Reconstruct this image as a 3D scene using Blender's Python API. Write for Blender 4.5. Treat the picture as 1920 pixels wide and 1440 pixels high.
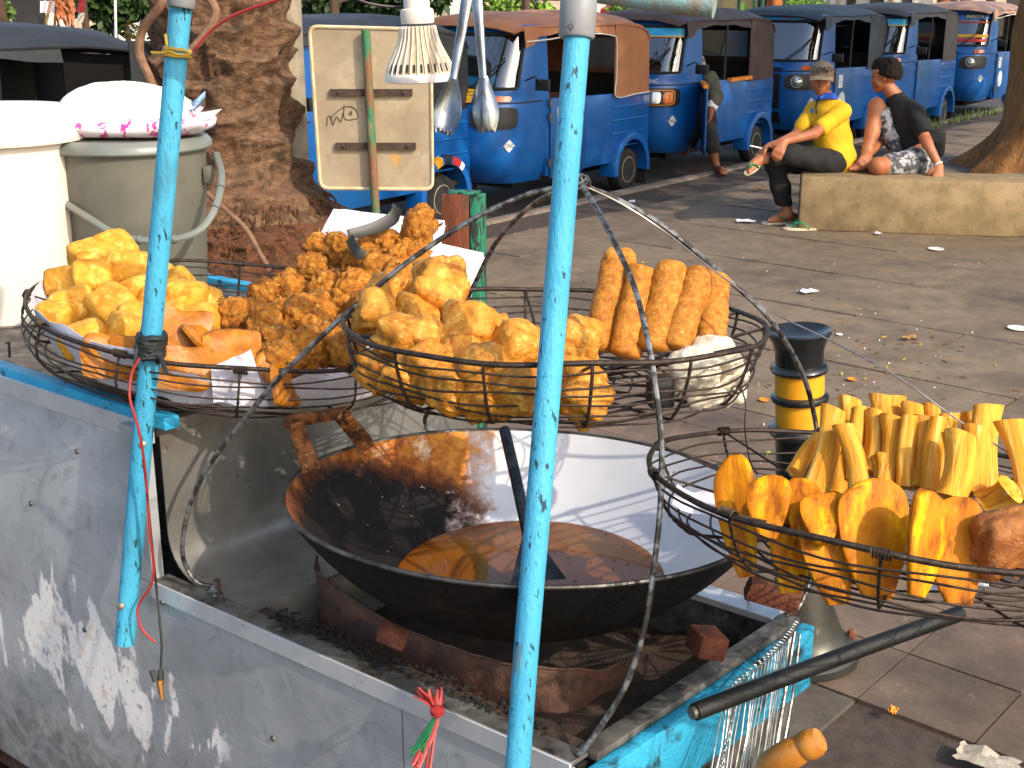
import bpy, bmesh, math, random
import numpy as np
from mathutils import Vector, Matrix, noise
R = random.Random(11)
S = bpy.context.scene
COL = S.collection
for o in list(bpy.data.objects):
    bpy.data.objects.remove(o)
rad = math.radians

# ---------------------------------------------------------------- camera
FPX = 2400.0                      # focal length in pixels of a 1920 px wide frame
PITCH = math.atan(743 / FPX)
CAMH = 1.75
cam = bpy.data.cameras.new('camera')
cam.sensor_width = 36.0
cam.lens = 36.0 * FPX / 1920
cam.clip_start = 0.05
cam.clip_end = 600
camo = bpy.data.objects.new('camera', cam)
COL.objects.link(camo)
camo.location = (0, 0, CAMH)
camo.rotation_euler = (rad(90) - PITCH, 0, 0)
S.camera = camo
# ---------------------------------------------------------------- sky, sun, exposure
SUN_FROM = Vector((0.56, -0.58, 0.59)).normalized()   # towards the sun
w = bpy.data.worlds.new('World')
S.world = w
w.use_nodes = True
wn = w.node_tree
sky = wn.nodes.new('ShaderNodeTexSky')
sky.sky_type = 'NISHITA'
sky.sun_disc = False
sky.sun_elevation = math.asin(SUN_FROM.z)
sky.sun_rotation = math.atan2(SUN_FROM.x, SUN_FROM.y)
sky.air_density = 1.2
sky.dust_density = 3.0
bg = wn.nodes['Background']
bg.inputs['Strength'].default_value = 0.15
wn.links.new(sky.outputs[0], bg.inputs[0])
sun = bpy.data.lights.new('sun', 'SUN')
sun.energy = 2.05
sun.angle = rad(0.6)
sun.color = (1.0, 0.89, 0.74)
suno = bpy.data.objects.new('sun', sun)
COL.objects.link(suno)
suno.rotation_euler = (-SUN_FROM).to_track_quat('-Z', 'Y').to_euler()
suno.location = SUN_FROM * 30
vs = S.view_settings
vs.view_transform = 'Standard'
vs.look = 'None'
vs.exposure = 0.95
vs.gamma = 1.0
vs.use_curve_mapping = False
try:
    S.cycles.use_denoising = True
    S.cycles.max_bounces = 7
    S.cycles.transparent_max_bounces = 10
except Exception:
    pass

# ---------------------------------------------------------------- picture <-> place
_fw = Vector((0, math.cos(PITCH), -math.sin(PITCH)))
_up = Vector((0, math.sin(PITCH), math.cos(PITCH)))
_rt = Vector((1, 0, 0))
CAM = Vector((0, 0, CAMH))
def ray(x, y):
    return _rt * ((x - 960) / FPX) + _up * ((720 - y) / FPX) + _fw
def pd(x, y, d):
    return CAM + ray(x, y) * d
def pz(x, y, z=0.0):
    r = ray(x, y)
    return CAM + r * ((z - CAMH) / r.z)
def prj(p):
    q = Vector(p) - CAM
    d = q.dot(_fw)
    return 960 + FPX * q.dot(_rt) / d, 720 - FPX * q.dot(_up) / d, d

# ---------------------------------------------------------------- mesh helpers
class MB:
    def __init__(s):
        s.v = []; s.f = []
    def add(s, vs, fs):
        o = len(s.v)
        s.v += [Vector(p) for p in vs]
        s.f += [tuple(i + o for i in f) for f in fs]
        return s
    def box(s, c, size, M=None):
        x, y, z = (k / 2 for k in size)
        c = Vector(c)
        p = [Vector((a, b, d)) for d in (-z, z) for b in (-y, y) for a in (-x, x)]
        p = [(M @ q if M else q) + c for q in p]
        return s.add(p, [(0, 2, 3, 1), (4, 5, 7, 6), (0, 1, 5, 4), (2, 6, 7, 3), (0, 4, 6, 2), (1, 3, 7, 5)])
    def hexa(s, p):                       # 8 corners: 4 bottom ccw, 4 top ccw
        return s.add(p, [(3, 2, 1, 0), (4, 5, 6, 7), (0, 1, 5, 4), (1, 2, 6, 5), (2, 3, 7, 6), (3, 0, 4, 7)])
    def loft(s, rings, closed=True, cap=True, loop=False):
        n = len(rings[0]); m = len(rings)
        fs = []
        for j in range(m if loop else m - 1):
            j2 = (j + 1) % m
            for i in range(n if closed else n - 1):
                i2 = (i + 1) % n
                fs.append((j * n + i, j * n + i2, j2 * n + i2, j2 * n + i))
        if cap and not loop:
            fs.append(tuple(reversed(range(n))))
            fs.append(tuple((m - 1) * n + i for i in range(n)))
        return s.add([p for r in rings for p in r], fs)
    def tube(s, pts, r, n=6, closed=False, cap=True, flat=1.0):
        pts = [Vector(p) for p in pts]
        m = len(pts)
        rs = r if isinstance(r, (list, tuple)) else [r] * m
        rings = []
        prev = None
        for i in range(m):
            a = pts[(i - 1) % m] if (closed or i) else pts[0]
            b = pts[(i + 1) % m] if (closed or i < m - 1) else pts[-1]
            t = (b - a)
            t = t.normalized() if t.length > 1e-9 else Vector((0, 0, 1))
            if prev is None:
                u = t.cross(Vector((0, 0, 1)))
                if u.length < 1e-3:
                    u = t.cross(Vector((1, 0, 0)))
            else:
                u = prev - t * prev.dot(t)
            u.normalize()
            prev = u
            q = t.cross(u)
            rings.append([pts[i] + (u * math.cos(k * 2 * math.pi / n) + q * math.sin(k * 2 * math.pi / n) * flat) * rs[i] for k in range(n)])
        return s.loft(rings, True, cap and not closed, closed)
    def lathe(s, prof, n=32, M=None, cap=True):
        rings = []
        for r, z in prof:
            ring = [Vector((r * math.cos(k * 2 * math.pi / n), r * math.sin(k * 2 * math.pi / n), z)) for k in range(n)]
            rings.append([M @ p for p in ring] if M else ring)
        return s.loft(rings, True, cap)
    def prism(s, poly, h, M):             # poly in local xy, extruded 0..h along local z
        n = len(poly)
        p = [M @ Vector((x, y, 0)) for x, y in poly] + [M @ Vector((x, y, h)) for x, y in poly]
        return s.add(p, [tuple(reversed(range(n))), tuple(range(n, 2 * n))] + [(i, (i + 1) % n, n + (i + 1) % n, n + i) for i in range(n)])
    def grid(s, fn, nu, nv):
        vs = [fn(i / nu, j / nv) for j in range(nv + 1) for i in range(nu + 1)]
        fs = [(j * (nu + 1) + i, j * (nu + 1) + i + 1, (j + 1) * (nu + 1) + i + 1, (j + 1) * (nu + 1) + i) for j in range(nv) for i in range(nu)]
        return s.add(vs, fs)
    def mesh(s, name, org=None, sharp=40, bevel=0, bseg=2, thick=0):
        me = bpy.data.meshes.new(name)
        vs = [p - org for p in s.v] if org is not None else s.v
        me.from_pydata([tuple(p) for p in vs], [], s.f)
        if bevel or thick:
            bm = bmesh.new()
            bm.from_mesh(me)
            bmesh.ops.remove_doubles(bm, verts=bm.verts, dist=1e-5)
            if thick:
                bmesh.ops.recalc_face_normals(bm, faces=bm.faces)
                bmesh.ops.solidify(bm, geom=bm.faces[:], thickness=thick)
            if bevel:
                es = [e for e in bm.edges if len(e.link_faces) == 2 and e.calc_face_angle(0) > rad(30)]
                bmesh.ops.bevel(bm, geom=es, offset=bevel, segments=bseg, profile=.5, affect='EDGES', clamp_overlap=True)
            bm.to_mesh(me)
            bm.free()
        me.polygons.foreach_set('use_smooth', [True] * len(me.polygons))
        try:
            me.set_sharp_from_angle(angle=rad(sharp))
        except Exception:
            pass
        me.update()
        return me
    def build(s, name, m, parent=None, sharp=40, bevel=0, bseg=2, thick=0, local=False):
        root = parent
        while root is not None and root.parent is not None:
            root = root.parent
        org = None
        if root is not None and not local:
            org = root.location
        o = bpy.data.objects.new(name, s.mesh(name, org, sharp, bevel, bseg, thick))
        COL.objects.link(o)
        if m:
            o.data.materials.append(m)
        o.parent = parent
        return o

def tag(o, label=None, cat=None, group=None, kind=None):
    if label: o['label'] = label
    if cat: o['category'] = cat
    if group: o['group'] = group
    if kind: o['kind'] = kind
    return o
def thing(name, label, cat, loc=(0, 0, 0), group=None, rz=0):
    o = bpy.data.objects.new(name, None)
    COL.objects.link(o)
    o.location = loc
    o.rotation_euler = (0, 0, rz)
    o.empty_display_size = .1
    return tag(o, label, cat, group)
def lettering(txt, size, M, m, parent, name='lettering', ext=.0008, align='CENTER'):
    c = bpy.data.curves.new(name, 'FONT')
    c.body = txt
    c.size = size
    c.extrude = ext
    c.align_x = align
    c.align_y = 'CENTER'
    c.resolution_u = 2
    c.materials.append(m)
    o = bpy.data.objects.new(name, c)
    COL.objects.link(o)
    o.parent = parent
    o.matrix_local = M
    return o
def frame(o, x, y, z):
    M = Matrix.Identity(4)
    for i, a in enumerate((x, y, z)):
        a = Vector(a)
        for k in range(3):
            M[k][i] = a[k]
    for k in range(3):
        M[k][3] = o[k]
    return M
def axis_frame(a, b, hint=(0, 0, 1)):     # local z runs a->b
    z = (Vector(b) - Vector(a)).normalized()
    x = Vector(hint).cross(z)
    if x.length < 1e-3: x = Vector((1, 0, 0)).cross(z)
    x.normalize()
    return frame(Vector(a), x, z.cross(x), z)
def arc_pts(pts, per=6):                  # smooth curve through points (Catmull-Rom)
    P = [Vector(p) for p in pts]
    P = [P[0] * 2 - P[1]] + P + [P[-1] * 2 - P[-2]]
    out = []
    for i in range(1, len(P) - 2):
        for k in range(per):
            t = k / per
            a, b, c, d = P[i - 1:i + 3]
            out.append(.5 * ((2 * b) + (c - a) * t + (2 * a - 5 * b + 4 * c - d) * t * t + (3 * b - a - 3 * c + d) * t ** 3))
    out.append(P[-2])
    return out

# signed-distance bodies -> one continuous surface (surface nets)
def sd_cones(prims, k):
    def fn(P):
        d = None
        for a, b, ra, rb in prims:
            a = np.array(a); b = np.array(b)
            ba = b - a
            L = max(float(ba @ ba), 1e-12)
            t = np.clip(((P - a) @ ba) / L, 0, 1)
            q = np.linalg.norm(P - a - t[:, None] * ba, axis=1) - (ra + (rb - ra) * t)
            if d is None:
                d = q
            else:
                h = np.clip(.5 + .5 * (d - q) / k, 0, 1)
                d = d * (1 - h) + q * h - k * h * (1 - h)
        return d
    return fn
def nets(fn, lo, hi, h):
    lo = np.array(lo, float); hi = np.array(hi, float)
    n = np.ceil((hi - lo) / h).astype(int) + 1
    ax = [lo[i] + h * np.arange(n[i]) for i in range(3)]
    G = np.stack(np.meshgrid(*ax, indexing='ij'), -1)
    V = fn(G.reshape(-1, 3)).reshape(n)
    c = [(i, j, k) for i in (0, 1) for j in (0, 1) for k in (0, 1)]
    sl = lambda A, q: A[q[0]:n[0] - 1 + q[0], q[1]:n[1] - 1 + q[1], q[2]:n[2] - 1 + q[2]]
    cv = {q: sl(V, q) for q in c}
    inside = sum((cv[q] < 0).astype(int) for q in c)
    act = (inside > 0) & (inside < 8)
    pos = np.zeros(act.shape + (3,)); cnt = np.zeros(act.shape)
    for q in c:
        for axis in range(3):
            if q[axis] == 0:
                q2 = tuple(q[i] + (1 if i == axis else 0) for i in range(3))
                a, b = cv[q], cv[q2]
                m = (a < 0) != (b < 0)
                t = np.where(m, a / np.where(m, a - b, 1), 0)
                for i in range(3):
                    pos[..., i] += np.where(m, q[i] + (t if i == axis else 0), 0)
                cnt += m
    ids = -np.ones(act.shape, int)
    ids[act] = np.arange(act.sum())
    base = np.stack(np.nonzero(act), -1)
    vs = lo + h * (base + pos[act] / cnt[act][:, None])
    fs = []
    ins = V < 0
    for axis in range(3):
        o1, o2 = [(1, 2), (2, 0), (0, 1)][axis]
        A = np.moveaxis(ins, (axis, o1, o2), (0, 1, 2)); I = np.moveaxis(ids, (axis, o1, o2), (0, 1, 2))
        e0 = A[:-1, 1:-1, 1:-1]; e1 = A[1:, 1:-1, 1:-1]
        for flip, m in ((False, e0 & ~e1), (True, ~e0 & e1)):
            i, j, k = np.nonzero(m)
            quad = np.stack([I[i, j, k], I[i, j + 1, k], I[i, j + 1, k + 1], I[i, j, k + 1]], -1)
            if flip: quad = quad[:, ::-1]
            fs.append(quad)
    return vs, np.concatenate(fs)
def sdf_obj(name, prims, k, h, m, parent, cut=None, extra=None):
    """one continuous body from tapered limbs, given in world coordinates"""
    f0 = sd_cones(prims, k)
    def fn(P):
        d = f0(P)
        if extra is not None: d = d + extra(P)
        for n, o in (cut or []):              # keep the side the normal points away from
            n = np.array(n, float); n /= np.linalg.norm(n)
            d = np.maximum(d, (P - np.array(o)) @ n)
        return d
    A = np.array([list(p[0]) for p in prims] + [list(p[1]) for p in prims])
    rr = max(max(p[2], p[3]) for p in prims) + 3 * h
    vs, fs = nets(fn, A.min(0) - rr, A.max(0) + rr, h)
    b = MB()
    b.v = [Vector(p) for p in vs]; b.f = [tuple(int(i) for i in f) for f in fs]
    return b.build(name, m, parent, sharp=75)

# ---------------------------------------------------------------- materials
def lin(c):
    if isinstance(c, str):
        c = c.lstrip('#')
        c = [int(c[i:i + 2], 16) / 255 for i in (0, 2, 4)]
    return tuple((k / 12.92 if k <= .04045 else ((k + .055) / 1.055) ** 2.4) for k in c) + (1.0,)
class NT:
    def __init__(s, name):
        s.m = bpy.data.materials.new(name)
        s.m.use_nodes = True
        s.t = s.m.node_tree
        s.b = s.t.nodes['Principled BSDF']
        s.co = None
    def n(s, typ, **kw):
        o = s.t.nodes.new('ShaderNode' + typ)
        for k, v in kw.items(): setattr(o, k, v)
        return o
    def l(s, a, b): s.t.links.new(a, b)
    def coord(s, scale=(1, 1, 1), shift=True, rot=(0, 0, 0)):
        tc = s.n('TexCoord')
        mp = s.n('Mapping')
        mp.inputs['Scale'].default_value = scale
        mp.inputs['Rotation'].default_value = rot
        if shift:
            oi = s.n('ObjectInfo')
            mu = s.n('Math', operation='MULTIPLY'); mu.inputs[1].default_value = 23.0
            s.l(oi.outputs['Random'], mu.inputs[0])
            va = s.n('VectorMath', operation='ADD')
            s.l(tc.outputs['Object'], va.inputs[0]); s.l(mu.outputs[0], va.inputs[1])
            s.l(va.outputs[0], mp.inputs[0])
        else:
            s.l(tc.outputs['Object'], mp.inputs[0])
        return mp.outputs[0]
    def noise(s, co, scale, detail=6, rough=.6, dist=0):
        o = s.n('TexNoise')
        o.inputs['Scale'].default_value = scale; o.inputs['Detail'].default_value = detail
        o.inputs['Roughness'].default_value = rough; o.inputs['Distortion'].default_value = dist
        s.l(co, o.inputs['Vector'])
        return o.outputs['Fac']
    def step(s, v, a, b):
        o = s.n('MapRange')
        o.inputs[1].default_value = a; o.inputs[2].default_value = b
        s.l(v, o.inputs[0])
        return o.outputs[0]
    def math(s, op, a, b=None):
        o = s.n('Math', operation=op)
        for i, q in enumerate((a, b)):
            if q is None: continue
            if isinstance(q, (int, float)): o.inputs[i].default_value = q
            else: s.l(q, o.inputs[i])
        return o.outputs[0]
    def mix(s, f, a, b):
        o = s.n('Mix', data_type='RGBA')
        if isinstance(f, (int, float)): o.inputs[0].default_value = f
        else: s.l(f, o.inputs[0])
        for i, q in ((6, a), (7, b)):
            if isinstance(q, tuple): o.inputs[i].default_value = q
            else: s.l(q, o.inputs[i])
        return o.outputs[2]
    def sep(s, co):
        o = s.n('SeparateXYZ'); s.l(co, o.inputs[0]); return o.outputs
    def bump(s, h, strength, dist=.01):
        o = s.n('Bump'); o.inputs['Strength'].default_value = strength; o.inputs['Distance'].default_value = dist
        s.l(h, o.inputs['Height']); s.l(o.outputs[0], s.b.inputs['Normal'])
    def set(s, **kw):
        for k, v in kw.items():
            i = s.b.inputs[{'col': 'Base Color', 'rough': 'Roughness', 'metal': 'Metallic', 'alpha': 'Alpha', 'coat': 'Coat Weight', 'trans': 'Transmission Weight',
                            'spec': 'Specular IOR Level', 'sss': 'Subsurface Weight', 'ior': 'IOR', 'sheen': 'Sheen Weight'}[k]]
            if isinstance(v, (int, float, tuple)): i.default_value = v
            else: s.l(v, i)
        return s.m
def mat(name, c1, c2=None, rough=.6, metal=0.0, scale=6, detail=6, lo=.35, hi=.65, bump=0, bscale=60, bdist=.01, rand=0, spots=(), stretch=(1, 1, 1), rvar=.1, **kw):
    t = NT(name)
    co = t.coord(stretch)
    nz = t.noise(co, scale, detail)
    col = lin(c1)
    if c2: col = t.mix(t.step(nz, lo, hi), lin(c1), lin(c2))
    for c, sc, a, b, amt in spots:
        f = t.math('MULTIPLY', t.step(t.noise(co, sc, 5, .65), a, b), amt)
        col = t.mix(f, col, lin(c))
    if rand:
        oi = t.n('ObjectInfo')
        hs = t.n('HueSaturation')
        mr = t.n('MapRange'); mr.inputs[3].default_value = 1 - rand; mr.inputs[4].default_value = 1 + rand
        t.l(oi.outputs['Random'], mr.inputs[0]); t.l(mr.outputs[0], hs.inputs['Value'])
        if isinstance(col, tuple): hs.inputs['Color'].default_value = col
        else: t.l(col, hs.inputs['Color'])
        col = hs.outputs[0]
    rg = t.n('MapRange'); rg.inputs[3].default_value = max(0, rough - rvar); rg.inputs[4].default_value = min(1, rough + rvar)
    t.l(nz, rg.inputs[0])
    if bump:
        t.bump(t.noise(co, bscale, 6, .65), bump, bdist)
    return t.set(col=col, rough=rg.outputs[0], metal=metal, **kw)

M_ = {}
def D(key, *a, **k):
    M_[key] = mat(key, *a, **k)
D('slab', '#7d6a58', '#66564a', rough=.75, scale=2.2, bump=.35, bscale=35, rand=.12, spots=(('#3c3530', 1.3, .55, .72, .7), ('#94795c', 4, .58, .7, .5), ('#2a2623', 30, .62, .7, .5), ('#6d4f49', .9, .5, .65, .45)))
D('dirt', '#4d4036', '#38302a', rough=.9, scale=20, bump=.4, bscale=90)
D('strip_stone', '#575049', '#3b3733', rough=.8, scale=4, bump=.5, bscale=30, spots=(('#26231f', 3, .55, .7, .7), ('#85725b', 12, .62, .72, .4)))
D('kerb', '#85776a', '#6a5d52', rough=.85, scale=5, bump=.5, bscale=50, spots=(('#3b342e', 4, .58, .7, .6),))
D('asphalt', '#4a4442', '#393535', rough=.85, scale=3, bump=.5, bscale=140, spots=(('#5b4440', 1.2, .5, .7, .5),))
D('soil', '#5a4a3a', '#40352a', rough=.95, scale=3, bump=.4, bscale=50)
D('concrete', '#9c8460', '#7e6a4a', rough=.85, scale=7, bump=.35, bscale=90, spots=(('#5f4f3a', 10, .55, .72, .55), ('#b9a078', 18, .6, .75, .4), ('#453a2c', 28, .66, .72, .5)))
D('pole_concrete', '#a39884', '#7d7262', rough=.85, scale=6, bump=.3, bscale=80, spots=(('#b5854a', 3.2, .58, .7, .6), ('#6d8a8c', 2.8, .6, .7, .4)))
D('palm_bark', '#8a684c', '#553f2d', rough=.95, scale=14, bump=1, bscale=40, bdist=.03, stretch=(1, 1, 1.6), spots=(('#2a1c12', 5, .54, .7, .75), ('#a98462', 22, .6, .72, .6), ('#6a3f22', 3, .52, .68, .5)))
D('root_fibre', '#7a4c2e', '#4c2e1a', rough=1, scale=25, bump=1, bscale=80, bdist=.03, spots=(('#a4683c', 40, .58, .7, .6),))
D('tree_bark', '#a0723f', '#744c28', rough=.95, scale=8, bump=1, bscale=22, bdist=.04, stretch=(1, 1, .3), spots=(('#a56a34', 5, .55, .7, .5), ('#2e1c10', 14, .58, .7, .6)))
D('far_bark', '#5c4433', '#3c2b20', rough=.95, scale=5, stretch=(1, 1, .3), bump=.6, bscale=20)
D('orange_bark', '#a5622f', '#7f4622', rough=.95, scale=5, stretch=(1, 1, .3), bump=.6, bscale=20)
D('vine', '#8a6850', '#6a4c39', rough=.9, scale=20, bump=.5, bscale=60)
for k, a, b in (('leaf', '#5d7a2c', '#39551d'), ('leaf_dark', '#3d5722', '#243a16'), ('leaf_light', '#86a53c', '#587a2a'), ('leaf_dry', '#b5652a', '#8a451a'), ('leaf_yellow', '#b79a34', '#8f7522'), ('grass', '#5f7a35', '#43591f')):
    D(k, a, b, rough=.6, scale=7, rand=.15)
D('leaf_brown', '#7a5a3a', '#5c4028', rough=.8, scale=7)
# vehicles
D('blue_paint', '#105ca6', '#0c4f94', rough=.36, scale=2.2, rvar=.16, coat=.25, bump=.12, bscale=5, bdist=.02, spots=(('#0a437c', 2.4, .56, .75, .55), ('#4d7698', 5, .6, .74, .3), ('#6f7f88', 30, .66, .72, .35), ('#3a4248', 60, .7, .73, .5)))
D('blue_door', '#0f5390', '#0d497c', rough=.45, scale=3, coat=.15, bump=.12, bscale=6, bdist=.02, spots=(('#2f6487', 5, .6, .72, .5), ('#70808a', 34, .66, .72, .4)))
D('blue_light', '#4aa5dc', '#3590c8', rough=.4, scale=3)
for k, a, b in (('canvas_black', '#2c2f33', '#202327'), ('canvas_tan', '#a86f48', '#955f3c'), ('canvas_brown', '#4a342c', '#3a2922'), ('canvas_slate', '#39424a', '#2b3238'), ('canvas_grey', '#4b4542', '#3a3533'), ('canvas_pink', '#a98672', '#957160')):
    D(k, a, b, rough=.62, scale=4, bump=.25, bscale=14, bdist=.02)
D('rubber', '#1d1c1b', '#2a2725', rough=.85, scale=12)
D('black_plastic', '#1c1c1d', '#262525', rough=.45, scale=10)
D('interior', '#1b1613', '#241c17', rough=.9, scale=5)
D('seat_brown', '#6e4a35', '#58392a', rough=.7, scale=5)
D('hub', '#b8ab94', '#8b7d68', rough=.55, metal=.3, scale=14, spots=(('#5c4630', 10, .58, .7, .7),))
D('hub_yellow', '#c9b52c', '#a08d20', rough=.5, scale=14)
D('orange_trim', '#e08a1c', '#cf7812', rough=.5, scale=9)
D('amber_lens', '#d8641a', '#b84c10', rough=.15, scale=9, coat=.8)
D('clear_lens', '#c9cdd0', '#9aa0a5', rough=.1, metal=.7, scale=9, coat=1.0)
D('plate_yellow', '#e8b020', '#d79f18', rough=.5, scale=9)
D('white_paint', '#e2ddd2', '#cfc9bc', rough=.5, scale=9)
D('sticker', '#d9dadb', '#b4bdc2', rough=.5, scale=30, lo=.45, hi=.55)
D('sticker_red', '#a8281e', '#8d1f18', rough=.5, scale=9)
D('stripe_red', '#c0281c', '#a82016', rough=.5, scale=9)
D('stripe_yellow', '#e2a21a', '#cf9014', rough=.5, scale=9)
D('ink', '#1b1a1a', rough=.6)
D('text_red', '#d2482f', rough=.5)
D('text_gold', '#e8c030', rough=.5)
D('sky_film', '#3fb4dc', '#2a93c4', rough=.3, scale=9)
def glass(name, tint, amount, rough=.02):
    t = NT(name)
    tr = t.n('BsdfTransparent'); tr.inputs[0].default_value = lin(tint)
    gl = t.n('BsdfGlossy'); gl.inputs['Roughness'].default_value = rough
    lw = t.n('LayerWeight'); lw.inputs[0].default_value = amount
    mx = t.n('MixShader')
    t.l(lw.outputs['Fresnel'], mx.inputs[0]); t.l(tr.outputs[0], mx.inputs[1]); t.l(gl.outputs[0], mx.inputs[2])
    t.l(mx.outputs[0], t.t.nodes['Material Output'].inputs[0])
    M_[name] = t.m
glass('windscreen', '#6a757c', .68)
glass('soft_window', '#a9adae', .5, .12)
glass('clear_bag', '#e6e4e8', .35, .15)
# sign, street furniture
D('sign_back', '#ab9a80', '#94836a', rough=.55, scale=4.5, metal=.25, bump=.1, bscale=18, spots=(('#cf9a4a', 4.8, .64, .7, .7), ('#7d6a54', 7.5, .6, .75, .5), ('#d6c6a8', 3.3, .55, .7, .5)))
D('sign_edge', '#d8c6a4', '#b89c70', rough=.6, scale=8)
D('rust_dark', '#4a372c', '#33241c', rough=.8, scale=20, bump=.4, bscale=90)
D('green_rust', '#2f6e4a', '#7a5236', rough=.7, scale=11, lo=.44, hi=.56, bump=.4, bscale=60, stretch=(1, 1, .35), spots=(('#9a8c70', 14, .56, .66, .6), ('#8a3a20', 9, .6, .68, .6)))
D('wood_red', '#7d3c18', '#4a2412', rough=.55, scale=28, stretch=(1, 1, .25), bump=.3, bscale=200, spots=(('#2e1a10', 24, .56, .68, .75), ('#a85a1e', 40, .6, .7, .5)))
D('green_chip', '#1a7354', '#232b26', rough=.6, scale=60, lo=.5, hi=.54, stretch=(1, 1, .4), bump=.4, bscale=125)
D('bollard_black', '#121315', '#1e2022', rough=.32, scale=18, coat=.4, spots=(('#3a3c3d', 26, .62, .72, .4),))
D('bollard_yellow', '#e5a01e', '#d48f16', rough=.45, scale=9, spots=(('#7a5212', 40, .68, .72, .7),))
D('bollard_steel', '#55554f', '#34332f', rough=.4, metal=.7, scale=6, spots=(('#a39c8e', 6, .6, .72, .6), ('#6b4a2c', 14, .6, .7, .5)))
# people
D('skin', '#b0704a', '#9a5a38', rough=.55, scale=7, spots=(('#b5754e', 11, .6, .75, .4),))
D('skin_dark', '#8a5234', '#74422a', rough=.55, scale=7)
D('hair', '#2a1a14', '#17100c', rough=.55, scale=60, stretch=(1, 1, .2), bump=.8, bscale=120)
D('hair_brown', '#20120d', '#120a07', rough=.7, scale=50, spec=.2)
D('shirt_yellow', '#e2b012', '#d09c0a', rough=.8, scale=8, bump=.35, bscale=16, bdist=.02)
D('collar_blue', '#2a55b8', '#1f479f', rough=.8, scale=12)
D('trouser_black', '#1c1a1b', '#121112', rough=.85, scale=8, bump=.4, bscale=14, bdist=.02)
D('tee_black', '#17171a', '#101012', rough=.85, scale=8, bump=.4, bscale=14, bdist=.02, spots=(('#5a5560', 30, .68, .72, .0),))
D('camo', '#a7a6a8', '#4a4c50', rough=.85, scale=17, lo=.47, hi=.53, bump=.3, bscale=18, spots=(('#26272a', 21, .56, .6, .9), ('#c6c4c0', 26, .6, .63, .7)))
D('camo_cap', '#b3a384', '#3f3a2a', rough=.85, scale=24, lo=.47, hi=.53, spots=(('#231f18', 30, .58, .62, .9),))
D('cap_cloth', '#8b7c68', '#75664f', rough=.9, scale=40, bump=.3, bscale=120)
D('shirt_olive', '#5a5848', '#474636', rough=.85, scale=8, bump=.4, bscale=14, bdist=.02)
D('sandal_green', '#0f8a5c', '#0a7048', rough=.5, scale=9)
D('sandal_sole', '#d3c6a8', '#b9a88a', rough=.7, scale=12)
D('eye', '#151010', rough=.3)
D('lip', '#6e3a2c', rough=.5)
D('cigarette', '#e6e2da', rough=.7)
# cart and cooking
D('rod', '#8d8f8f', '#4a4642', rough=.4, metal=.75, scale=40, lo=.45, hi=.55, spots=(('#2a241f', 75, .55, .65, .8), ('#5a4030', 55, .6, .7, .5)))
D('wire', '#4a3d34', '#2c241f', rough=.5, metal=.6, scale=80, bump=.3, bscale=400, spots=(('#77655a', 120, .62, .72, .5),))
D('wire_bright', '#b5b5b2', '#7d7a74', rough=.35, metal=.9, scale=30)
D('steel_dark', '#6a6864', '#3f3c38', rough=.45, metal=.8, scale=27, bump=.15, bscale=120, spots=(('#1c1815', 15, .52, .7, .7), ('#8a7a66', 42, .64, .72, .5)))
D('soot', '#1a1714', '#0f0d0c', rough=.7, scale=18, bump=.7, bscale=110, bdist=.006, spots=(('#3a332c', 48, .66, .74, .5),))
D('ash', '#4d3c2e', '#33271e', rough=.95, scale=24, bump=.6, bscale=160, spots=(('#15110e', 8, .52, .66, .85), ('#75604a', 60, .66, .74, .5)))
D('rust_sheet', '#6b4c3c', '#46332b', rough=.75, metal=.2, scale=21, bump=.4, bscale=120, spots=(('#8f4a2e', 18, .58, .7, .6), ('#241b17', 24, .56, .7, .7), ('#9a938a', 66, .68, .74, .4)))
D('alu_strip', '#dadcde', '#c4c7ca', rough=.42, metal=.45, scale=12, spots=(('#5a5048', 48, .66, .72, .6), ('#7d3f20', 80, .72, .75, .7)))
D('alu_dirty', '#8c8983', '#55504a', rough=.55, metal=.6, scale=16, spots=(('#1f1a16', 14, .5, .64, .85), ('#c4c4c2', 18, .62, .7, .5)))
D('blue_pole', '#48a9cb', '#3a99bc', rough=.55, scale=11, lo=.4, hi=.6, bump=.4, bscale=180, stretch=(1, 1, .3), spots=(('#5fb8d4', 16, .58, .7, .4), ('#3a6d7c', 14, .56, .68, .6), ('#6b5a44', 26, .62, .68, .55), ('#15292f', 110, .61, .635, .9), ('#14100c', 52, .65, .67, .95)))
D('blue_board', '#2aa0c6', '#2390b6', rough=.6, scale=12.5, bump=.5, bscale=100, spots=(('#0e1c10', 8, .56, .64, .95), ('#1f6a78', 22.5, .58, .7, .6), ('#17201c', 75, .66, .7, .8)))
D('blue_trim', '#2fa0cd', '#268fba', rough=.55, scale=15, spots=(('#2a221c', 22.5, .58, .64, .9), ('#123038', 55, .64, .7, .8)))
D('pvc_grey', '#8f9193', '#7d7f82', rough=.5, scale=7, spots=(('#55585a', 24, .66, .74, .5),))
D('pvc_old', '#7fa5a5', '#8a8474', rough=.65, scale=27, lo=.42, hi=.58, bump=.4, bscale=210, spots=(('#4a3d30', 60, .58, .66, .8), ('#b5aa98', 90, .62, .7, .5)))
D('brick', '#7d452c', '#5c3020', rough=.9, scale=42, bump=.7, bscale=180, spots=(('#3a2218', 27, .6, .7, .7), ('#d08a5a', 90, .66, .72, .5)))
D('wood_handle', '#c98534', '#a9661f', rough=.45, scale=32, stretch=(1, 1, .3), coat=.2, spots=(('#5f3212', 36, .62, .7, .6),))
D('red_cable', '#a8322c', '#8c2622', rough=.4, scale=9)
D('black_cable', '#1a1717', '#241f1f', rough=.45, scale=9)
D('copper', '#b07a44', '#8f5f34', rough=.4, metal=.8, scale=30)
D('raffia_red', '#a8352f', '#842622', rough=.45, scale=30, stretch=(1, 1, .1))
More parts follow.
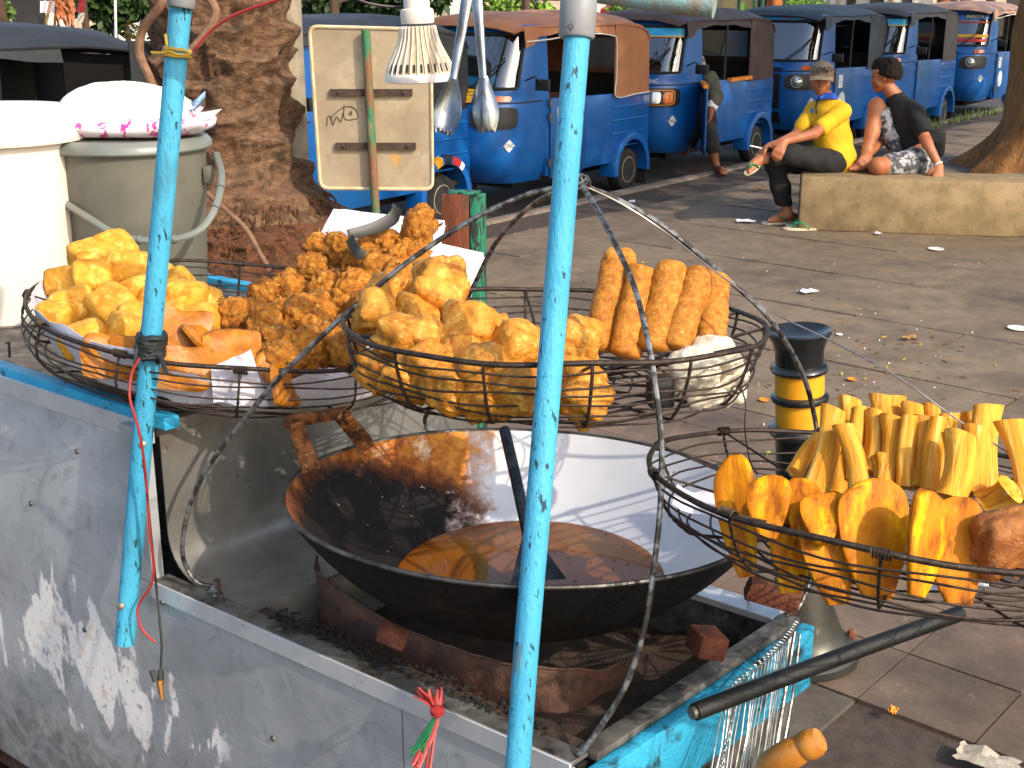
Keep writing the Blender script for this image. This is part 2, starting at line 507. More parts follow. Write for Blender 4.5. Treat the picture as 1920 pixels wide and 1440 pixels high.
D('raffia_green', '#0e6e3c', '#0a562e', rough=.45, scale=30)
D('raffia_yellow', '#c9a53e', '#a88427', rough=.45, scale=30)
D('tape_black', '#1a2326', '#111618', rough=.45, scale=40, bump=.5, bscale=120)
D('sleeve', '#0b0b0b', '#070707', rough=.55, scale=20, bump=.25, bscale=160)
D('bolt', '#8c857b', '#4e463e', rough=.5, metal=.7, scale=40)
D('wok_black', '#110f0e', '#0a0908', rough=.62, scale=17.5, bump=.6, bscale=100, bdist=.006, spots=(('#3a332d', 65, .66, .75, .5), ('#3d2a1a', 12.5, .62, .75, .4)), spec=.22)
D('wok_handle', '#8d5426', '#4a2712', rough=.6, metal=.3, scale=52, lo=.42, hi=.58, bump=.6, bscale=200, bdist=.006, spots=(('#d0b08a', 72, .6, .66, .8), ('#1a100a', 40, .58, .68, .85)))
D('ladle_steel', '#565b5e', '#34373a', rough=.35, metal=.8, scale=36, spots=(('#1c1a19', 40, .6, .7, .6),))
D('tong_steel', '#9c9fa2', '#76797c', rough=.24, metal=.95, scale=24)
D('pail_white', '#e9dfd2', '#dfd2c2', rough=.45, scale=6, spots=(('#b09472', 24, .7, .76, .5), ('#efe9e0', 6, .5, .7, .5)))
D('pail_grey', '#6a695c', '#5a594e', rough=.5, scale=8, spots=(('#c9c6ba', 68, .69, .73, .5), ('#55564c', 6, .55, .7, .5)))
D('pail_lid', '#767a73', '#666a62', rough=.35, scale=4, spots=(('#c9c9c2', 30, .7, .74, .5),))
D('flour', '#efe6da', '#e4d8c8', rough=.6, scale=9, bump=.3, bscale=18)
D('plaster', '#b3aa9a', '#978d7c', rough=.9, scale=20, bump=.6, bscale=60)
D('paper', '#dedce4', '#cfcddb', rough=.75, scale=6, bump=.3, bscale=9, bdist=.02)
D('paper_print', '#dfdde6', '#c9c9da', rough=.75, scale=90, stretch=(.15, 1, 1), lo=.5, hi=.6)
D('lamp_white', '#e6e0d8', '#dad2c8', rough=.4, scale=24, spots=(('#a08560', 52, .64, .72, .5),))
D('lamp_dust', '#d0bd9e', '#b49c78', rough=.85, scale=72, spots=(('#7a6040', 48, .62, .72, .5),))
# food
D('tofu', '#dea63a', '#c68420', rough=.55, scale=2, bump=.4, bscale=5, bdist=.004, rand=.1, spec=.25, spots=(('#f2cc6a', 2.2, .52, .68, .85), ('#a65e14', 1.8, .58, .72, .6), ('#7c430f', 6, .66, .72, .45)))
D('tempeh_flat', '#c27a18', '#a25c0c', rough=.4, scale=1.9, bump=.4, bscale=5, bdist=.004, rand=.12, spots=(('#7a400c', 2.0, .57, .74, .7), ('#d8a038', 3, .58, .72, .5)))
D('fritter', '#c88428', '#9c5814', rough=.42, scale=3, bump=1, bscale=9, bdist=.006, rand=.16, spec=.35, spots=(('#edb858', 4, .55, .68, .8), ('#5e2c0a', 2.6, .57, .72, .7), ('#c06218', 1.4, .58, .7, .5), ('#3a1a06', 8, .64, .72, .55)))
D('batter', '#d6983a', '#b66e1a', rough=.45, scale=2.2, bump=.7, bscale=6, bdist=.005, rand=.12, spec=.3, spots=(('#efc468', 2.4, .54, .7, .8), ('#8c420a', 2.0, .58, .72, .75), ('#b04a10', 1.0, .6, .74, .55), ('#5f2c08', 7, .64, .72, .45)))
D('roll', '#c6862e', '#a05c16', rough=.45, scale=2.4, bump=.7, bscale=8, bdist=.004, rand=.1, spec=.3, spots=(('#e6b464', 3.6, .55, .7, .7), ('#7c3c0c', 1.8, .57, .72, .7), ('#5a2a08', 7, .64, .72, .45)))
D('rice_cake', '#e6dcc8', '#d5c6aa', rough=.6, scale=2.34, bump=.6, bscale=6.5, bdist=.005, rand=.05, spots=(('#b08a4e', 3.12, .68, .74, .5),))
D('cassava', '#e6a838', '#cc8218', rough=.55, scale=1.6, stretch=(1, 1, .18), bump=.6, bscale=8, bdist=.004, rand=.12, spec=.2, spots=(('#f6d47a', 1.8, .53, .68, .85), ('#a85c10', 2.0, .56, .7, .8), ('#7a3f08', 5, .64, .72, .55)))
D('banana', '#cc8000', '#9a5200', rough=.5, scale=2.2, stretch=(1, 1, .35), bump=.4, bscale=9, bdist=.004, rand=.1, spec=.18, spots=(('#f0b400', 1.6, .53, .68, .85), ('#6a3400', 2.2, .57, .72, .8), ('#a05400', 7, .58, .7, .5)))
D('tempeh', '#a26424', '#7c4012', rough=.5, scale=40, bump=.9, bscale=90, bdist=.006, spots=(('#cf9448', 50, .58, .7, .7), ('#54280a', 30, .6, .72, .6)))
D('fritter_crumb', '#7a4a1a', '#4a2808', rough=.6, scale=200)
# far things
D('wall_white', '#d8d4cc', '#c6c0b6', rough=.8, scale=2)
D('wall_beige', '#cbb79c', '#b7a187', rough=.85, scale=2)
D('wall_yellow', '#cdb478', '#b99e62', rough=.85, scale=2)
D('dark_door', '#22201e', '#2d2a27', rough=.6, scale=4)
D('iron', '#2a2725', '#1c1a19', rough=.7, scale=12)
D('pillar_stone', '#7d6452', '#62503f', rough=.9, scale=6, bump=.3, bscale=30)
D('green_paint', '#1f5a45', '#194a39', rough=.6, scale=9)
D('lime', '#6b9a2a', '#558022', rough=.7, scale=9)
D('bamboo', '#b0824a', '#96693a', rough=.6, scale=8)
D('parasol_red', '#c03038', '#a8242c', rough=.7, scale=6)
D('parasol_pink', '#c0808a', '#a86c76', rough=.7, scale=6)
D('cloth_red', '#b02026', rough=.8)
D('car_white', '#dfe0e2', '#cfd0d2', rough=.3, scale=3, coat=.4)

def metal_panel():
    """scuffed stainless cladding: swirled scratches, grime towards the ground and old white paint that has half peeled off"""
    t = NT('panel_steel')
    co = t.coord(shift=False)
    a = t.n('VectorMath', operation='DOT_PRODUCT'); t.l(co, a.inputs[0]); a.inputs[1].default_value = (-.789, .615, 0)
    s = a.outputs['Value']; z = t.sep(co)[2]
    cm = t.n('CombineXYZ'); t.l(s, cm.inputs[0]); t.l(z, cm.inputs[2]); q = cm.outputs[0]
    n1 = t.noise(q, 3, 5, .6, .6); n2 = t.noise(q, 14, 6, .7, 1.2)
    col = t.mix(t.step(n1, .35, .65), lin('#a9adb1'), lin('#c9cdd1'))
    col = t.mix(t.math('MULTIPLY', t.step(n2, .52, .72), .5), col, lin('#6d6f70'))
    mp = t.n('Mapping'); mp.inputs['Scale'].default_value = (3, 1, 60); mp.inputs['Rotation'].default_value = (0, .7, 0); t.l(q, mp.inputs[0])
    scr = t.noise(mp.outputs[0], 3, 4, .6, .8)
    col = t.mix(t.math('MULTIPLY', t.step(scr, .6, .68), .3), col, lin('#e2e4e6'))
    mp2 = t.n('Mapping'); mp2.inputs['Scale'].default_value = (11, 1, 4.0); t.l(q, mp2.inputs[0])
    pn = t.noise(mp2.outputs[0], 1.0, 8, .62, .3)
    # envelope of the painted patch
    ds = t.math('DIVIDE', t.math('SUBTRACT', s, 1.16), .34); dz = t.math('DIVIDE', t.math('SUBTRACT', z, .47), .17)
    rr = t.math('SQRT', t.math('ADD', t.math('MULTIPLY', ds, ds), t.math('MULTIPLY', dz, dz)))
    env = t.step(rr, 1.15, .1)
    pm = t.step(t.math('ADD', pn, t.math('MULTIPLY', env, .24)), .615, .64)
    pm = t.math('MULTIPLY', pm, t.step(rr, 1.3, 1.15))
    fine = t.step(t.noise(q, 70, 4, .6), .36, .40)
    pm = t.math('MULTIPLY', pm, fine)
    pc = t.mix(t.step(t.noise(q, 18, 4, .6), .56, .7), lin('#e9e4e0'), lin('#cdb7a4'))
    col = t.mix(pm, col, pc)
    gr = t.math('MULTIPLY', t.step(z, .42, .22), t.step(n2, .3, .6))
    col = t.mix(t.math('MULTIPLY', gr, .6), col, lin('#5f5a4e'))
    sp = t.step(t.noise(q, 110, 2, .5), .74, .76)
    col = t.mix(t.math('MULTIPLY', sp, .7), col, lin('#4d443c'))
    mt = t.math('MULTIPLY', t.math('SUBTRACT', 1.0, pm), .45)
    rg = t.n('MapRange'); rg.inputs[3].default_value = .3; rg.inputs[4].default_value = .56; t.l(n2, rg.inputs[0])
    t.bump(t.math('ADD', t.math('MULTIPLY', n1, .6), t.math('MULTIPLY', n2, .12)), .25, .02)
    M_['panel'] = t.set(col=col, rough=rg.outputs[0], metal=mt)
metal_panel()
def step_metal():
    t = NT('step_steel')
    co = t.coord(shift=False)
    n1 = t.noise(co, 4, 5, .6, .5); n2 = t.noise(co, 18, 6, .7)
    col = t.mix(t.step(n1, .35, .65), lin('#aba9a3'), lin('#7c7a74'))
    z = t.sep(co)[2]
    top = t.math('MULTIPLY', t.step(z, .93, 1.02), t.step(n2, .42, .6))
    col = t.mix(t.math('MULTIPLY', top, .8), col, lin('#7c6650'))
    col = t.mix(t.math('MULTIPLY', t.step(n2, .6, .72), .6), col, lin('#2f2b27'))
    col = t.mix(t.math('MULTIPLY', t.step(t.noise(co, 90, 3), .68, .72), .5), col, lin('#c9c6c0'))
    rg = t.n('MapRange'); rg.inputs[3].default_value = .22; rg.inputs[4].default_value = .42; t.l(n2, rg.inputs[0])
    M_['step'] = t.set(col=col, rough=rg.outputs[0], metal=.65)
step_metal()
def wok_inner():
    """bright aluminium, with years of burnt fat on the handle side: amber near the rim, black crust lower down"""
    t = NT('wok_inner')
    co = t.coord(shift=False)
    x, y, z = t.sep(co)
    n1 = t.noise(co, 9, 8, .68, .2); n2 = t.noise(co, 34, 6, .75); n3 = t.noise(co, 3.2, 4, .6)
    silver = t.mix(t.step(n3, .35, .65), lin('#e2e2e3'), lin('#cfd0d2'))
    # left-hand side mask (x in metres from the wok's axis)
    nn = t.math('ADD', t.math('MULTIPLY', t.math('SUBTRACT', n1, .5), .34), t.math('MULTIPLY', t.math('SUBTRACT', n2, .5), .16))
    u = t.math('ADD', x, nn)
    amber_m = t.step(u, -.045, -.13)
    amber = t.mix(t.step(n2, .36, .62), lin('#cf8a34'), lin('#8a4212'))
    amber = t.mix(t.step(n1, .56, .66), amber, lin('#e6d3b4'))
    # crust: lower on the wall and towards the far left
    dep = t.math('MULTIPLY', z, -1.0)
    v = t.math('ADD', t.math('ADD', dep, t.math('MULTIPLY', nn, .22)), t.math('MULTIPLY', t.math('ADD', x, .22), -.42))
    crust_m = t.math('MULTIPLY', t.step(v, .058, .082), t.step(u, -.07, -.12))
    crust = t.mix(t.step(n2, .5, .7), lin('#0b0706'), lin('#1f120d'))
    brown_m = t.math('MULTIPLY', t.step(v, .034, .066), amber_m)
    col = t.mix(amber_m, silver, amber)
    col = t.mix(t.math('MULTIPLY', brown_m, .85), col, lin('#5e2a10'))
    col = t.mix(crust_m, col, crust)
    flake = t.math('MULTIPLY', t.step(t.noise(co, 16, 6, .7), .66, .68), crust_m)
    col = t.mix(flake, col, lin('#d6cbb8'))
    sp = t.step(t.noise(co, 55, 2, .4), .76, .78)
    col = t.mix(t.math('MULTIPLY', sp, .8), col, lin('#8a6a3c'))
    met = t.math('MULTIPLY', t.math('SUBTRACT', 1.0, amber_m), .35)
    t.bump(t.math('MULTIPLY', n2, t.math('ADD', .05, t.math('MULTIPLY', crust_m, 1.0))), .6, .006)
    M_['wok_inner'] = t.set(col=col, rough=t.math('ADD', .40, t.math('MULTIPLY', amber_m, .35)), metal=met, spec=.3)
wok_inner()
def oil_mat():
    t = NT('oil')
    tr = t.n('BsdfTransparent'); gl = t.n('BsdfGlossy'); gl.inputs['Roughness'].default_value = .07
    fr = t.n('Fresnel'); fr.inputs[0].default_value = 1.47
    mx = t.n('MixShader'); t.l(fr.outputs[0], mx.inputs[0]); t.l(tr.outputs[0], mx.inputs[1]); t.l(gl.outputs[0], mx.inputs[2])
    out = t.t.nodes['Material Output']; t.l(mx.outputs[0], out.inputs['Surface'])
    va = t.n('VolumeAbsorption'); va.inputs[0].default_value = (.95, .74, .18, 1); va.inputs[1].default_value = 30
    df = t.n('BsdfDiffuse'); df.inputs[0].default_value = lin('#8f5418')
    m2 = t.n('MixShader'); m2.inputs[0].default_value = .72
    t.l(tr.outputs[0], m2.inputs[1]); t.l(df.outputs[0], m2.inputs[2]); t.l(m2.outputs[0], mx.inputs[1])
    t.l(va.outputs[0], out.inputs['Volume'])
    M_['oil'] = t.m
oil_mat()
def bag_print():
    """thin white plastic with magenta bands and fake-stroke print"""
    t = NT('bag_print')
    co = t.coord(shift=False)
    x, y, z = t.sep(co)
    b = t.n('TexWave'); b.inputs['Scale'].default_value = 5.5; b.inputs['Distortion'].default_value = 1.5; t.l(co, b.inputs[0])
    n = t.noise(co, 60, 3, .6)
    m = t.math('MULTIPLY', t.step(b.outputs['Fac'], .6, .7), t.step(n, .47, .52))
    M_['bag_print'] = t.set(col=t.mix(m, lin('#e9dfe4'), lin('#cf3f8c')), rough=.4)
bag_print()
D('magenta', '#c02f7c', rough=.5)
D('bag_plain', '#e8e0e4', '#d9cfd8', rough=.4, scale=9, bump=.35, bscale=20, bdist=.02)
# ================================================================ the ground
def sheet(name, pts, z, m, kind='structure'):
    b = MB(); b.add([(x, y, z) for x, y in pts], [tuple(range(len(pts)))])
    return tag(b.build(name, M_[m]), kind=kind)
tag(sheet('ground', [(-300, -60), (300, -60), (300, 500), (-300, 500)], -.16, 'soil'), 'bare brown ground reaching to the far buildings', 'ground')
KD = Vector((.614, .789, 0)).normalized(); KP = Vector((1.326, 11.8, 0)); KN = Vector((-KD.y, KD.x, 0))     # kerb line
def kq(t, n): p = KP + KD * t + KN * n; return (p.x, p.y)
tag(sheet('road', [kq(-22, .15), kq(60, .15), kq(60, 7.5), kq(-22, 7.5)], -.10, 'asphalt'), 'worn dark asphalt road behind the kerb', 'road')
tag(sheet('far_pavement', [kq(-22, 7.5), kq(60, 7.5), kq(60, 40), kq(-22, 40)], -.09, 'soil'), 'earthy verge beyond the road', 'ground')
pav = tag(sheet('pavement', [kq(-22, .01), kq(-22, -30), kq(60, -30), kq(60, .01)], -.014, 'dirt'), 'dirty brown paved square strewn with litter', 'pavement')
# paving slabs, each one a piece
TH = rad(49); PU = Vector((math.cos(TH), math.sin(TH), 0)); PN = Vector((-PU.y, PU.x, 0))
SU, SN = .93, .62
slab_meshes = []
for k in range(5):
    b = MB(); j = .006
    b.hexa([(0, -SU / 2 + j, 0), (0, 0, 0), (0, 0, 0), (0, 0, 0)] * 2)
    b.v = []; b.f = []
    rr = random.Random(k)
    hx, hy = SU / 2 - j, SN / 2 - j
    c = [(-hx, -hy), (hx, -hy), (hx, hy), (-hx, hy)]
    b.hexa([Vector((x + rr.uniform(-.004, .004), y + rr.uniform(-.004, .004), -.04)) for x, y in c] + [Vector((x + rr.uniform(-.004, .004), y + rr.uniform(-.004, .004), rr.uniform(-.0025, .0025))) for x, y in c])
    slab_meshes.append((b.mesh('paving_slab', None, 30), b))
def paving_mat(name, c1, c2, red, dark):
    """weathered stone: stains run on across the joints, each piece has a slightly different tone"""
    t = NT(name)
    g = t.n('NewGeometry'); co = g.outputs['Position']
    n1 = t.noise(co, 1.1, 6, .62, .4); n2 = t.noise(co, 5.5, 7, .68); n3 = t.noise(co, 38, 4, .7)
    col = t.mix(t.step(n2, .32, .66), lin(c1), lin(c2))
    col = t.mix(t.math('MULTIPLY', t.step(n1, .50, .66), dark), col, lin('#3a332d'))
    col = t.mix(t.math('MULTIPLY', t.step(t.noise(co, .8, 4, .6), .5, .64), red), col, lin('#74503f'))
    col = t.mix(t.math('MULTIPLY', t.step(n3, .60, .74), .55), col, lin('#2c2622'))
    col = t.mix(t.math('MULTIPLY', t.step(t.noise(co, 24, 5, .7), .62, .72), .45), col, lin('#a78a6a'))
    oi = t.n('ObjectInfo'); hs = t.n('HueSaturation'); mr = t.n('MapRange'); mr.inputs[3].default_value = .86; mr.inputs[4].default_value = 1.12
    t.l(oi.outputs['Random'], mr.inputs[0]); t.l(mr.outputs[0], hs.inputs['Value']); t.l(col, hs.inputs['Color'])
    rg = t.n('MapRange'); rg.inputs[3].default_value = .55; rg.inputs[4].default_value = .9; t.l(n2, rg.inputs[0])
    t.bump(t.math('ADD', n2, t.math('MULTIPLY', n3, .5)), .45, .012)
    M_[name] = t.set(col=hs.outputs[0], rough=rg.outputs[0])
paving_mat('slab', '#82705a', '#645646', .10, .6)
paving_mat('slab_red', '#7a6553', '#594a3f', .28, .65)
paving_mat('strip_stone', '#625a50', '#443e38', .15, .7)
sm = {}
def slab_mesh(k, m):
    if (k, m) not in sm:
        me = slab_meshes[k][0].copy(); me.name = 'paving_slab'; me.materials.append(M_[m]); sm[(k, m)] = me
    return sm[(k, m)]
cand = []
for iu in range(-3, 22):
    for jn in range(-14, 16):
        off = .5 * SU if jn % 2 else 0
        c = PU * (2.78 + (iu + .5) * SU + 0 * off) + PN * ((jn + .5) * SN)
        if (c - KP).dot(KN) > -.45 or c.y < 1.6: continue
        x, y, d = prj(c)
        if -220 < x < 2140 and y < 1560 and d > 1 and d < 17:
            cand.append((d, iu, jn, c))
cand.sort(key=lambda q: q[0])
tile_b = MB(); j = .0022
tile_b.hexa([Vector((x, y, -.04)) for x, y in ((-.155 + j, -.155 + j), (.155 - j, -.155 + j), (.155 - j, .155 - j), (-.155 + j, .155 - j))] + [Vector((x, y, 0)) for x, y in ((-.155 + j, -.155 + j), (.155 - j, -.155 + j), (.155 - j, .155 - j), (-.155 + j, .155 - j))])
tile_me = tile_b.mesh('paving_tile', None, 30); tile_me.materials.append(M_['slab_red'])
for d, iu, jn, c in cand[:300]:
    if iu in (0, 1):
        for a in (-1, 0, 1):
            for e in (-.5, .5):
                q = c + PU * (a * .31) + PN * (e * .31)
                x, y, dd = prj(q)
                if not (-60 < x < 2000 and y < 1500): continue
                o = bpy.data.objects.new('paving_tile', tile_me); COL.objects.link(o); o.parent = pav
                o.location = (q.x, q.y, R.uniform(-.0015, .0015)); o.rotation_euler = (R.uniform(-.003, .003), R.uniform(-.003, .003), TH)
        continue
    m = 'strip_stone' if iu < 0 else 'slab'
    o = bpy.data.objects.new('paving_slab', slab_mesh((iu * 7 + jn * 3) % 5, m))
    COL.objects.link(o); o.parent = pav
    o.location = (c.x, c.y, R.uniform(-.0015, .0015)); o.rotation_euler = (R.uniform(-.002, .002), R.uniform(-.002, .002), TH + R.uniform(-.003, .003))
# kerb stones
kerb = thing('kerb', None, None, (KP.x, KP.y, 0)); tag(kerb, 'grey concrete kerb along the parked vehicles', 'kerb', kind='structure')
for i in range(-12, 26):
    b = MB(); t0, t1 = i * .8 + .004, (i + 1) * .8 - .004
    h = R.uniform(.004, .012)
    b.hexa([(*kq(t0, .012), -.15), (*kq(t0, .16), -.15), (*kq(t1, .16), -.15), (*kq(t1, .012), -.15), (*kq(t0, .012), h), (*kq(t0, .14), h), (*kq(t1, .14), h), (*kq(t1, .012), h)])
    b.build('kerb_stone', M_['kerb'], kerb, bevel=.012)
# ---------------------------------------------------------------- leaves
def leaf_cloud(b, c, rad3, n, size, rng, gap=.45, flat=.6):
    """leaf-sized faces gathered into clumps inside an ellipsoid"""
    c = Vector(c); cl = []
    while len(cl) < max(6, n // 40):
        p = Vector((rng.uniform(-1, 1), rng.uniform(-1, 1), rng.uniform(-1, 1)))
        if .25 < p.length < 1: cl.append(p)
    for i in range(n):
        q = cl[rng.randrange(len(cl))] + Vector((rng.gauss(0, 1), rng.gauss(0, 1), rng.gauss(0, 1))) * gap * .35
        p = c + Vector((q.x * rad3[0], q.y * rad3[1], q.z * rad3[2]))
        s = size * rng.uniform(.6, 1.3)
        a = Vector((rng.gauss(0, 1), rng.gauss(0, 1), rng.gauss(0, .6) - .3)).normalized()
        u = a.orthogonal().normalized(); u.rotate(Matrix.Rotation(rng.uniform(0, 6.3), 3, a))
        b.add([p, p + a * s * .5 + u * s * .28, p + a * s, p + a * s * .5 - u * s * .28], [(0, 1, 2, 3)])
    return b
def tree(name, label, base, h, r, crown, m_leaf='leaf', m_bark='far_bark', lean=(0, 0), n=1500, size=.18, group=None, flare=1.5, seed=1):
    rng = random.Random(seed)
    t = thing(name, label, 'tree', base, group)
    base = Vector(base)
    b = MB(); rings = []
    for j in range(41):
        f = (j / 40) ** 1.6
        p = base + Vector((lean[0] * f, lean[1] * f, h * f))
        rr = r * (1 - .45 * f ** 1.5) * (1 + (flare - 1) * max(0, 1 - f * 6) ** 2)
        rings.append([p + Vector((math.cos(a), math.sin(a), 0)) * rr * (1 + .14 * noise.noise(Vector((math.cos(a) * 2, math.sin(a) * 2, f * 6 + seed))) + (flare > 1.6) * (.22 * max(0, 1 - f * 7) * math.cos(6 * a + seed) + .05 * noise.noise(Vector((math.cos(a) * 7, math.sin(a) * 7, f * 9))))) for a in [k * 2 * math.pi / 36 for k in range(36)]])
    b.loft(rings)
    top = base + Vector((lean[0], lean[1], h))
    for c, rd in crown:
        b.tube(arc_pts([top - Vector((0, 0, h * .25)), (top + Vector(c)) / 2 + Vector((0, 0, -.2)), Vector(c)], 4), [r * .4 * (1 - .8 * k / 8) for k in range(9)], 7)
    b.build('trunk', M_[m_bark], t)
    b = MB()
    for c, rd in crown: leaf_cloud(b, c, rd, n // len(crown), size, rng)
    b.build('crown', M_[m_leaf], t)
    return t
# ---------------------------------------------------------------- the old palm by the cart
def palm():
    base = pz(440, 502); top = pd(382, -30, 7.45); top.y = base.y - .1
    t = thing('palm_tree', 'thick old palm trunk with scaly brown leaf bases and a rooty mound', 'palm', base)
    b = MB(); NA, NZ = 120, 210; H = 2.1
    ax = (top - base) / (top.z - base.z)
    rings = []; rc_ = random.Random(17); cups = []
    for i in range(11):
        for k in range(4):
            cups.append((k * math.pi / 2 + i * .9 + rc_.uniform(-.25, .25), .34 + i * .175 + rc_.uniform(-.05, .05), rc_.uniform(.62, .95), rc_.uniform(.22, .36), rc_.uniform(.075, .15)))
    for j in range(NZ + 1):
        f = j / NZ; z = H * f
        ring = []
        for k in range(NA):
            a = k * 2 * math.pi / NA
            d = Vector((math.cos(a), math.sin(a), 0))
            rr = .40 + .02 * math.sin(z * 3)
            fl = max(0, 1 - z / .85); rr += (.52 + .16 * d.x) * fl ** 1.7
            # overlapping leaf bases
            lip = 0
            for (ca_, cz_, cw_, ch_, cp_) in cups:
                du = ((a - ca_ + math.pi) % (2 * math.pi) - math.pi) / cw_
                if abs(du) >= 1: continue
                zz = z + .03 * noise.noise(Vector((a * 5, z * 4, ca_ * 3)))
                e = (zz - cz_ - .10 * du * du) / ch_
                if -1 < e < .16:
                    v = (1 + e) ** 1.4 if e < 0 else (1 - e / .16) ** .7
                    lip = max(lip, v * cp_ * (1 - du * du) ** .7)
            amt = min(1, max(0, (z - .22) / .2))
            rr += lip * amt - .03 * amt
            rr += .045 * noise.noise(Vector((d.x * 3, d.y * 3, z * 3 + 7))) + .03 * noise.noise(Vector((d.x * 11, d.y * 11, z * 14))) + .014 * noise.noise(Vector((d.x * 30, d.y * 30, z * 34)))
            if amt < 1: rr += .12 * (1 - amt) * abs(noise.noise(Vector((d.x * 9, d.y * 9, z * 7)))) + .05 * (1 - amt) * noise.noise(Vector((d.x * 22, d.y * 22, z * 26)))
            p = base + ax * z + d * rr
            ring.append(Vector((p.x, p.y, z - .03)))
        rings.append(ring)
    for j in range(1, 8):
        z = H + j * .45
        rings.append([Vector((base.x, base.y, 0)) + ax * H + Vector((0, 0, z)) - Vector((0, 0, H)) + Vector((math.cos(k * 2 * math.pi / NA), math.sin(k * 2 * math.pi / NA), 0)) * (.39 - .03 * j) + Vector((0, 0, H if False else 0)) for k in range(NA)])
        for p in rings[-1]: p.z = z - .03
    nb = 40
    tr = MB(); tr.loft(rings[nb:]); tr.build('trunk', M_['palm_bark'], t, sharp=60)
    mo = MB(); mo.loft(rings[:nb + 1], cap=False)
    rr = random.Random(5)
    for i in range(1100):                        # loose root fibres on the mound
        a = rr.uniform(0, 6.28); z = rr.uniform(.0, .5); fx = .52 + .16 * math.cos(a)
        p = base + Vector((math.cos(a), math.sin(a), 0)) * (.44 + fx * max(0, 1 - z / .85) ** 1.7) + Vector((0, 0, z))
        q = p + Vector((math.cos(a) * .03 + rr.uniform(-.05, .05), math.sin(a) * .03 + rr.uniform(-.05, .05), rr.uniform(-.08, -.02)))
        mo.tube([p, (p + q) / 2 + Vector((math.cos(a), math.sin(a), 0)) * .02, q], .005, 3)
    mo.build('root_mound', M_['root_fibre'], t, sharp=60)
    c = Vector((base.x, base.y, 0)) + ax * H + Vector((0, 0, 5.0 - H)); c.z = 5.2
    cr = MB(); rng = random.Random(3)
    for i in range(20):
        a = i * 2.4; el = rng.uniform(.1, 1.0); L = rng.uniform(2.2, 2.9)
        d = Vector((math.cos(a), math.sin(a), 0)); side = Vector((-d.y, d.x, 0))
        spine = [c + d * (L * s * math.cos(el * (1 - s))) + Vector((0, 0, L * (math.sin(el) * s - .75 * s * s))) for s in [k / 14 for k in range(15)]]
        cr.tube(spine, [.035 * (1 - .9 * k / 14) for k in range(15)], 4)
        for k in range(2, 15):
            for sg in (-1, 1):
                p = spine[k]; l = .5 * math.sin(math.pi * (k / 15) ** .8) + .1
                q = p + (side * sg * .8 + d * .4 + Vector((0, 0, -.45))) * l
                cr.add([p + d * .03, q, p - d * .03], [(0, 1, 2)])
    cr.build('crown', M_['leaf_dark'], t)
    return base, ax
palm_base, palm_ax = palm()
# creeper stems looping round the palm trunk
def vine(label, pts, r):
    b = MB(); b.tube(arc_pts(pts, 8), r, 8); o = b.build('creeper_stem', M_['vine']); tag(o, label, 'creeper', 'bare creeper stems on the palm')
vine('bare woody creeper stem looping down the shaded edge of the palm', [pd(322, -30, 6.92), pd(300, 12, 6.95), pd(268, 55, 7.05), pd(262, 100, 7.1), pd(280, 145, 7.1), pd(292, 175, 7.15)], .025)
vine('bare woody creeper stem arching over the palm beside the blue pole', [pd(360, -20, 6.8), pd(395, 2, 6.78), pd(404, 30, 6.78), pd(380, 70, 6.8), pd(352, 100, 6.82)], .023)
vine('thin fallen stick leaning against the root mound of the palm', [pd(388, 362, 6.7), pd(425, 395, 6.65), pd(462, 430, 6.6), pd(490, 480, 6.55), pd(505, 505, 6.5)], .013)
# the tree behind the concrete bench
tb = pz(1958, 318)
tree('street_tree', 'rough barked tree trunk with flared roots behind the concrete bench', tb, 3.4, .46, [((6.4, 9.6, 5.2), (2.0, 2.0, 1.0)), ((5.2, 11.6, 5.4), (1.8, 1.8, .9)), ((7.6, 11.2, 5.6), (1.9, 1.9, .9)), ((8.8, 13.2, 5.4), (2.0, 2.0, .9)), ((6.8, 13.4, 5.8), (1.8, 1.8, .9))], m_bark='tree_bark', lean=(.0, 0), n=6500, size=.28, flare=1.75, seed=4)
tree('shade_tree', 'unseen leafy tree added out of view to shade the parked vehicles', (7.4, 6.9, 0), 3.8, .3, [((5.2, 7.6, 5.4), (1.6, 1.6, .9)), ((4.2, 6.2, 5.8), (1.4, 1.4, .8)), ((6.2, 8.4, 6.0), (1.7, 1.7, .9)), ((10.2, 14.2, 5.6), (2.0, 2.0, .9)), ((9.6, 11.8, 6.2), (2.0, 2.0, .9))], n=5200, size=.28, seed=9)  # added outside the frame; crown clumps placed to shade the parked vehicles
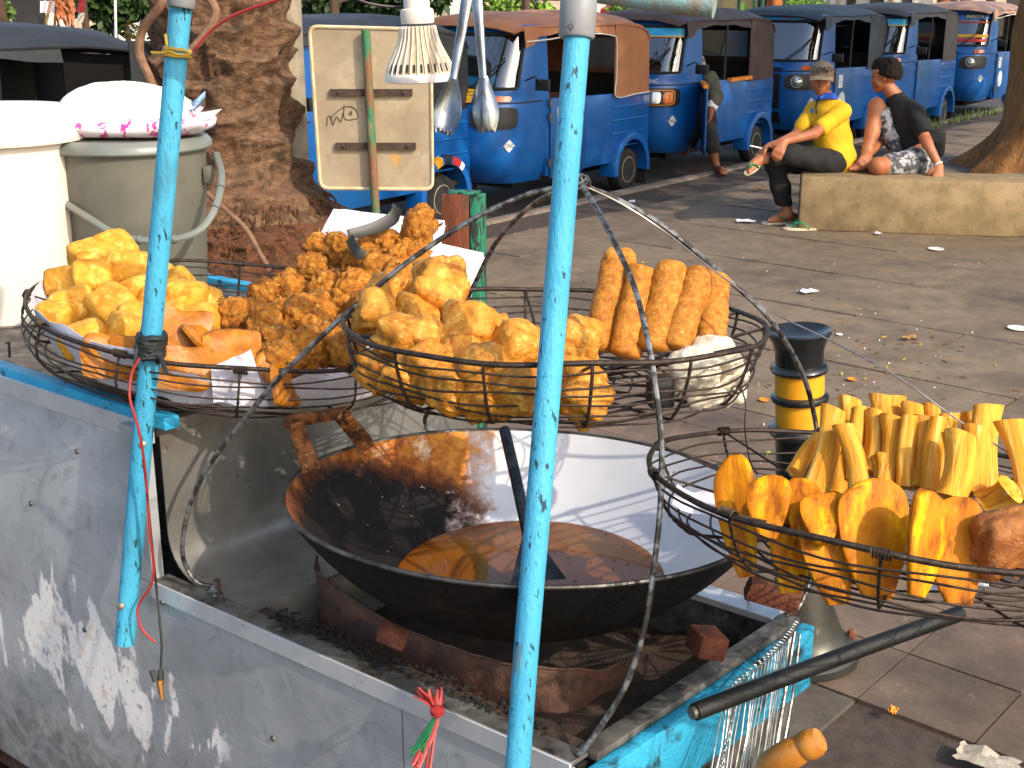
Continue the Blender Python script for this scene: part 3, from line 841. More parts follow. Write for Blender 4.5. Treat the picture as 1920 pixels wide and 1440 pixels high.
# ---------------------------------------------------------------- concrete pole and the road sign seen from behind
b = MB(); c = Vector((-1.44, 8.38, 0)); b.lathe([(.125, 0), (.12, 1), (.115, 2.2), (.10, 4.5)], 20, Matrix.Translation(c))
tag(b.build('utility_pole', M_['pole_concrete']), 'pale concrete utility pole standing behind the palm trunk', 'pole')
def road_sign():
    d = 7.9
    foot = pd(712, 445, d); foot.z = 0
    t = thing('road_sign', 'back of a beige metal road sign on a rusty green post', 'sign', foot)
    q = [pd(604, 350, d), pd(814, 352, d), pd(816, 50, d), pd(597, 44, d)]
    q = [Vector((p.x, foot.y, p.z)) for p in q]
    mid = sum(q, Vector()) / 4
    def rr(f):
        out = []
        cc = [mid + (p - mid) * f for p in q]
        for i in range(4):
            a, b_, c_ = cc[i - 1], cc[i], cc[(i + 1) % 4]
            u = (a - b_).normalized() * .05; v = (c_ - b_).normalized() * .05
            for k in range(5):
                s = k / 4
                out.append(b_ + u * (1 - s) ** 2 + v * s ** 2)
        return out
    pl = MB(); o1 = rr(1.0)
    pl.loft([[p + Vector((0, .012, 0)) for p in o1], o1]); pl.build('panel', M_['sign_back'], t)
    ed = MB(); ed.tube([p + Vector((0, -.003, 0)) for p in rr(.99)], .011, 6, closed=True); ed.build('rolled_edge', M_['sign_edge'], t)
    po = MB(); pp = [pd(706, 330, d), pd(700, 52, d)]; po.tube([Vector((foot.x, foot.y - .05, 0))] + [Vector((p.x, foot.y - .05, p.z)) for p in pp], .026, 14); po.build('post', M_['green_rust'], t)
    for y, x0, x1 in ((167, 630, 779), (268, 636, 783)):
        s = MB(); a, c_ = pd(x0, y, d - .03), pd(x1, y + 1, d - .03)
        a.y = c_.y = foot.y - .014
        s.box((a + c_) / 2, ((c_ - a).length, .026, .04)); br = s.build('bracket', M_['rust_dark'], t)
        for f in (.1, .9):
            k = MB(); k.lathe([(.009, 0), (.009, .008), (.004, .012)], 8, axis_frame(a.lerp(c_, f) + Vector((0, -.013, 0)), a.lerp(c_, f) + Vector((0, -.03, 0)))); k.build('bolt', M_['rust_dark'], br)
    g = MB()
    for st in ([(622, 229), (624, 213), (630, 212), (633, 228), (640, 212), (648, 222), (652, 205)], [(655, 190), (655, 216), (676, 216), (679, 208), (672, 195), (655, 194), (640, 204), (628, 216)], [(663, 207), (668, 202), (667, 209), (663, 207)]):
        pts = [pd(x, y, d) for x, y in st]
        for p in pts: p.y = foot.y - .004
        g.tube(arc_pts(pts, 4), .0022, 4)
    g.build('pen_scrawl', M_['rust_dark'], t)
road_sign()
# ---------------------------------------------------------------- the concrete bench
A = pz(1496, 432); Bq = pz(1893, 446)
ux = (Bq - A).normalized(); uy = Vector((-ux.y, ux.x, 0))
if uy.y < 0: uy = -uy
BL, BD, BH = 2.6, .46, .405
b = MB()
b.hexa([A, A + ux * (Bq - A).length, A + ux * ((Bq - A).length + .0) + uy * BD, A + uy * BD] + [p + Vector((0, 0, BH)) for p in (A, Bq, Bq + uy * BD, A + uy * BD)])
b.v = []; b.f = []
L1 = (Bq - A).length
foot = [A, Bq, Bq + ux * .62 + uy * .34, Bq + ux * .62 + uy * (.34 + BD), Bq + uy * BD + ux * -.1, A + uy * BD]
b.prism([(p.x, p.y) for p in foot], BH, Matrix.Translation((0, 0, .0)))
bench = tag(b.build('concrete_bench', M_['concrete'], bevel=.02), 'low stained concrete bench block that two men sit on', 'bench')
BENCH = (A, ux, uy, BH)
# ---------------------------------------------------------------- bollard
def bollard():
    f = pz(1503, 1226)
    t = thing('bollard', 'black cast bollard with two yellow bands and a flared cup top', 'bollard', f)
    s = .0148 * 2.05 / 14 * 14   # metres per ten pixels is about .0147 at this distance
    def part(name, prof, m, n=40):
        b = MB(); b.lathe(prof, n, Matrix.Translation(f)); return b.build(name, M_[m], t)
    part('base', [(.155, 0), (.155, .022), (.14, .035), (.118, .05), (.105, .085), (.085, .15), (.072, .215), (.068, .235)], 'bollard_steel')
    part('shaft', [(.066, .232), (.064, .26), (.0635, .60), (.064, .642)], 'bollard_black')
    part('collar', [(.064, .640), (.078, .645), (.083, .657), (.078, .668), (.064, .673)], 'bollard_black')
    part('yellow_band', [(.0625, .672), (.0625, .735)], 'bollard_yellow')
    part('collar', [(.0625, .733), (.072, .737), (.0745, .745), (.072, .752), (.0625, .756)], 'bollard_black')
    part('yellow_band', [(.0625, .755), (.0625, .812)], 'bollard_yellow')
    part('collar', [(.062, .810), (.072, .815), (.075, .823), (.071, .831), (.062, .835)], 'bollard_black')
    part('cup', [(.061, .834), (.062, .87), (.069, .895), (.080, .912), (.083, .920), (.079, .924), (.070, .918), (.04, .905), (.0, .902)], 'bollard_black')
    t.rotation_euler = (0, -rad(4.2), 0)
    for a in (0.1, 1.67, 3.2, 4.8):
        b = MB(); p = f + Vector((math.cos(a), math.sin(a), 0)) * .138
        b.lathe([(.012, .02), (.012, .045), (.008, .05), (.008, .056)], 6, Matrix.Translation(p)); b.build('bolt', M_['brick'], t)
bollard()
# ================================================================ three-wheeled taxis
HEAD = Vector((-.565, -.825, 0)).normalized(); HL = Vector((-HEAD.y, HEAD.x, 0))
def front_pt(th, z):
    """point on the nose of the cab: th in degrees from straight ahead, z in metres"""
    zs = [(.27, 1.06, .56), (.34, 1.14, .6), (.5, 1.24, .63), (.78, 1.27, .645), (.93, 1.25, .645), (1.0, 1.21, .64), (1.03, 1.19, .635), (1.5, .97, .61), (1.56, .94, .60)]
    for i in range(len(zs) - 1):
        if z <= zs[i + 1][0] or i == len(zs) - 2:
            f = (z - zs[i][0]) / (zs[i + 1][0] - zs[i][0]); n = zs[i][1] + (zs[i + 1][1] - zs[i][1]) * f; w = zs[i][2] + (zs[i + 1][2] - zs[i][2]) * f
            break
    c, s = math.cos(rad(th)), math.sin(rad(th)); e = .52 if z < 1.02 else .40
    return Vector((.56 + (n - .56) * abs(c) ** e, w * math.copysign(abs(s) ** e, s), z))
def front_patch(b, th0, th1, z0, z1, off, nu=10, nv=6, rnd=.0):
    def fn(u, v):
        if rnd:
            # pull the corners in
            cx = abs(2 * u - 1); cy = abs(2 * v - 1)
            m = max(cx, cy, 1e-6); l = (cx ** 5 + cy ** 5) ** .2
            k = m / max(l, 1e-6)
            u = .5 + (u - .5) * k; v = .5 + (v - .5) * k
        th = th0 + (th1 - th0) * u; z = z0 + (z1 - z0) * v
        p = front_pt(th, z); e = .5
        n = (front_pt(th + e, z) - front_pt(th - e, z)).cross(front_pt(th, z + .005) - front_pt(th, z - .005))
        if n.length < 1e-9: n = Vector((1, 0, 0))
        n.normalize()
        if n.x * p.x + n.y * p.y < 0: n = -n
        return p + n * off
    return b.grid(fn, nu, nv)
def front_frame(th, z, off):
    b = MB(); front_patch(b, th - .5, th + .5, z - .005, z + .005, off, 1, 1)
    p = sum(b.v, Vector()) / 4; x = (b.v[1] - b.v[0]).normalized(); 
    y = (b.v[2] - b.v[0]); y = (y - x * y.dot(x)).normalized()
    zz = x.cross(y)
    return frame(p, x, y, zz)
def bajaj(label, wheel, canvas, opt=()):
    """wheel: where the kerb-side rear wheel touches the road"""
    opt = set(opt)
    O = Vector(wheel) + HEAD * .84 - HL * .57
    t = thing('auto_rickshaw', label, 'auto rickshaw', O, 'blue auto rickshaws parked along the kerb', math.atan2(HEAD.y, HEAD.x))
    t.scale = (1, 1, 1.0)
    L = dict(local=True)
    BP, CV = M_['blue_paint'], M_[canvas]
    # nose shell with the windscreen opening left out
    b = MB(); ths = [-90 + k * 5 for k in range(37)]; zs = [.27, .34, .42, .5, .6, .7, .78, .86, .93, .985, 1.03, 1.06, 1.12, 1.2, 1.3, 1.4, 1.49, 1.53, 1.56]
    b.v = [front_pt(th, z) for z in zs for th in ths]
    n = len(ths)
    for j in range(len(zs) - 1):
        for i in range(n - 1):
            if 1.055 < (zs[j] + zs[j + 1]) / 2 < 1.49 and -65 < (ths[i] + ths[i + 1]) / 2 < 65: continue
            b.f.append((j * n + i, j * n + i + 1, (j + 1) * n + i + 1, (j + 1) * n + i))
    body = b.build('nose', BP, t, thick=.012, **L)
    s = MB()
    def edge(th, z): 
        q = MB(); front_patch(q, th - .1, th + .1, z - .001, z + .001, .006, 1, 1); return sum(q.v, Vector()) / 4
    loop = [edge(th, 1.06) for th in range(-62, 63, 4)] + [edge(65, z) for z in (1.075, 1.15, 1.25, 1.35, 1.45)] + [edge(th, 1.485) for th in range(62, -63, -4)] + [edge(-65, z) for z in (1.45, 1.35, 1.25, 1.15, 1.075)]
    s.tube(loop, .014, 6, closed=True); s.build('windscreen_seal', M_['orange_trim'] if 'orange' in opt and False else M_['rubber'], body, **L)
    g = MB(); front_patch(g, -65, 65, 1.06, 1.488, -.004, 16, 4); g.build('windscreen', M_['windscreen'], body, **L)
    if 'film' in opt:
        g = MB(); front_patch(g, -64, 64, 1.40, 1.485, .004, 16, 2); g.build('sun_film', M_['sky_film'], body, **L)
        g = MB(); front_patch(g, -64, 64, 1.388, 1.40, .005, 16, 1); g.build('film_border', M_['stripe_yellow'], body, **L)
    if 'banners' in opt:
        for z0, z1, m in ((1.42, 1.485, 'blue_paint'), (1.17, 1.21, 'stripe_yellow'), (1.11, 1.15, 'stripe_red'), (1.37, 1.385, 'stripe_red')):
            g = MB(); front_patch(g, -62, 62, z0, z1, .004, 14, 1); g.build('window_sticker', M_[m], body, **L)
        lettering("NASYA", .075, front_frame(20, 1.452, .007), M_['text_gold'], body)
    w = MB(); w.tube([front_pt(5, 1.04) + Vector((.02, 0, 0)), front_pt(25, 1.2) + Vector((.03, 0, 0)), front_pt(40, 1.3) + Vector((.03, 0, 0))], .007, 5); w.build('wiper', M_['black_plastic'], body, **L)
    # dark lamp pods, lamps, indicators
    for sg in (1, -1):
        p = MB(); front_patch(p, sg * 15, sg * 66, .74, .915, .010, 12, 6, 1); pod = p.build('lamp_pod', M_['black_plastic'], body, **L)
        if 'orange' in opt:
            q = MB(); front_patch(q, sg * 20, sg * 58, .755, .90, .016, 12, 6, 1); q.build('lamp_surround', M_['orange_trim'], pod, **L)
            q = MB(); front_patch(q, sg * 22, sg * 56, .765, .89, .020, 12, 6, 1); q.build('lamp_bed', M_['black_plastic'], pod, **L)
            q = MB(); front_patch(q, sg * 24, sg * 38, .775, .88, .026, 6, 4, 1); q.build('headlight', M_['clear_lens'], pod, **L)
            q = MB(); front_patch(q, sg * 41, sg * 54, .775, .88, .026, 6, 4, 1); q.build('amber_light', M_['amber_lens'], pod, **L)
        else:
            F = front_frame(sg * 30, .83, .012)
            q = MB(); q.lathe([(.062, 0), (.062, .012), (.054, .022), (.03, .034), (.0, .038)], 20, F); q.build('headlight', M_['clear_lens'], pod, **L)
            q = MB(); q.lathe([(.066, 0), (.07, .012), (.066, .02), (.06, .02)], 20, F, cap=False); q.build('headlight_ring', M_['hub'], pod, **L)
            q = MB(); front_patch(q, sg * 34, sg * 56, .955, .998, .016, 8, 3, 1); q.build('indicator', M_['amber_lens'], body, **L)
    c = MB(); front_patch(c, -11, 11, .36, .98, .008, 6, 6); c.build('front_cowl', M_['black_plastic'], body, **L)
    r = MB(); r.tube([front_pt(th, .945) + Vector((.004, 0, 0)) for th in range(-88, 89, 8)], .006, 5); r.build('moulding', M_['rubber'], body, **L)
    # badge stickers
    F = front_frame(56, .60, .006)
    k = MB(); k.prism([(-.055, 0), (0, -.055), (.055, 0), (0, .055)], .001, F); st = k.build('sticker', M_['sticker'], body, **L)
    lettering('CNG', .042, F @ Matrix.Translation((0, 0, .002)), M_['ink'], st)
    if 'plate' in opt:
        F = front_frame(5, .99, .03)
        k = MB(); k.box((0, 0, 0), (.30, .12, .006)); k.v = [F @ q for q in k.v]; pl = k.build('number_plate', M_['plate_yellow'], body, **L)
        lettering('B 1726 BZC', .062, F @ Matrix.Translation((0, .018, .004)), M_['ink'], pl)
        lettering('05·23', .036, F @ Matrix.Translation((.07, -.035, .004)), M_['ink'], pl)
    if 'kadal' in opt:
        k = MB(); front_patch(k, -60, 66, 1.495, 1.555, .006, 14, 1); pl = k.build('name_strip', M_['blue_light'], body, **L)
        for th, s_ in ((-24, 'SAK'), (4, 'DUN'), (31, 'KADAL')):
            lettering(s_, .075, front_frame(th, 1.525, .010), M_['text_red'], pl, ext=.002)
    if 'king' in opt:
        lettering('KING', .06, front_frame(24, .975, .008), M_['white_paint'], body)
    # tub: two side walls with wheel notches, floor, rear
    for sg in (1, -1):
        poly = [(.6, .30), (.6, .955), (-1.18, .905), (-1.22, .87), (-1.22, .36), (-1.2, .30)]
        arch = [(-.84 + .285 * math.cos(a), .215 + .285 * math.sin(a)) for a in [rad(17) + k * rad(146) / 12 for k in range(13)]]
        poly = poly + [p for p in reversed(arch)]
        F = Matrix(((1, 0, 0, 0), (0, 0, 1, .60 if sg > 0 else -.64), (0, 1, 0, 0), (0, 0, 0, 1)))
        b = MB(); b.prism(poly, .04, F); sd = b.build('side_wall', BP, t, bevel=.008, **L)
        for zz in (.44, .56, .68, .80):
            q = MB(); q.tube([(-.5, sg * .641, zz), (-1.19, sg * .641, zz - .005)], .008, 6); q.build('pressed_rib', BP, sd, **L)
        f = MB()
        rings = []
        for a in [rad(-8) + k * rad(196) / 18 for k in range(19)]:
            ca, sa = math.cos(a), math.sin(a)
            rings.append([Vector((-.84 + r_ * ca, sg * y_, .215 + r_ * sa)) for r_, y_ in ((.275, .50), (.335, .52), (.345, .66), (.335, .688), (.31, .695), (.275, .69))])
        f.loft(rings); fd = f.build('fender', BP, sd, **L)
        if 'stripes' in opt and sg > 0:
            for a0, a1, m in ((62, 78, 'stripe_yellow'), (84, 100, 'black_plastic'), (104, 122, 'stripe_red'), (124, 134, 'white_paint')):
                q = MB()
                q.loft([[Vector((-.84 + r_ * math.cos(rad(a)) + sh, y_, .215 + r_ * math.sin(rad(a)))) for r_, y_, sh in ((.347, .53, .0), (.351, .66, 0), (.341, .691, 0), (.31, .698, 0), (.278, .694, 0))] for a in (a0, (a0 + a1) / 2, a1)], closed=False, cap=False)
                q.build('paint_stripe', M_[m], fd, **L)
        # wheel
        q = MB(); F = axis_frame((-.84, sg * .50, .2), (-.84, sg * .64, .2))
        q.lathe([(.125, 0), (.19, .01), (.205, .04), (.205, .10), (.19, .13), (.125, .14)], 28, F); wh = q.build('rear_wheel', M_['rubber'], t, **L)
        q = MB(); q.lathe([(.12, .10), (.128, .138), (.115, .142), (.10, .12), (.05, .118), (.045, .135), (.0, .138)], 24, F); q.build('rim', M_['hub_yellow'] if 'yellowhub' in opt else M_['hub'], wh, **L)
        for k in range(5):
            a = k * 2 * math.pi / 5
            q = MB(); q.lathe([(.016, .117), (.014, .1215)], 8, F @ Matrix.Translation((.078 * math.cos(a), .078 * math.sin(a), .002))); q.build('rim_hole', M_['rubber'], wh, **L)
    b = MB(); b.box((-.3, 0, .31), (1.8, 1.2, .04)); b.build('floor_pan', M_['interior'], t, **L)
    b = MB(); b.box((-1.21, 0, .6), (.05, 1.24, .6)); b.build('tail_panel', BP, t, bevel=.01, **L)
    b = MB(); b.box((-.3, 0, .22), (1.7, .5, .12)); b.build('chassis', M_['rubber'], t, **L)
    q = MB(); q.box((-1.16, .58, .16), (.012, .16, .26)); q.build('mud_flap', M_['rubber'], t, **L)
    # door (kerb side)
    if 'opendoor' in opt:
        F = Matrix.Translation((.57, .655, 0)) @ Matrix.Rotation(rad(-150), 4, 'Z') @ Matrix.Translation((-.57, -.655, 0))
    else:
        F = Matrix.Identity(4)
    q = MB(); q.prism([(.56, .28), (.56, .94), (-.02, .925), (-.02, .33), (.06, .28)], .018, F @ Matrix(((1, 0, 0, 0), (0, 0, 1, .645), (0, 1, 0, 0), (0, 0, 0, 1))))
    dr = q.build('door', M_['blue_door'], t, bevel=.004, **L)
    for zz in (.42, .80, .92):
        q = MB(); q.box((.585, .668, zz), (.03, .012, .07)); q.build('hinge', M_['bolt'], dr, **L)
    if 'orange' in opt:
        q = MB(); q.box((.27, .668, .945), (.60, .05, .035)); q.v = [F @ p for p in q.v]; q.build('door_trim', M_['orange_trim'], dr, **L)
        q = MB(); q.box((-.30, .655, .935), (.52, .05, .035)); q.build('sill_trim', M_['orange_trim'], t, **L)
    if 'badge' in opt or 'barat' in opt:
        q = MB(); q.box((.40, .665, .80), (.13, .003, .15)); q.build('paper_sticker', M_['sticker'], dr, **L)
        q = MB(); F2 = axis_frame((.33, .663, .56), (.33, .67, .56), (0, 0, 1))
        q.lathe([(.115, 0), (.115, .003)], 24, F2); q.build('round_sticker', M_['sticker'], dr, **L)
        if 'barat' in opt:
            q = MB(); q.lathe([(.083, .001), (.083, .006)], 24, F2); rs = q.build('sticker_disc', M_['sticker_red'], dr, **L)
            lettering('BARAT', .055, frame((.33, .672, .545), (-1, 0, 0), (0, 0, 1), (0, 1, 0)), M_['white_paint'], dr)
    # canvas hood
    def arch(x, w, ze, zc, n=14, sag=.0):
        return [Vector((x + .0 * k, -w * math.cos(math.pi * k / n) if False else w * (2 * k / n - 1), ze + (zc - ze) * (1 - abs(2 * k / n - 1) ** 3.2) + .008 * noise.noise(Vector((x * 4, k * .5, len(canvas) % 7))))) for k in range(n + 1)]
    st = [(1.03, .60, 1.50, 1.55), (.97, .625, 1.52, 1.60), (.7, .64, 1.54, 1.635), (.35, .648, 1.54, 1.655), (0, .65, 1.535, 1.645), (-.35, .65, 1.535, 1.66), (-.7, .65, 1.53, 1.65), (-1.0, .648, 1.50, 1.62), (-1.16, .64, 1.46, 1.565), (-1.245, .62, 1.38, 1.46)]
    b = MB(); b.loft([arch(*q) for q in st], closed=False, cap=False); hood = b.build('canvas_roof', CV, t, thick=.012, sharp=60, **L)
    for sg in (1, -1):
        b = MB()                        # valance over the door opening
        b.grid(lambda u, v: Vector((.93 - 1.45 * u, sg * (.632 + .022 * v), 1.545 - (.055 + .05 * abs(2 * u - 1) ** 2 + (.06 if u < .12 else 0)) * v + .006 * math.sin(u * 20))), 24, 3)
        b.build('valance', CV, hood, thick=.006, **L)
        b = MB()                        # rear quarter
        q0 = -.98 if 'openrear' in opt else -.52
        b.grid(lambda u, v: Vector((q0 - (1.23 + q0) * u - .02 * v * (1 - u), sg * (.655 - .03 * u ** 4 - .012 * v), .895 + .025 * (1 - u) * 0 + (1.545 - .895 - .12 * u ** 4) * v)), 12, 10)
        b.build('quarter_canvas', CV, hood, thick=.008, **L)
        if sg > 0 and ('piping' in opt):
            b = MB(); b.tube(arc_pts([(.93, .66, 1.43), (.6, .665, 1.44), (0, .665, 1.47), (-.45, .665, 1.44), (-.52, .667, 1.38), (-.53, .668, 1.1), (-.53, .668, .9), (-.9, .662, .9), (-1.22, .64, .9)], 5), .006, 5); b.build('piping', M_['white_paint'], hood, **L)
        b = MB(); b.tube([(.02, sg * .62, .93), (.02, sg * .63, 1.53)], .012, 6); b.build('side_stay', M_['iron'], t, **L)
    b = MB(); b.box((-1.225, 0, 1.0), (.012, 1.2, .22)); b.box((-1.225, -.45, 1.25), (.012, .3, .32)); b.box((-1.225, .45, 1.25), (.012, .3, .32)); b.box((-1.225, 0, 1.42), (.012, 1.2, .06)); b.build('rear_canvas', CV, hood, **L)
    b = MB(); b.box((-1.225, 0, 1.25), (.004, .6, .28)); b.build('rear_window', M_['soft_window'], hood, **L)
    # inside
    b = MB(); b.box((-.72, 0, .52), (.5, 1.12, .36)); b.build('bench_seat', M_['interior'], t, bevel=.03, **L)
    b = MB(); b.box((-1.02, 0, .86), (.12, 1.12, .42)); b.build('seat_back', M_['interior'], t, bevel=.03, **L)
    b = MB(); b.box((.30, 0, .48), (.36, .5, .34)); b.build('driver_seat', M_['seat_brown'], t, bevel=.03, **L)
    b = MB(); b.box((-.05, 0, .72), (.03, 1.1, .46)); b.build('partition', M_['seat_brown'] if 'tanboard' in opt else M_['interior'], t, **L)
    b = MB(); b.box((1.0, 0, .93), (.2, 1.0, .05)); b.build('dashboard', M_['interior'], t, **L)
    b = MB(); b.tube(arc_pts([(.72, -.34, 1.05), (.85, -.2, 1.04), (.9, 0, 1.0), (.85, .2, 1.04), (.72, .34, 1.05)], 4), .014, 6); b.build('handlebar', M_['iron'], t, **L)
    b = MB(); b.tube([(.9, .63, 1.12), (.93, .74, 1.16), (.9, .78, 1.12)], .008, 5); b.box((.89, .79, 1.09), (.03, .13, .09)); b.build('side_mirror', M_['black_plastic'], t, bevel=.008, **L)
    # front wheel
    F = axis_frame((.98, -.05, .2), (.98, .05, .2))
    q = MB(); q.lathe([(.12, 0), (.19, .008), (.205, .03), (.205, .07), (.19, .092), (.12, .1)], 24, F); wh = q.build('front_wheel', M_['rubber'], t, **L)
    q = MB(); q.lathe([(.118, .0), (.118, .1)], 20, F); q.build('rim', M_['hub'], wh, **L)
    q = MB()
    q.loft([[Vector((.98 + .235 * math.cos(a), y_, .2 + .235 * math.sin(a) - .02 * abs(y_) / .09)) for y_ in (-.10, -.06, 0, .06, .10)] for a in [rad(-15) + k * rad(170) / 12 for k in range(13)]], closed=False, cap=False)
    q.build('mudguard', BP, t, thick=.008, **L)
    return t
def wh(x, y): return pz(x, y, -.1)
bajaj('parked auto rickshaw with a black canvas roof behind the plastic buckets', Vector((-2.42, 7.75, -.1)), 'canvas_black', {'openrear'})
bajaj('auto rickshaw with striped rear fender half hidden behind the road sign', Vector((-.62, 10.45, -.1)), 'canvas_black', {'stripes', 'barat', 'badge'})
bajaj('auto rickshaw with tan canvas roof and yellow plate behind the thick blue pole', wh(1165, 356), 'canvas_tan', {'plate', 'piping', 'badge', 'tanboard'})
bajaj('auto rickshaw with brown canvas roof, orange trim and its driver door open', wh(1405, 303), 'canvas_brown', {'orange', 'film', 'king', 'opendoor'})
bajaj('auto rickshaw with slate roof and red lettering above its windscreen', wh(1620, 262), 'canvas_slate', {'kadal', 'badge', 'yellowhub'})
bajaj('auto rickshaw with dark grey canvas roof behind the man in black', wh(1757, 236), 'canvas_grey', {'film'})
bajaj('auto rickshaw with pinkish tan roof and coloured windscreen stickers near the tree', wh(1892, 208), 'canvas_pink', {'banners', 'badge', 'piping'})
# ================================================================ people
def V3(*a): return Vector(a)
def head_prims(c, f, up=Vector((0, 0, 1))):
    f = f.normalized(); s = f.cross(up).normalized(); u = s.cross(f)
    P = lambda a, b, d: c + f * a + s * b + u * d
    pr = [(P(-.022, 0, .03), P(.022, 0, .035), .084, .078), (P(.03, 0, -.005), P(.052, 0, -.07), .062, .043), (P(.062, 0, -.098), P(.05, 0, -.08), .022, .034),
          (P(.088, 0, .0), P(.104, 0, -.030), .008, .013), (P(.066, -.03, .026), P(.066, .03, .026), .018, .018), (P(.086, -.016, -.058), P(.086, .016, -.058), .011, .011)]
    for sg in (-1, 1):
        pr.append((P(-.005, sg * .080, .012), P(-.012, sg * .086, -.026), .016, .010))
        pr.append((P(.055, sg * .038, -.03), P(.04, sg * .045, -.05), .03, .028))
    return pr, P
def face_parts(P, root, body):
    for sg in (-1, 1):
        b = MB(); b.lathe([(.0, -.010), (.009, -.008), (.011, 0), (.009, .008), (0, .010)], 10, Matrix.Translation(P(.083, sg * .032, .006))); b.build('eye', M_['eye'], root)
        b = MB(); b.tube([P(.088, sg * .017, .027), P(.088, sg * .034, .032), P(.078, sg * .05, .027)], [.004, .005, .003], 5); b.build('eyebrow', M_['hair'], root)
    b = MB(); b.tube([P(.088, -.024, -.057), P(.0975, 0, -.055), P(.088, .024, -.057)], [.003, .0055, .003], 6); b.build('mouth', M_['lip'], root)
def hand_prims(w, dirv, palm_n, curl=.5, spread=.5, thumb=1, L=.18):
    """palm and five fingers from the wrist w, pointing along dirv; palm_n: the way the palm faces"""
    d = dirv.normalized(); n = palm_n - d * palm_n.dot(d); n.normalize(); s = d.cross(n)
    out = [(w, w + d * .045, .026, .03)]
    for k, (off, ln) in enumerate(((-.030, .060), (-.010, .074), (.010, .078), (.029, .066))):
        a = w + d * .065 + s * off * .8
        b = w + d * .092 + s * off * (1 + .2 * spread)
        out.append((w + d * .03 + s * off * .5, a, .019, .014))
        out.append((a, b, .0135, .011))
        c = b + (d * math.cos(curl) + n * math.sin(curl) + s * off * 2 * spread) * ln * .55
        e = c + (d * math.cos(curl * 1.9) + n * math.sin(curl * 1.9)) * ln * .45
        out += [(b, c, .0105, .0095), (c, e, .0095, .0075)]
    t0 = w + d * .022 + s * thumb * .026
    t1 = t0 + (d * .6 + s * thumb * .7 + n * .3).normalized() * .042
    t2 = t1 + (d * .85 + s * thumb * .25 + n * .35).normalized() * .032
    out += [(t0, t1, .016, .0125), (t1, t2, .012, .009)]
    return out
def foot_prims(ank, heel, toe, side):
    out = [(ank, heel, .036, .034), (ank, heel.lerp(toe, .45) + Vector((0, 0, .022)), .036, .030), (heel, heel.lerp(toe, .7), .032, .036)]
    for k, (o, l) in enumerate(((-.030, .22), (-.013, .2), (.002, .18), (.016, .155), (.029, .13))):
        a = heel.lerp(toe, .66) + side * o * .8
        b = heel.lerp(toe, .80 + l) + side * o
        out.append((a, b, .016, .0125 if k == 0 else .0095))
    return out
def limb(*pts):
    return [(Vector(pts[i][0]), Vector(pts[i + 1][0]), pts[i][1], pts[i + 1][1]) for i in range(len(pts) - 1)]

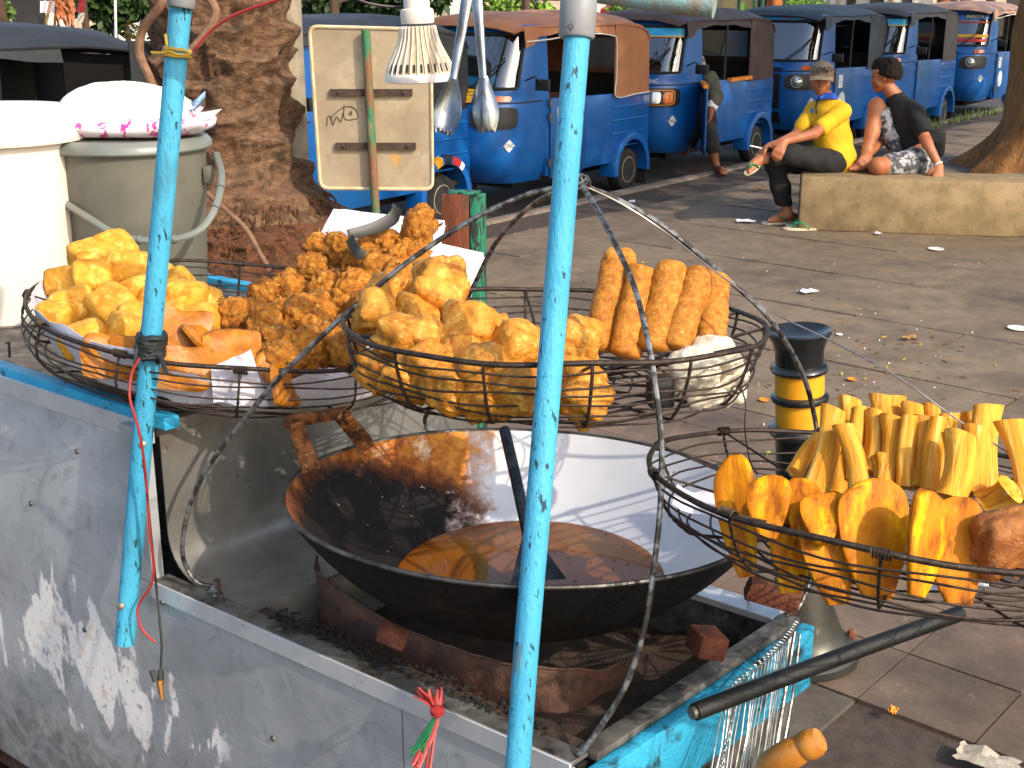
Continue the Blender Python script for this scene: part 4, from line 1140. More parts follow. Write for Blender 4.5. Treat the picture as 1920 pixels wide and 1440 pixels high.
def man_yellow():
    J = pd
    root = thing('person', 'man in a yellow shirt, black trousers and a cap smoking cross-legged', 'person', pz(1550, 421))
    hc = J(1540, 147, 9.78); f = V3(-.22, -1, -.12)
    hp, P = head_prims(hc, f)
    sh_n, sh_f = J(1579, 209, 9.74), J(1526, 206, 9.95)
    el_n, wr_n = J(1526, 251, 9.56), J(1470, 266, 9.53)
    el_f, wr_f = J(1492, 254, 9.86), J(1450, 272, 9.66)
    hip_n, hip_f = J(1562, 306, 9.80), J(1562, 306, 9.98)
    kn_n, an_n = J(1478, 288, 9.60), J(1424, 300, 9.62)
    kn_f, an_f = J(1452, 305, 9.86), J(1478, 402, 9.92)
    chest, belly, pel = J(1556, 214, 9.84), J(1562, 262, 9.86), J(1566, 300, 9.89)
    pr = list(hp)
    pr += limb((hc + V3(0, .02, -.07), .05), (J(1551, 186, 9.82), .056), (chest, .12))
    pr += limb((chest, .125), (belly, .12), (pel, .125))
    pr += limb((sh_n, .055), (el_n, .04), (wr_n, .027)) + limb((sh_f, .055), (el_f, .04), (wr_f, .027)) + [(sh_n, sh_f, .06, .06)]
    pr += limb((hip_n, .085), (kn_n, .058), (an_n, .036)) + limb((hip_f, .085), (kn_f, .058), (an_f, .036))
    pr += hand_prims(wr_n, J(1457, 290, 9.5) - wr_n, V3(0, .8, -.5), .55, .4, -1)
    pr += hand_prims(wr_f, J(1428, 280, 9.6) - wr_f, V3(.2, -.3, -1), .5, .3, 1)
    t1 = J(1404, 320, 9.55); side = V3(0, 1, .4).normalized()
    pr += foot_prims(an_n, J(1420, 304, 9.62), t1, side)
    he = pz(1486, 418) + V3(0, 0, .045); to = pz(1440, 421) + V3(0, 0, .035)
    pr += foot_prims(an_f, he, to, V3(0, 1, 0))
    body = sdf_obj('body', pr, .018, .0095, M_['skin'], root)
    face_parts(P, root, body)
    # yellow polo shirt with blue collar
    sp = limb((J(1552, 192, 9.82), .07), (chest, .132), (belly, .138), (J(1568, 300, 9.88), .148), (J(1572, 318, 9.9), .14))
    sp += limb((sh_n, .062), (J(1540, 240, 9.62), .066)) + limb((sh_f, .060), (J(1504, 238, 9.88), .064)) + [(sh_n, sh_f, .066, .064)]
    nd = (J(1540, 240, 9.62) - sh_n).normalized()
    wob = lambda P_: .0025 * np.sin(P_[:, 2] * 55 + P_[:, 0] * 30) * np.sin(P_[:, 0] * 40 + P_[:, 1] * 33)
    sdf_obj('shirt', sp, .03, .012, M_['shirt_yellow'], root, cut=[((0, 0, -1), (0, 0, .40)), (tuple((J(1522, 256, 9.6) - sh_n).normalized()), tuple(J(1536, 246, 9.61)))], extra=wob)
    nk = J(1551, 182, 9.8)
    b = MB(); F = frame(nk, (1, 0, 0), (0, .96, -.25), (0, .25, .96))
    b.lathe([(.088, -.028), (.078, -.004), (.066, .022), (.062, .02), (.072, -.006), (.08, -.03)], 24, F, cap=False); b.build('collar', M_['collar_blue'], root)
    for sg, x0 in ((1, 1543), (-1, 1528)):
        b = MB(); b.add([J(x0 + 7, 176, 9.71), J(x0 - 6 * sg, 180, 9.69), J(x0 - 4, 188, 9.68), J(x0 + 3, 181, 9.69)], [(0, 1, 2, 3)]); b.build('collar_flap', M_['collar_blue'], root, thick=.006)
    b = MB(); b.tube([J(1533, 184, 9.69), J(1530, 200, 9.665), J(1531, 214, 9.665)], .006, 5); b.build('placket', M_['trouser_black'], root)
    b = MB(); q = J(1523, 208, 9.70); b.box(q, (.022, .006, .03)); b.build('chest_emblem', M_['collar_blue'], root)
    # trousers
    tp = limb((pel, .14), (J(1560, 306, 9.89), .13)) + limb((hip_n, .105), (kn_n, .078), (J(1450, 297, 9.61), .062)) + limb((hip_f, .10), (kn_f, .075), (J(1464, 352, 9.9), .07), (J(1470, 384, 9.915), .066))
    sdf_obj('trousers', tp, .04, .012, M_['trouser_black'], root, cut=[((0, 0, -1), tuple(J(1466, 386, 9.9))), ((-1, 0, 0), tuple(J(1441, 300, 9.6)))], extra=lambda P_: .005 * np.sin(P_[:, 2] * 38) * np.sin(P_[:, 0] * 45))
    # cap
    up = V3(.05, -.1, 1).normalized()
    def cp(a, b_, d): return P(a, b_, d)
    b = MB(); rings = []
    for j in range(9):
        a = j / 8 * rad(90)
        rings.append([cp(-.004 + .106 * math.cos(a) * math.cos(k * math.pi / 16), .094 * math.cos(a) * math.sin(k * math.pi / 16), .044 + .088 * math.sin(a)) for k in range(32)])
    b.loft(rings); cap = b.build('cap', M_['cap_cloth'], root)
    b = MB()
    b.grid(lambda u, v: cp(.085 + .085 * v * (1 - .5 * (2 * u - 1) ** 2), (2 * u - 1) * .085, .046 - .022 * v - .018 * (2 * u - 1) ** 2), 12, 5)
    b.build('cap_brim', M_['cap_cloth'], cap, thick=.006)
    F = frame(P(.107, -.0, .083), (P(0, -1, 0) - P(0, 0, 0)) , (P(-.35, 0, 1) - P(0, 0, 0)).normalized(), (P(1, 0, .35) - P(0, 0, 0)).normalized())
    F.translation = F.translation - root.location
    lettering('CONV', .062, F, M_['ink'], cap, ext=.006)
    b = MB()                                # short black hair under the cap
    b.loft([[P(-.02 + .085 * math.cos(a) * -1, .088 * math.sin(a), z) for a in [rad(-80) + k * rad(160) / 14 for k in range(15)]] for z in (-.02, .01, .05)], closed=False, cap=False)
    b.build('hair', M_['hair'], root, thick=.012)
    b = MB(); a0 = J(1433, 281, 9.55); b.tube([J(1428, 278, 9.56), J(1406, 273, 9.55)], .005, 8); tag(b.build('cigarette', M_['cigarette']), 'white cigarette held by the man in the yellow shirt', 'cigarette')
    # sandals worn
    def sandal(heel, toe, side, up, label, grp='green strapped flip-flops'):
        t = thing('flip_flop', label, 'sandal', heel, grp)
        d = toe - heel; L = d.length; d.normalize(); sd = (side - d * side.dot(d)).normalized(); n = d.cross(sd)
        if n.dot(up) < 0: n = -n
        poly = []
        for k in range(28):
            a = k * 2 * math.pi / 28
            x = .5 + .5 * math.cos(a); y = .5 * math.sin(a) * (.34 + .10 * x)
            poly.append((x * L, y * L))
        F = frame(heel, d, n.cross(d), n)
        b = MB(); b.prism(poly, .016, F); b.build('sole', M_['sandal_sole'], t, bevel=.003)
        Q = lambda x, y, z: F @ Vector((x * L, y * L, z))
        b = MB()
        for s_ in (-1, 1):
            b.tube(arc_pts([Q(.74, 0, .014), Q(.66, s_ * .05, .05), Q(.5, s_ * .14, .055), Q(.34, s_ * .20, .014)], 5), [.007 + .006 * math.sin(math.pi * k / 15) for k in range(16)], 6, flat=.5)
        b.build('strap', M_['sandal_green'], t)
    sandal(J(1425, 309, 9.63), t1 + V3(-.03, -.02, -.035), side, V3(.3, -.4, .8), 'flip-flop with green strap on the raised foot of the smoking man')
    sandal(he + V3(.03, 0, -.044), to + V3(-.05, 0, -.034), V3(0, 1, 0), V3(0, 0, 1), 'flip-flop worn on the planted foot of the smoking man')
    z0 = pz(1538, 431); z1 = pz(1466, 431)
    sandal(z0 + V3(0, -.01, .004), z1 + V3(0, -.02, .004), V3(0, 1, 0), V3(0, 0, 1), 'empty green strapped flip-flop on the ground before the bench')
    sandal(z0 + V3(-.0, .10, .004), z1 + V3(0.05, .12, .004), V3(0, 1, 0), V3(0, 0, 1), 'empty flip-flop tucked behind its pair at the bench foot')
man_yellow()

def man_black():
    J = pd
    root = thing('person', 'man in a black T-shirt and camouflage shorts hugging one knee on the bench', 'person', pz(1700, 436) + V3(0, 0, 0))
    hc = J(1660, 143, 9.82); f = V3(-.80, .42, -.05)
    hp, P = head_prims(hc, f)
    sh_n, sh_f = J(1716, 214, 9.72), J(1675, 205, 10.0)
    el_n, wr_n = J(1738, 268, 9.62), J(1761, 312, 9.58)
    pel, chest, belly = J(1722, 306, 9.85), J(1700, 222, 9.86), J(1718, 265, 9.88)
    kn_u, an_u = J(1643, 198, 9.86), J(1621, 300, 9.78)
    hip_u, hip_d = J(1705, 300, 9.95), J(1715, 306, 9.78)
    kn_d, an_d = J(1646, 312, 9.62), J(1632, 318, 9.9)
    pr = list(hp) + limb((hc + V3(.02, .0, -.07), .052), (J(1680, 184, 9.85), .06), (chest, .12)) + limb((chest, .125), (belly, .118), (pel, .12))
    pr += limb((sh_n, .056), (el_n, .041), (wr_n, .028)) + [(sh_n, sh_f, .06, .06)]
    el_f, wr_f = J(1655, 262, 10.02), J(1628, 290, 9.78)
    pr += limb((sh_f, .055), (el_f, .04), (wr_f, .028))
    pr += limb((hip_u, .09), (kn_u, .06), ((kn_u + an_u) / 2 + V3(.02, .02, 0), .056), (an_u, .036))
    pr += limb((hip_d, .09), (kn_d, .066), (an_d, .04))
    pr += hand_prims(wr_n, J(1758, 334, 9.55) - wr_n, V3(0, 1, -.1), .25, .5, -1)
    pr += hand_prims(wr_f, J(1618, 306, 9.7) - wr_f, V3(.2, .9, 0), .6, .3, 1)
    pr += foot_prims(an_u, J(1628, 312, 9.78), J(1592, 316, 9.76), V3(0, 1, 0))
    body = sdf_obj('body', pr, .018, .0095, M_['skin'], root)
    face_parts(P, root, body)
    sp = limb((J(1681, 190, 9.85), .08), (chest, .14), (belly, .142), (J(1726, 298, 9.88), .148)) + limb((sh_n, .064), (J(1732, 246, 9.65), .066)) + limb((sh_f, .064), (J(1662, 240, 10.0), .066)) + [(sh_n, sh_f, .066, .066)]
    sdf_obj('t_shirt', sp, .03, .012, M_['tee_black'], root, cut=[(tuple((el_n - sh_n).normalized()), tuple(J(1735, 252, 9.64))), ((0, 0, -1), (0, 0, .42))], extra=lambda P_: .003 * np.sin(P_[:, 2] * 50 + P_[:, 0] * 25) * np.sin(P_[:, 0] * 38))
    sp = limb((pel, .135), (hip_d, .12)) + limb((hip_u, .11), (kn_u.lerp(hip_u, .22), .088))
    sdf_obj('shorts', sp + limb((hip_d, .108), (kn_d.lerp(hip_d, .33), .09)), .03, .012, M_['camo'], root, cut=[((0, 0, -1), (0, 0, .403))], extra=lambda P_: .004 * np.sin(P_[:, 2] * 60) * np.sin(P_[:, 0] * 50))
    # tousled short hair
    hpr = [(P(-.03, 0, .055), P(.03, 0, .07), .088, .075), (P(-.055, 0, .0), P(-.04, 0, -.03), .066, .055), (P(-.02, .04, .02), P(-.02, -.04, .02), .068, .068)]
    def tuft(P_):
        return np.array([-.016 * noise.noise(Vector(p) * 38) - .006 * noise.noise(Vector(p) * 95) for p in P_])
    sdf_obj('hair', hpr, .02, .008, M_['hair_brown'], root, cut=[(tuple(-(P(-.35, 0, 1) - P(0, 0, 0)).normalized()), tuple(P(.02, 0, .012)))], extra=tuft)
    b = MB(); F = axis_frame(el_n.lerp(wr_n, .90), wr_n + (wr_n - el_n) * .02); b.lathe([(.033, -.006), (.036, 0), (.033, .006), (.030, 0)], 18, F, cap=False)
    b.build('wristband', M_['cigarette'], root)
    # dark pouch behind the hip
    b = MB(); c = J(1757, 268, 9.98); b.box(c, (.12, .10, .22)); tag(b.build('waist_bag', M_['trouser_black'], bevel=.035, bseg=3), 'small black bag slung behind the man in black', 'bag')
man_black()

def man_driver():
    J = lambda x, y, d_: pd(x + 22, y, d_)
    d = 12.95
    root = thing('person', 'man in an olive jacket and patterned cap climbing into an auto rickshaw', 'person', pz(1347, 326, -.0))
    hc = J(1281, 122, d + .1); f = V3(-.7, .5, -.1); hp, P = head_prims(hc, f)
    sh, el, wr = J(1309, 150, d - .05), J(1321, 182, d - .18), J(1311, 206, d - .22)
    chest, pel = J(1292, 160, d + .1), J(1297, 218, d + .12)
    hip, kn, an = J(1300, 228, d), J(1312, 272, d - .18), J(1322, 318, d - .1)
    pr = list(hp) + limb((hc + V3(0, 0, -.07), .05), (J(1287, 140, d + .1), .055), (chest, .12)) + limb((chest, .125), (pel, .12)) + limb((sh, .055), (el, .042), (wr, .03))
    pr += hand_prims(wr, V3(-.1, -.05, -1), V3(-1, 0, 0), .5, .3, 1) + limb((hip, .09), (kn, .055), (an, .036)) + limb((J(1288, 228, d + .15), .09), (J(1268, 262, d), .055), (J(1262, 285, d + .1), .04))
    gz = pz(1354, 327)
    pr += foot_prims(an, gz + V3(-.03, .03, .04), gz + V3(.0, -.16, .03), V3(1, 0, 0))
    body = sdf_obj('body', pr, .02, .011, M_['skin_dark'], root)
    face_parts(P, root, body)
    sp = limb((J(1288, 144, d + .1), .085), (chest, .15), (J(1293, 195, d + .1), .15), (J(1296, 222, d + .1), .145)) + limb((sh, .08), (el, .068), (el.lerp(wr, .55), .06)) + [(sh, chest, .09, .12)]
    sdf_obj('jacket', sp, .03, .013, M_['shirt_olive'], root, extra=lambda P_: .008 * np.sin(P_[:, 2] * 40) * np.sin(P_[:, 0] * 33))
    b = MB(); F = axis_frame(el.lerp(wr, .5), wr); b.lathe([(.05, -.02), (.058, .0), (.056, .05), (.045, .065)], 16, F); b.build('cuff', M_['cigarette'], root)
    sp = limb((pel, .14), (hip, .12)) + limb((hip, .11), (kn, .082), (kn.lerp(an, .25), .08)) + limb((J(1288, 228, d + .15), .1), (J(1272, 258, d), .08))
    sdf_obj('shorts', sp, .03, .013, M_['trouser_black'], root, cut=[((0, 0, -1), tuple(J(1310, 285, d - .15)))])
    b = MB(); rings = []
    for j in range(9):
        a = j / 8 * rad(90)
        rings.append([P(-.004 + .108 * math.cos(a) * math.cos(k * math.pi / 14), .098 * math.cos(a) * math.sin(k * math.pi / 14), .03 + .09 * math.sin(a)) for k in range(28)])
    rings.insert(0, [P(-.02 + .11 * math.cos(k * math.pi / 14), .102 * math.sin(k * math.pi / 14), -.06) for k in range(28)])
    b.loft(rings, cap=False); b.build('cap', M_['camo_cap'], root)
man_driver()
# ================================================================ the food cart
CA = Vector((-.789, .615, 0)); CB = Vector((math.cos(rad(47.5)), math.sin(rad(47.5)), 0)); C0 = Vector((.085, 1.543, 0))
ZC, ZU = .72, 1.02
def K(s, t, z): return C0 + CA * s + CB * t + Vector((0, 0, z))
cart = thing('food_cart', 'steel clad street food cart with blue painted trim and poles', 'food cart', C0)
def slabq(s0, s1, t0, t1, z0, z1, name, m, parent=None, bevel=.0, ts=0):
    b = MB()
    b.hexa([K(s0, t0, z0), K(s1, t0, z0), K(s1, t1, z0), K(s0, t1, z0), K(s0, t0 + ts, z1), K(s1, t0 + ts, z1), K(s1, t1, z1), K(s0, t1, z1)])
    # ccw as seen from above may be flipped; recalc through bevel step
    return b.build(name, M_[m], parent or cart, bevel=bevel or .0005, bseg=1 if not bevel else 2)
CW = .585; SE = .93; SL = 2.6; DT = .84
# cladding in separate sheets
def panel(s0, s1, z0, z1, tt, name='cladding_sheet', m='panel', bow=.0):
    b = MB()
    b.grid(lambda u, v: K(s0 + (s1 - s0) * u, -.004 + tt * max(0, (z0 + (z1 - z0) * v - ZC) / (ZU - ZC)) - bow * math.sin(math.pi * u) * math.sin(math.pi * v), z0 + (z1 - z0) * v), 16, 12)
    return b.build(name, M_[m], cart, thick=.004)
panel(-.004, .318, .12, ZC - .004, 0, bow=.004)
panel(.321, SE + .06, .12, ZC - .004, 0, bow=.006)
panel(SE + .0605, SL, .12, ZU - .006, .030, bow=.012)
slabq(SE, SE + .06, -.004, .02, ZC - .002, ZU - .008, 'corner_post', 'panel')
slabq(-.0, SL, .012, .03, .12, ZC - .01, 'inner_wall', 'soot')
# blue end board and its cladding
slabq(-.036, -.012, -.012, CW + .012, ZC - .125, ZC - .008, 'end_board', 'blue_board', bevel=.004)
slabq(-.010, .0, .0, CW, .12, ZC - .10, 'end_cladding', 'alu_dirty')
slabq(-.0, SL, CW - .01, CW + .004, .12, ZC - .01, 'back_cladding', 'alu_dirty')
# aluminium angle strips round the counter
slabq(-.002, SE, -.010, -.0055, ZC - .028, ZC + .004, 'edge_strip', 'alu_strip')
slabq(-.002, SE, -.0052, .030, ZC - .002, ZC + .0045, 'edge_strip', 'alu_dirty')
slabq(-.016, .016, .032, CW, ZC - .006, ZC + .006, 'edge_strip', 'alu_dirty', bevel=.001)
slabq(.018, .22, CW - .035, CW + .012, ZC - .006, ZC + .006, 'edge_strip', 'alu_strip')
slabq(.55, SE + .01, CW - .035, CW + .004, ZC - .006, ZC + .004, 'edge_strip', 'alu_dirty')
# counter sheet left of the pit, joined to the step wall by a hollow curve
PS0, PS1, PT0, PT1 = .02, .70, .055, CW - .04
b = MB(); rings = []
rc = .085
prof = [(PS1, ZC - .10), (PS1 + .004, ZC + .0), (PS1 + .012, ZC + .002)]
prof = [(PS1, ZC - .11), (PS1, ZC - .01), (PS1 + .006, ZC + .001)]
for k in range(9):
    a = rad(90) * k / 8
    prof.append((SE - rc + rc * math.sin(a) - .004, ZC + .002 + rc * (1 - math.cos(a))))
prof.append((SE - .004, ZU - .03)); prof.append((SE - .002, ZU - .004))
for s, z in prof: rings.append([K(s, t, z) for t in [.031 + (CW + .25 - .031) * i / 10 for i in range(11)]])
b.loft(rings, closed=False, cap=False); b.build('step_wall', M_['step'], cart, thick=.003, sharp=60)
slabq(PS1 - .002, PS1 + .10, .03, CW, ZC - .16, ZC - .012, 'pit_wall', 'soot')
slabq(PS0, PS1, PT0 - .023, PT0 + .004, ZC - .10, ZC - .001, 'front_ledge', 'ash')
slabq(PS0, PS1 + .05, .03, CW - .02, ZC - .13, ZC - .10, 'stove_bed', 'ash')
b = MB()
b.grid(lambda u, v: K(PS0 + .002 + (.34) * u, .035 + (CW - .06) * v, ZC - .045 - .045 * u - .02 * v + .010 * noise.noise(Vector((u * 7, v * 7, 1)))), 20, 20)
b.build('ash_tray', M_['ash'], cart, thick=.004)
# crust of burnt crumbs on the front ledge
b = MB(); rr = random.Random(3)
for i in range(420):
    s = PS0 + .05 + (PS1 - .1) * rr.random(); p = K(s, .025 + .045 * rr.random() ** 1.5, ZC + .004)
    r_ = rr.uniform(.002, .006)
    b.lathe([(0, -r_ * .6), (r_, 0), (0, r_ * rr.uniform(.4, .9))], 5, Matrix.Translation(p))
o = b.build('burnt_crumbs', M_['soot'], cart); o['kind'] = 'stuff'
# upper deck
slabq(SE - .002, SL, .03, DT, ZU - .03, ZU - .004, 'deck', 'alu_dirty')
slabq(SE - .03, SL, .026, .058, ZU - .012, ZU + .012, 'deck_edge', 'blue_trim', bevel=.003)
slabq(SE + .0, SL, .019, .0255, ZU - .04, ZU - .004, 'edge_strip', 'alu_strip')
slabq(SE - .03, SL, DT - .03, DT + .004, ZU - .012, ZU + .014, 'deck_edge', 'blue_trim', bevel=.003)
slabq(SE - .006, SE + .008, .06, DT - .031, ZU - .004, ZU + .004, 'edge_strip', 'steel_dark')
slabq(SE - .0, SL, DT - .01, DT, .12, ZU - .03, 'back_cladding', 'alu_dirty')
# wheels, mostly out of the picture, and a base frame so the cart stands on the paving
slabq(.0, SL, .0, CW, .08, .12, 'chassis', 'rust_dark')
for s in (.25, 1.7):
    for t_ in (-.02, CW + .02):
        b = MB(); c = K(s, t_, .16); ax = CB * .03
        b.lathe([(.10, 0), (.15, .006), (.16, .02), (.16, .04), (.15, .054), (.10, .06)], 28, axis_frame(c - ax, c + ax)); b.build('wheel', M_['rubber'], cart)
# nails and bolts in the counter
for (x, y, h) in ((410, 1128, .04), (822, 1330, .045), (18, 662, .03), (1403, 1128, .035)):
    if y == 662: p = pz(x, y + 8, ZU + .012)
    else: p = pz(x, y, ZC + .004)
    b = MB(); b.tube([p, p + Vector((.002, 0, h))], .0028, 7); b.lathe([(.006, h), (.006, h + .002)], 10, Matrix.Translation(p)); b.build('nail', M_['rust_dark'], cart)
for (x, y) in ((320, 1245), (226, 1175 - 107), (95, 754), (268, 830)):
    pass
for s, z in ((1.03, .60), (1.16, .55), (1.30, .78), (1.12, .93), (.62, .52), (.90, .69)):
    b = MB(); p = K(s, -.008, z); b.lathe([(.0055, 0), (.005, .003), (.0, .0045)], 10, axis_frame(p, p - CB)); b.build('rivet', M_['bolt'], cart)

# ---------------------------------------------------------------- poles
def pole(name_pts, r, m):
    b = MB(); b.tube(arc_pts(name_pts, 10), r, 28); return b.build('pole', M_[m], cart, sharp=60)
lp = [pd(234, 1206, 2.305), pd(258, 930, 2.245), pd(283, 640, 2.17), pd(318, 250, 2.08), pd(343, -40, 2.03)]
poleL = pole(lp, .0178, 'blue_pole')
mp_ = [pd(968, 1475, 1.74), pd(985, 1240, 1.735), pd(1012, 920, 1.72), pd(1047, 500, 1.70), pd(1083, 60, 1.69)]
poleM = pole(mp_, .0172, 'blue_pole')
def collar(a, b_, r, m, parent, n=28):
    q = MB(); L = (b_ - a).length; q.lathe([(r * .9, 0), (r, .003), (r, L - .003), (r * .9, L)], n, axis_frame(a, b_)); return q.build('coupling', M_[m], parent)
collar(pd(339, 15, 2.03), pd(344, -50, 2.02), .0222, 'pvc_grey', poleL)
cm = collar(pd(1081, 72, 1.69), pd(1087, -30, 1.685), .0242, 'pvc_grey', poleM)
b = MB(); b.tube([pd(1075, 50, 1.664), pd(1070, 44, 1.664), pd(1064, 50, 1.664), pd(1070, 57, 1.664), pd(1075, 50, 1.664)], .0006, 4); b.build('moulded_mark', M_['ink'], cm)
b = MB(); b.tube([pd(1060, -28, 1.75), pd(1180, -10, 1.72), pd(1340, 10, 1.69)], .0172, 20); b.build('cross_pipe', M_['pvc_old'], cart)
b = MB(); b.tube([pd(300, -32, 1.9), pd(760, -26, 1.86), pd(1060, -22, 1.78)], .017, 16); b.build('cross_pipe', M_['pvc_grey'], cart)
for (x, y, d) in ((267, 833, 2.205), (226, 1137, 2.27)):
    b = MB(); p = pd(x, y, d); b.lathe([(.007, 0), (.0065, .004), (.0, .006)], 12, axis_frame(p, p + (CAM - p).normalized())); b.build('bolt', M_['bolt'], poleL)
# bits tied round the poles
def wrap(label, name, centre, axis, r, turns, pitch, thick, m, seed=1, tails=()):
    rr = random.Random(seed); F = axis_frame(centre, centre + axis); pts = []
    for k in range(turns * 14 + 1):
        a = k * 2 * math.pi / 14
        pts.append(F @ Vector(((r + rr.uniform(0, .002)) * math.cos(a), (r + rr.uniform(0, .002)) * math.sin(a), pitch * k / 14 + rr.uniform(-.002, .002))))
    b = MB(); b.tube(pts, thick, 6)
    for t_ in tails: b.tube(arc_pts(t_, 4), [thick] + [thick * .8] * (4 * (len(t_) - 1)), 5)
    return tag(b.build(name, M_[m]), label, 'tie')
axL = (lp[3] - lp[2]).normalized()
wrap('dark tape binding the wire basket to the thin blue pole', 'tape_binding', pd(281, 668, 2.165), axL, .021, 6, .0065, .0055, 'tape_black', 2, [[pd(262, 640, 2.15), pd(256, 660, 2.14), pd(254, 690, 2.14)], [pd(300, 665, 2.14), pd(308, 690, 2.14), pd(312, 700, 2.14)]])
wrap('yellow raffia string tied round the top of the thin blue pole', 'raffia_tie', pd(331, 108, 2.05), axL, .0195, 3, .005, .0028, 'raffia_yellow', 3, [[pd(312, 98, 2.03), pd(296, 99, 2.03), pd(283, 98, 2.03)], [pd(313, 95, 2.03), pd(312, 80, 2.03), pd(310, 64, 2.03)]])
# red and black lamp cable with a crocodile clip
def cable(label, pts, r, m, grp=None):
    b = MB(); b.tube(arc_pts(pts, 8), r, 7); return tag(b.build('lamp_cable', M_[m]), label, 'cable', grp)
cable('red cable hanging along the thin blue pole beside the black one', [pd(262, 672, 2.13), pd(247, 700, 2.13), pd(243, 745, 2.13), pd(256, 790, 2.14), pd(265, 830, 2.15), pd(272, 880, 2.17), pd(276, 930, 2.19), pd(281, 1000, 2.21), pd(288, 1060, 2.23), pd(283, 1098, 2.24), pd(262, 1130, 2.25), pd(258, 1155, 2.25), pd(270, 1185, 2.25), pd(291, 1204, 2.25)], .0024, 'red_cable')
kc = cable('thin black cable ending in a crocodile clip below the thin blue pole', [pd(268, 860, 2.17), pd(273, 900, 2.18), pd(279, 960, 2.2), pd(287, 1040, 2.23), pd(293, 1100, 2.25), pd(299, 1160, 2.25), pd(303, 1210, 2.25), pd(301, 1255, 2.25)], .0021, 'black_cable')
b = MB(); b.hexa([pd(294, 1276, 2.25), pd(306, 1276, 2.25), pd(306, 1276, 2.24), pd(294, 1276, 2.24)] * 2); b.v = []; b.f = []
p0, p1 = pd(300, 1276, 2.245), pd(304, 1312, 2.245)
b.tube([p0, p1], [.0065, .0025], 6, flat=.6); b.build('clip_jaw', M_['copper'], kc)
for x in (284, 301):
    b = MB(); b.tube([pd(x, 1256, 2.25), pd(x + (8 if x < 290 else 1), 1278, 2.248)], .0055, 6, flat=.6); b.build('clip_grip', M_['black_plastic'], kc)
cable('red and black lamp wire running from the bulb past the palm', [pd(362, 96, 2.03), pd(395, 58, 2.02), pd(440, 28, 2.0), pd(520, 0, 1.98), pd(600, -20, 1.96)], .0026, 'red_cable')
cable('dark lamp wire sagging to the bulb socket', [pd(640, -14, 2.0), pd(690, 6, 2.02), pd(740, 13, 2.04), pd(775, 12, 2.06)], .0022, 'black_cable')
# red and green raffia on the nail at the counter edge
def raffia():
    t = thing('raffia_knot', 'frayed red and green raffia knot tied to a nail on the counter edge', 'string', pd(818, 1335, 1.86))
    rr = random.Random(4)
    b = MB()
    for i in range(14):
        a = pd(820, 1335, 1.84); e = pd(rr.uniform(772, 836), rr.uniform(1285, 1318), rr.uniform(1.82, 1.88))
        b.tube([a, a.lerp(e, .5) + Vector((rr.uniform(-.004, .004), 0, .004)), e], [.0035, .0032, .0014], 4, flat=.4)
    for i in range(9):
        a = pd(820, 1335, 1.835); e = pd(rr.uniform(772, 806), rr.uniform(1425, 1460), 1.81)
        b.tube(arc_pts([a, pd(810 + rr.uniform(-6, 6), 1370, 1.83), e], 4), .0026, 4, flat=.4)
    b.lathe([(0, -.010), (.010, -.004), (.011, .004), (0, .010)], 10, Matrix.Translation(pd(820, 1334, 1.83)))
    b.build('red_strands', M_['raffia_red'], t)
    b = MB()
    for i in range(6):
        a = pd(818, 1340, 1.832); e = pd(rr.uniform(786, 800), rr.uniform(1385, 1410), 1.82); g = pd(rr.uniform(766, 795), rr.uniform(1405, 1420), 1.815)
        b.tube(arc_pts([a, e, g], 4), .0022, 4, flat=.4)
    b.build('green_strands', M_['raffia_green'], t)
raffia()
# ---------------------------------------------------------------- bent support rods over the stove
frame_t = thing('basket_frame', 'four bent iron rods arching from the counter corners to one apex', 'rod frame', K(.4, .3, ZC))
APEX = pd(1090, 346, 1.98)
rods = {
 'front': [K(-.0, .012, ZC + .008), pd(1110, 1385, 1.78), pd(1170, 1292, 1.77), pd(1205, 1190, 1.76), pd(1224, 1080, 1.755), pd(1238, 950, 1.75), pd(1240, 830, 1.75), pd(1228, 720, 1.752), pd(1215, 640, 1.76), pd(1190, 540, 1.80), pd(1150, 450, 1.87), pd(1115, 385, 1.94), APEX],
 'left': [K(.80, .045, ZC + .012), pd(372, 1092, 2.27), pd(346, 1055, 2.26), pd(343, 1005, 2.24), pd(362, 930, 2.22), pd(400, 862, 2.19), pd(455, 790, 2.15), pd(520, 712, 2.10), pd(585, 648, 2.07), pd(650, 588, 2.05), pd(760, 495, 2.04), pd(880, 415, 2.02), pd(990, 364, 2.0), APEX],
 'right': [K(.002, CW - .02, ZC + .012), pd(1496, 1140, 2.18), pd(1520, 1080, 2.2), pd(1535, 960, 2.21), pd(1534, 850, 2.21), pd(1526, 775, 2.20), pd(1500, 690, 2.14), pd(1442, 597, 2.06), pd(1360, 520, 2.04), pd(1250, 428, 2.02), pd(1160, 375, 2.0), APEX],
 'back': [K(.66, CW - .0, ZC + .012), pd(806, 815, 2.54), pd(806, 760, 2.52), pd(830, 660, 2.48), pd(862, 590, 2.42), pd(892, 528, 2.36), pd(930, 455, 2.26), pd(985, 395, 2.12), pd(1040, 360, 2.04), APEX]}
for k, pts in rods.items():
    b = MB(); b.tube(arc_pts(pts, 6), .0043, 8); b.build('support_rod', M_['rod'], frame_t)
b = MB(); q = [pd(390, 1110, 2.27), pd(400, 1104, 2.265), pd(404, 1116, 2.26), pd(396, 1122, 2.262), pd(391, 1112, 2.27), pd(412, 1112, 2.25), pd(420, 1128, 2.24)]
b.tube(arc_pts(q, 5), .004, 7); b.build('hook', M_['rod'], frame_t)
b = MB(); rr = random.Random(2)
for i in range(3):
    F = axis_frame(APEX, APEX + Vector((.3, .1, 1)))
    b.tube([F @ Vector(((.010 + .002 * i) * math.cos(a), (.010 + .002 * i) * math.sin(a), .004 * i + .008 * math.sin(a * 2 + i))) for a in [k * 2 * math.pi / 12 for k in range(13)]], .0016, 5)
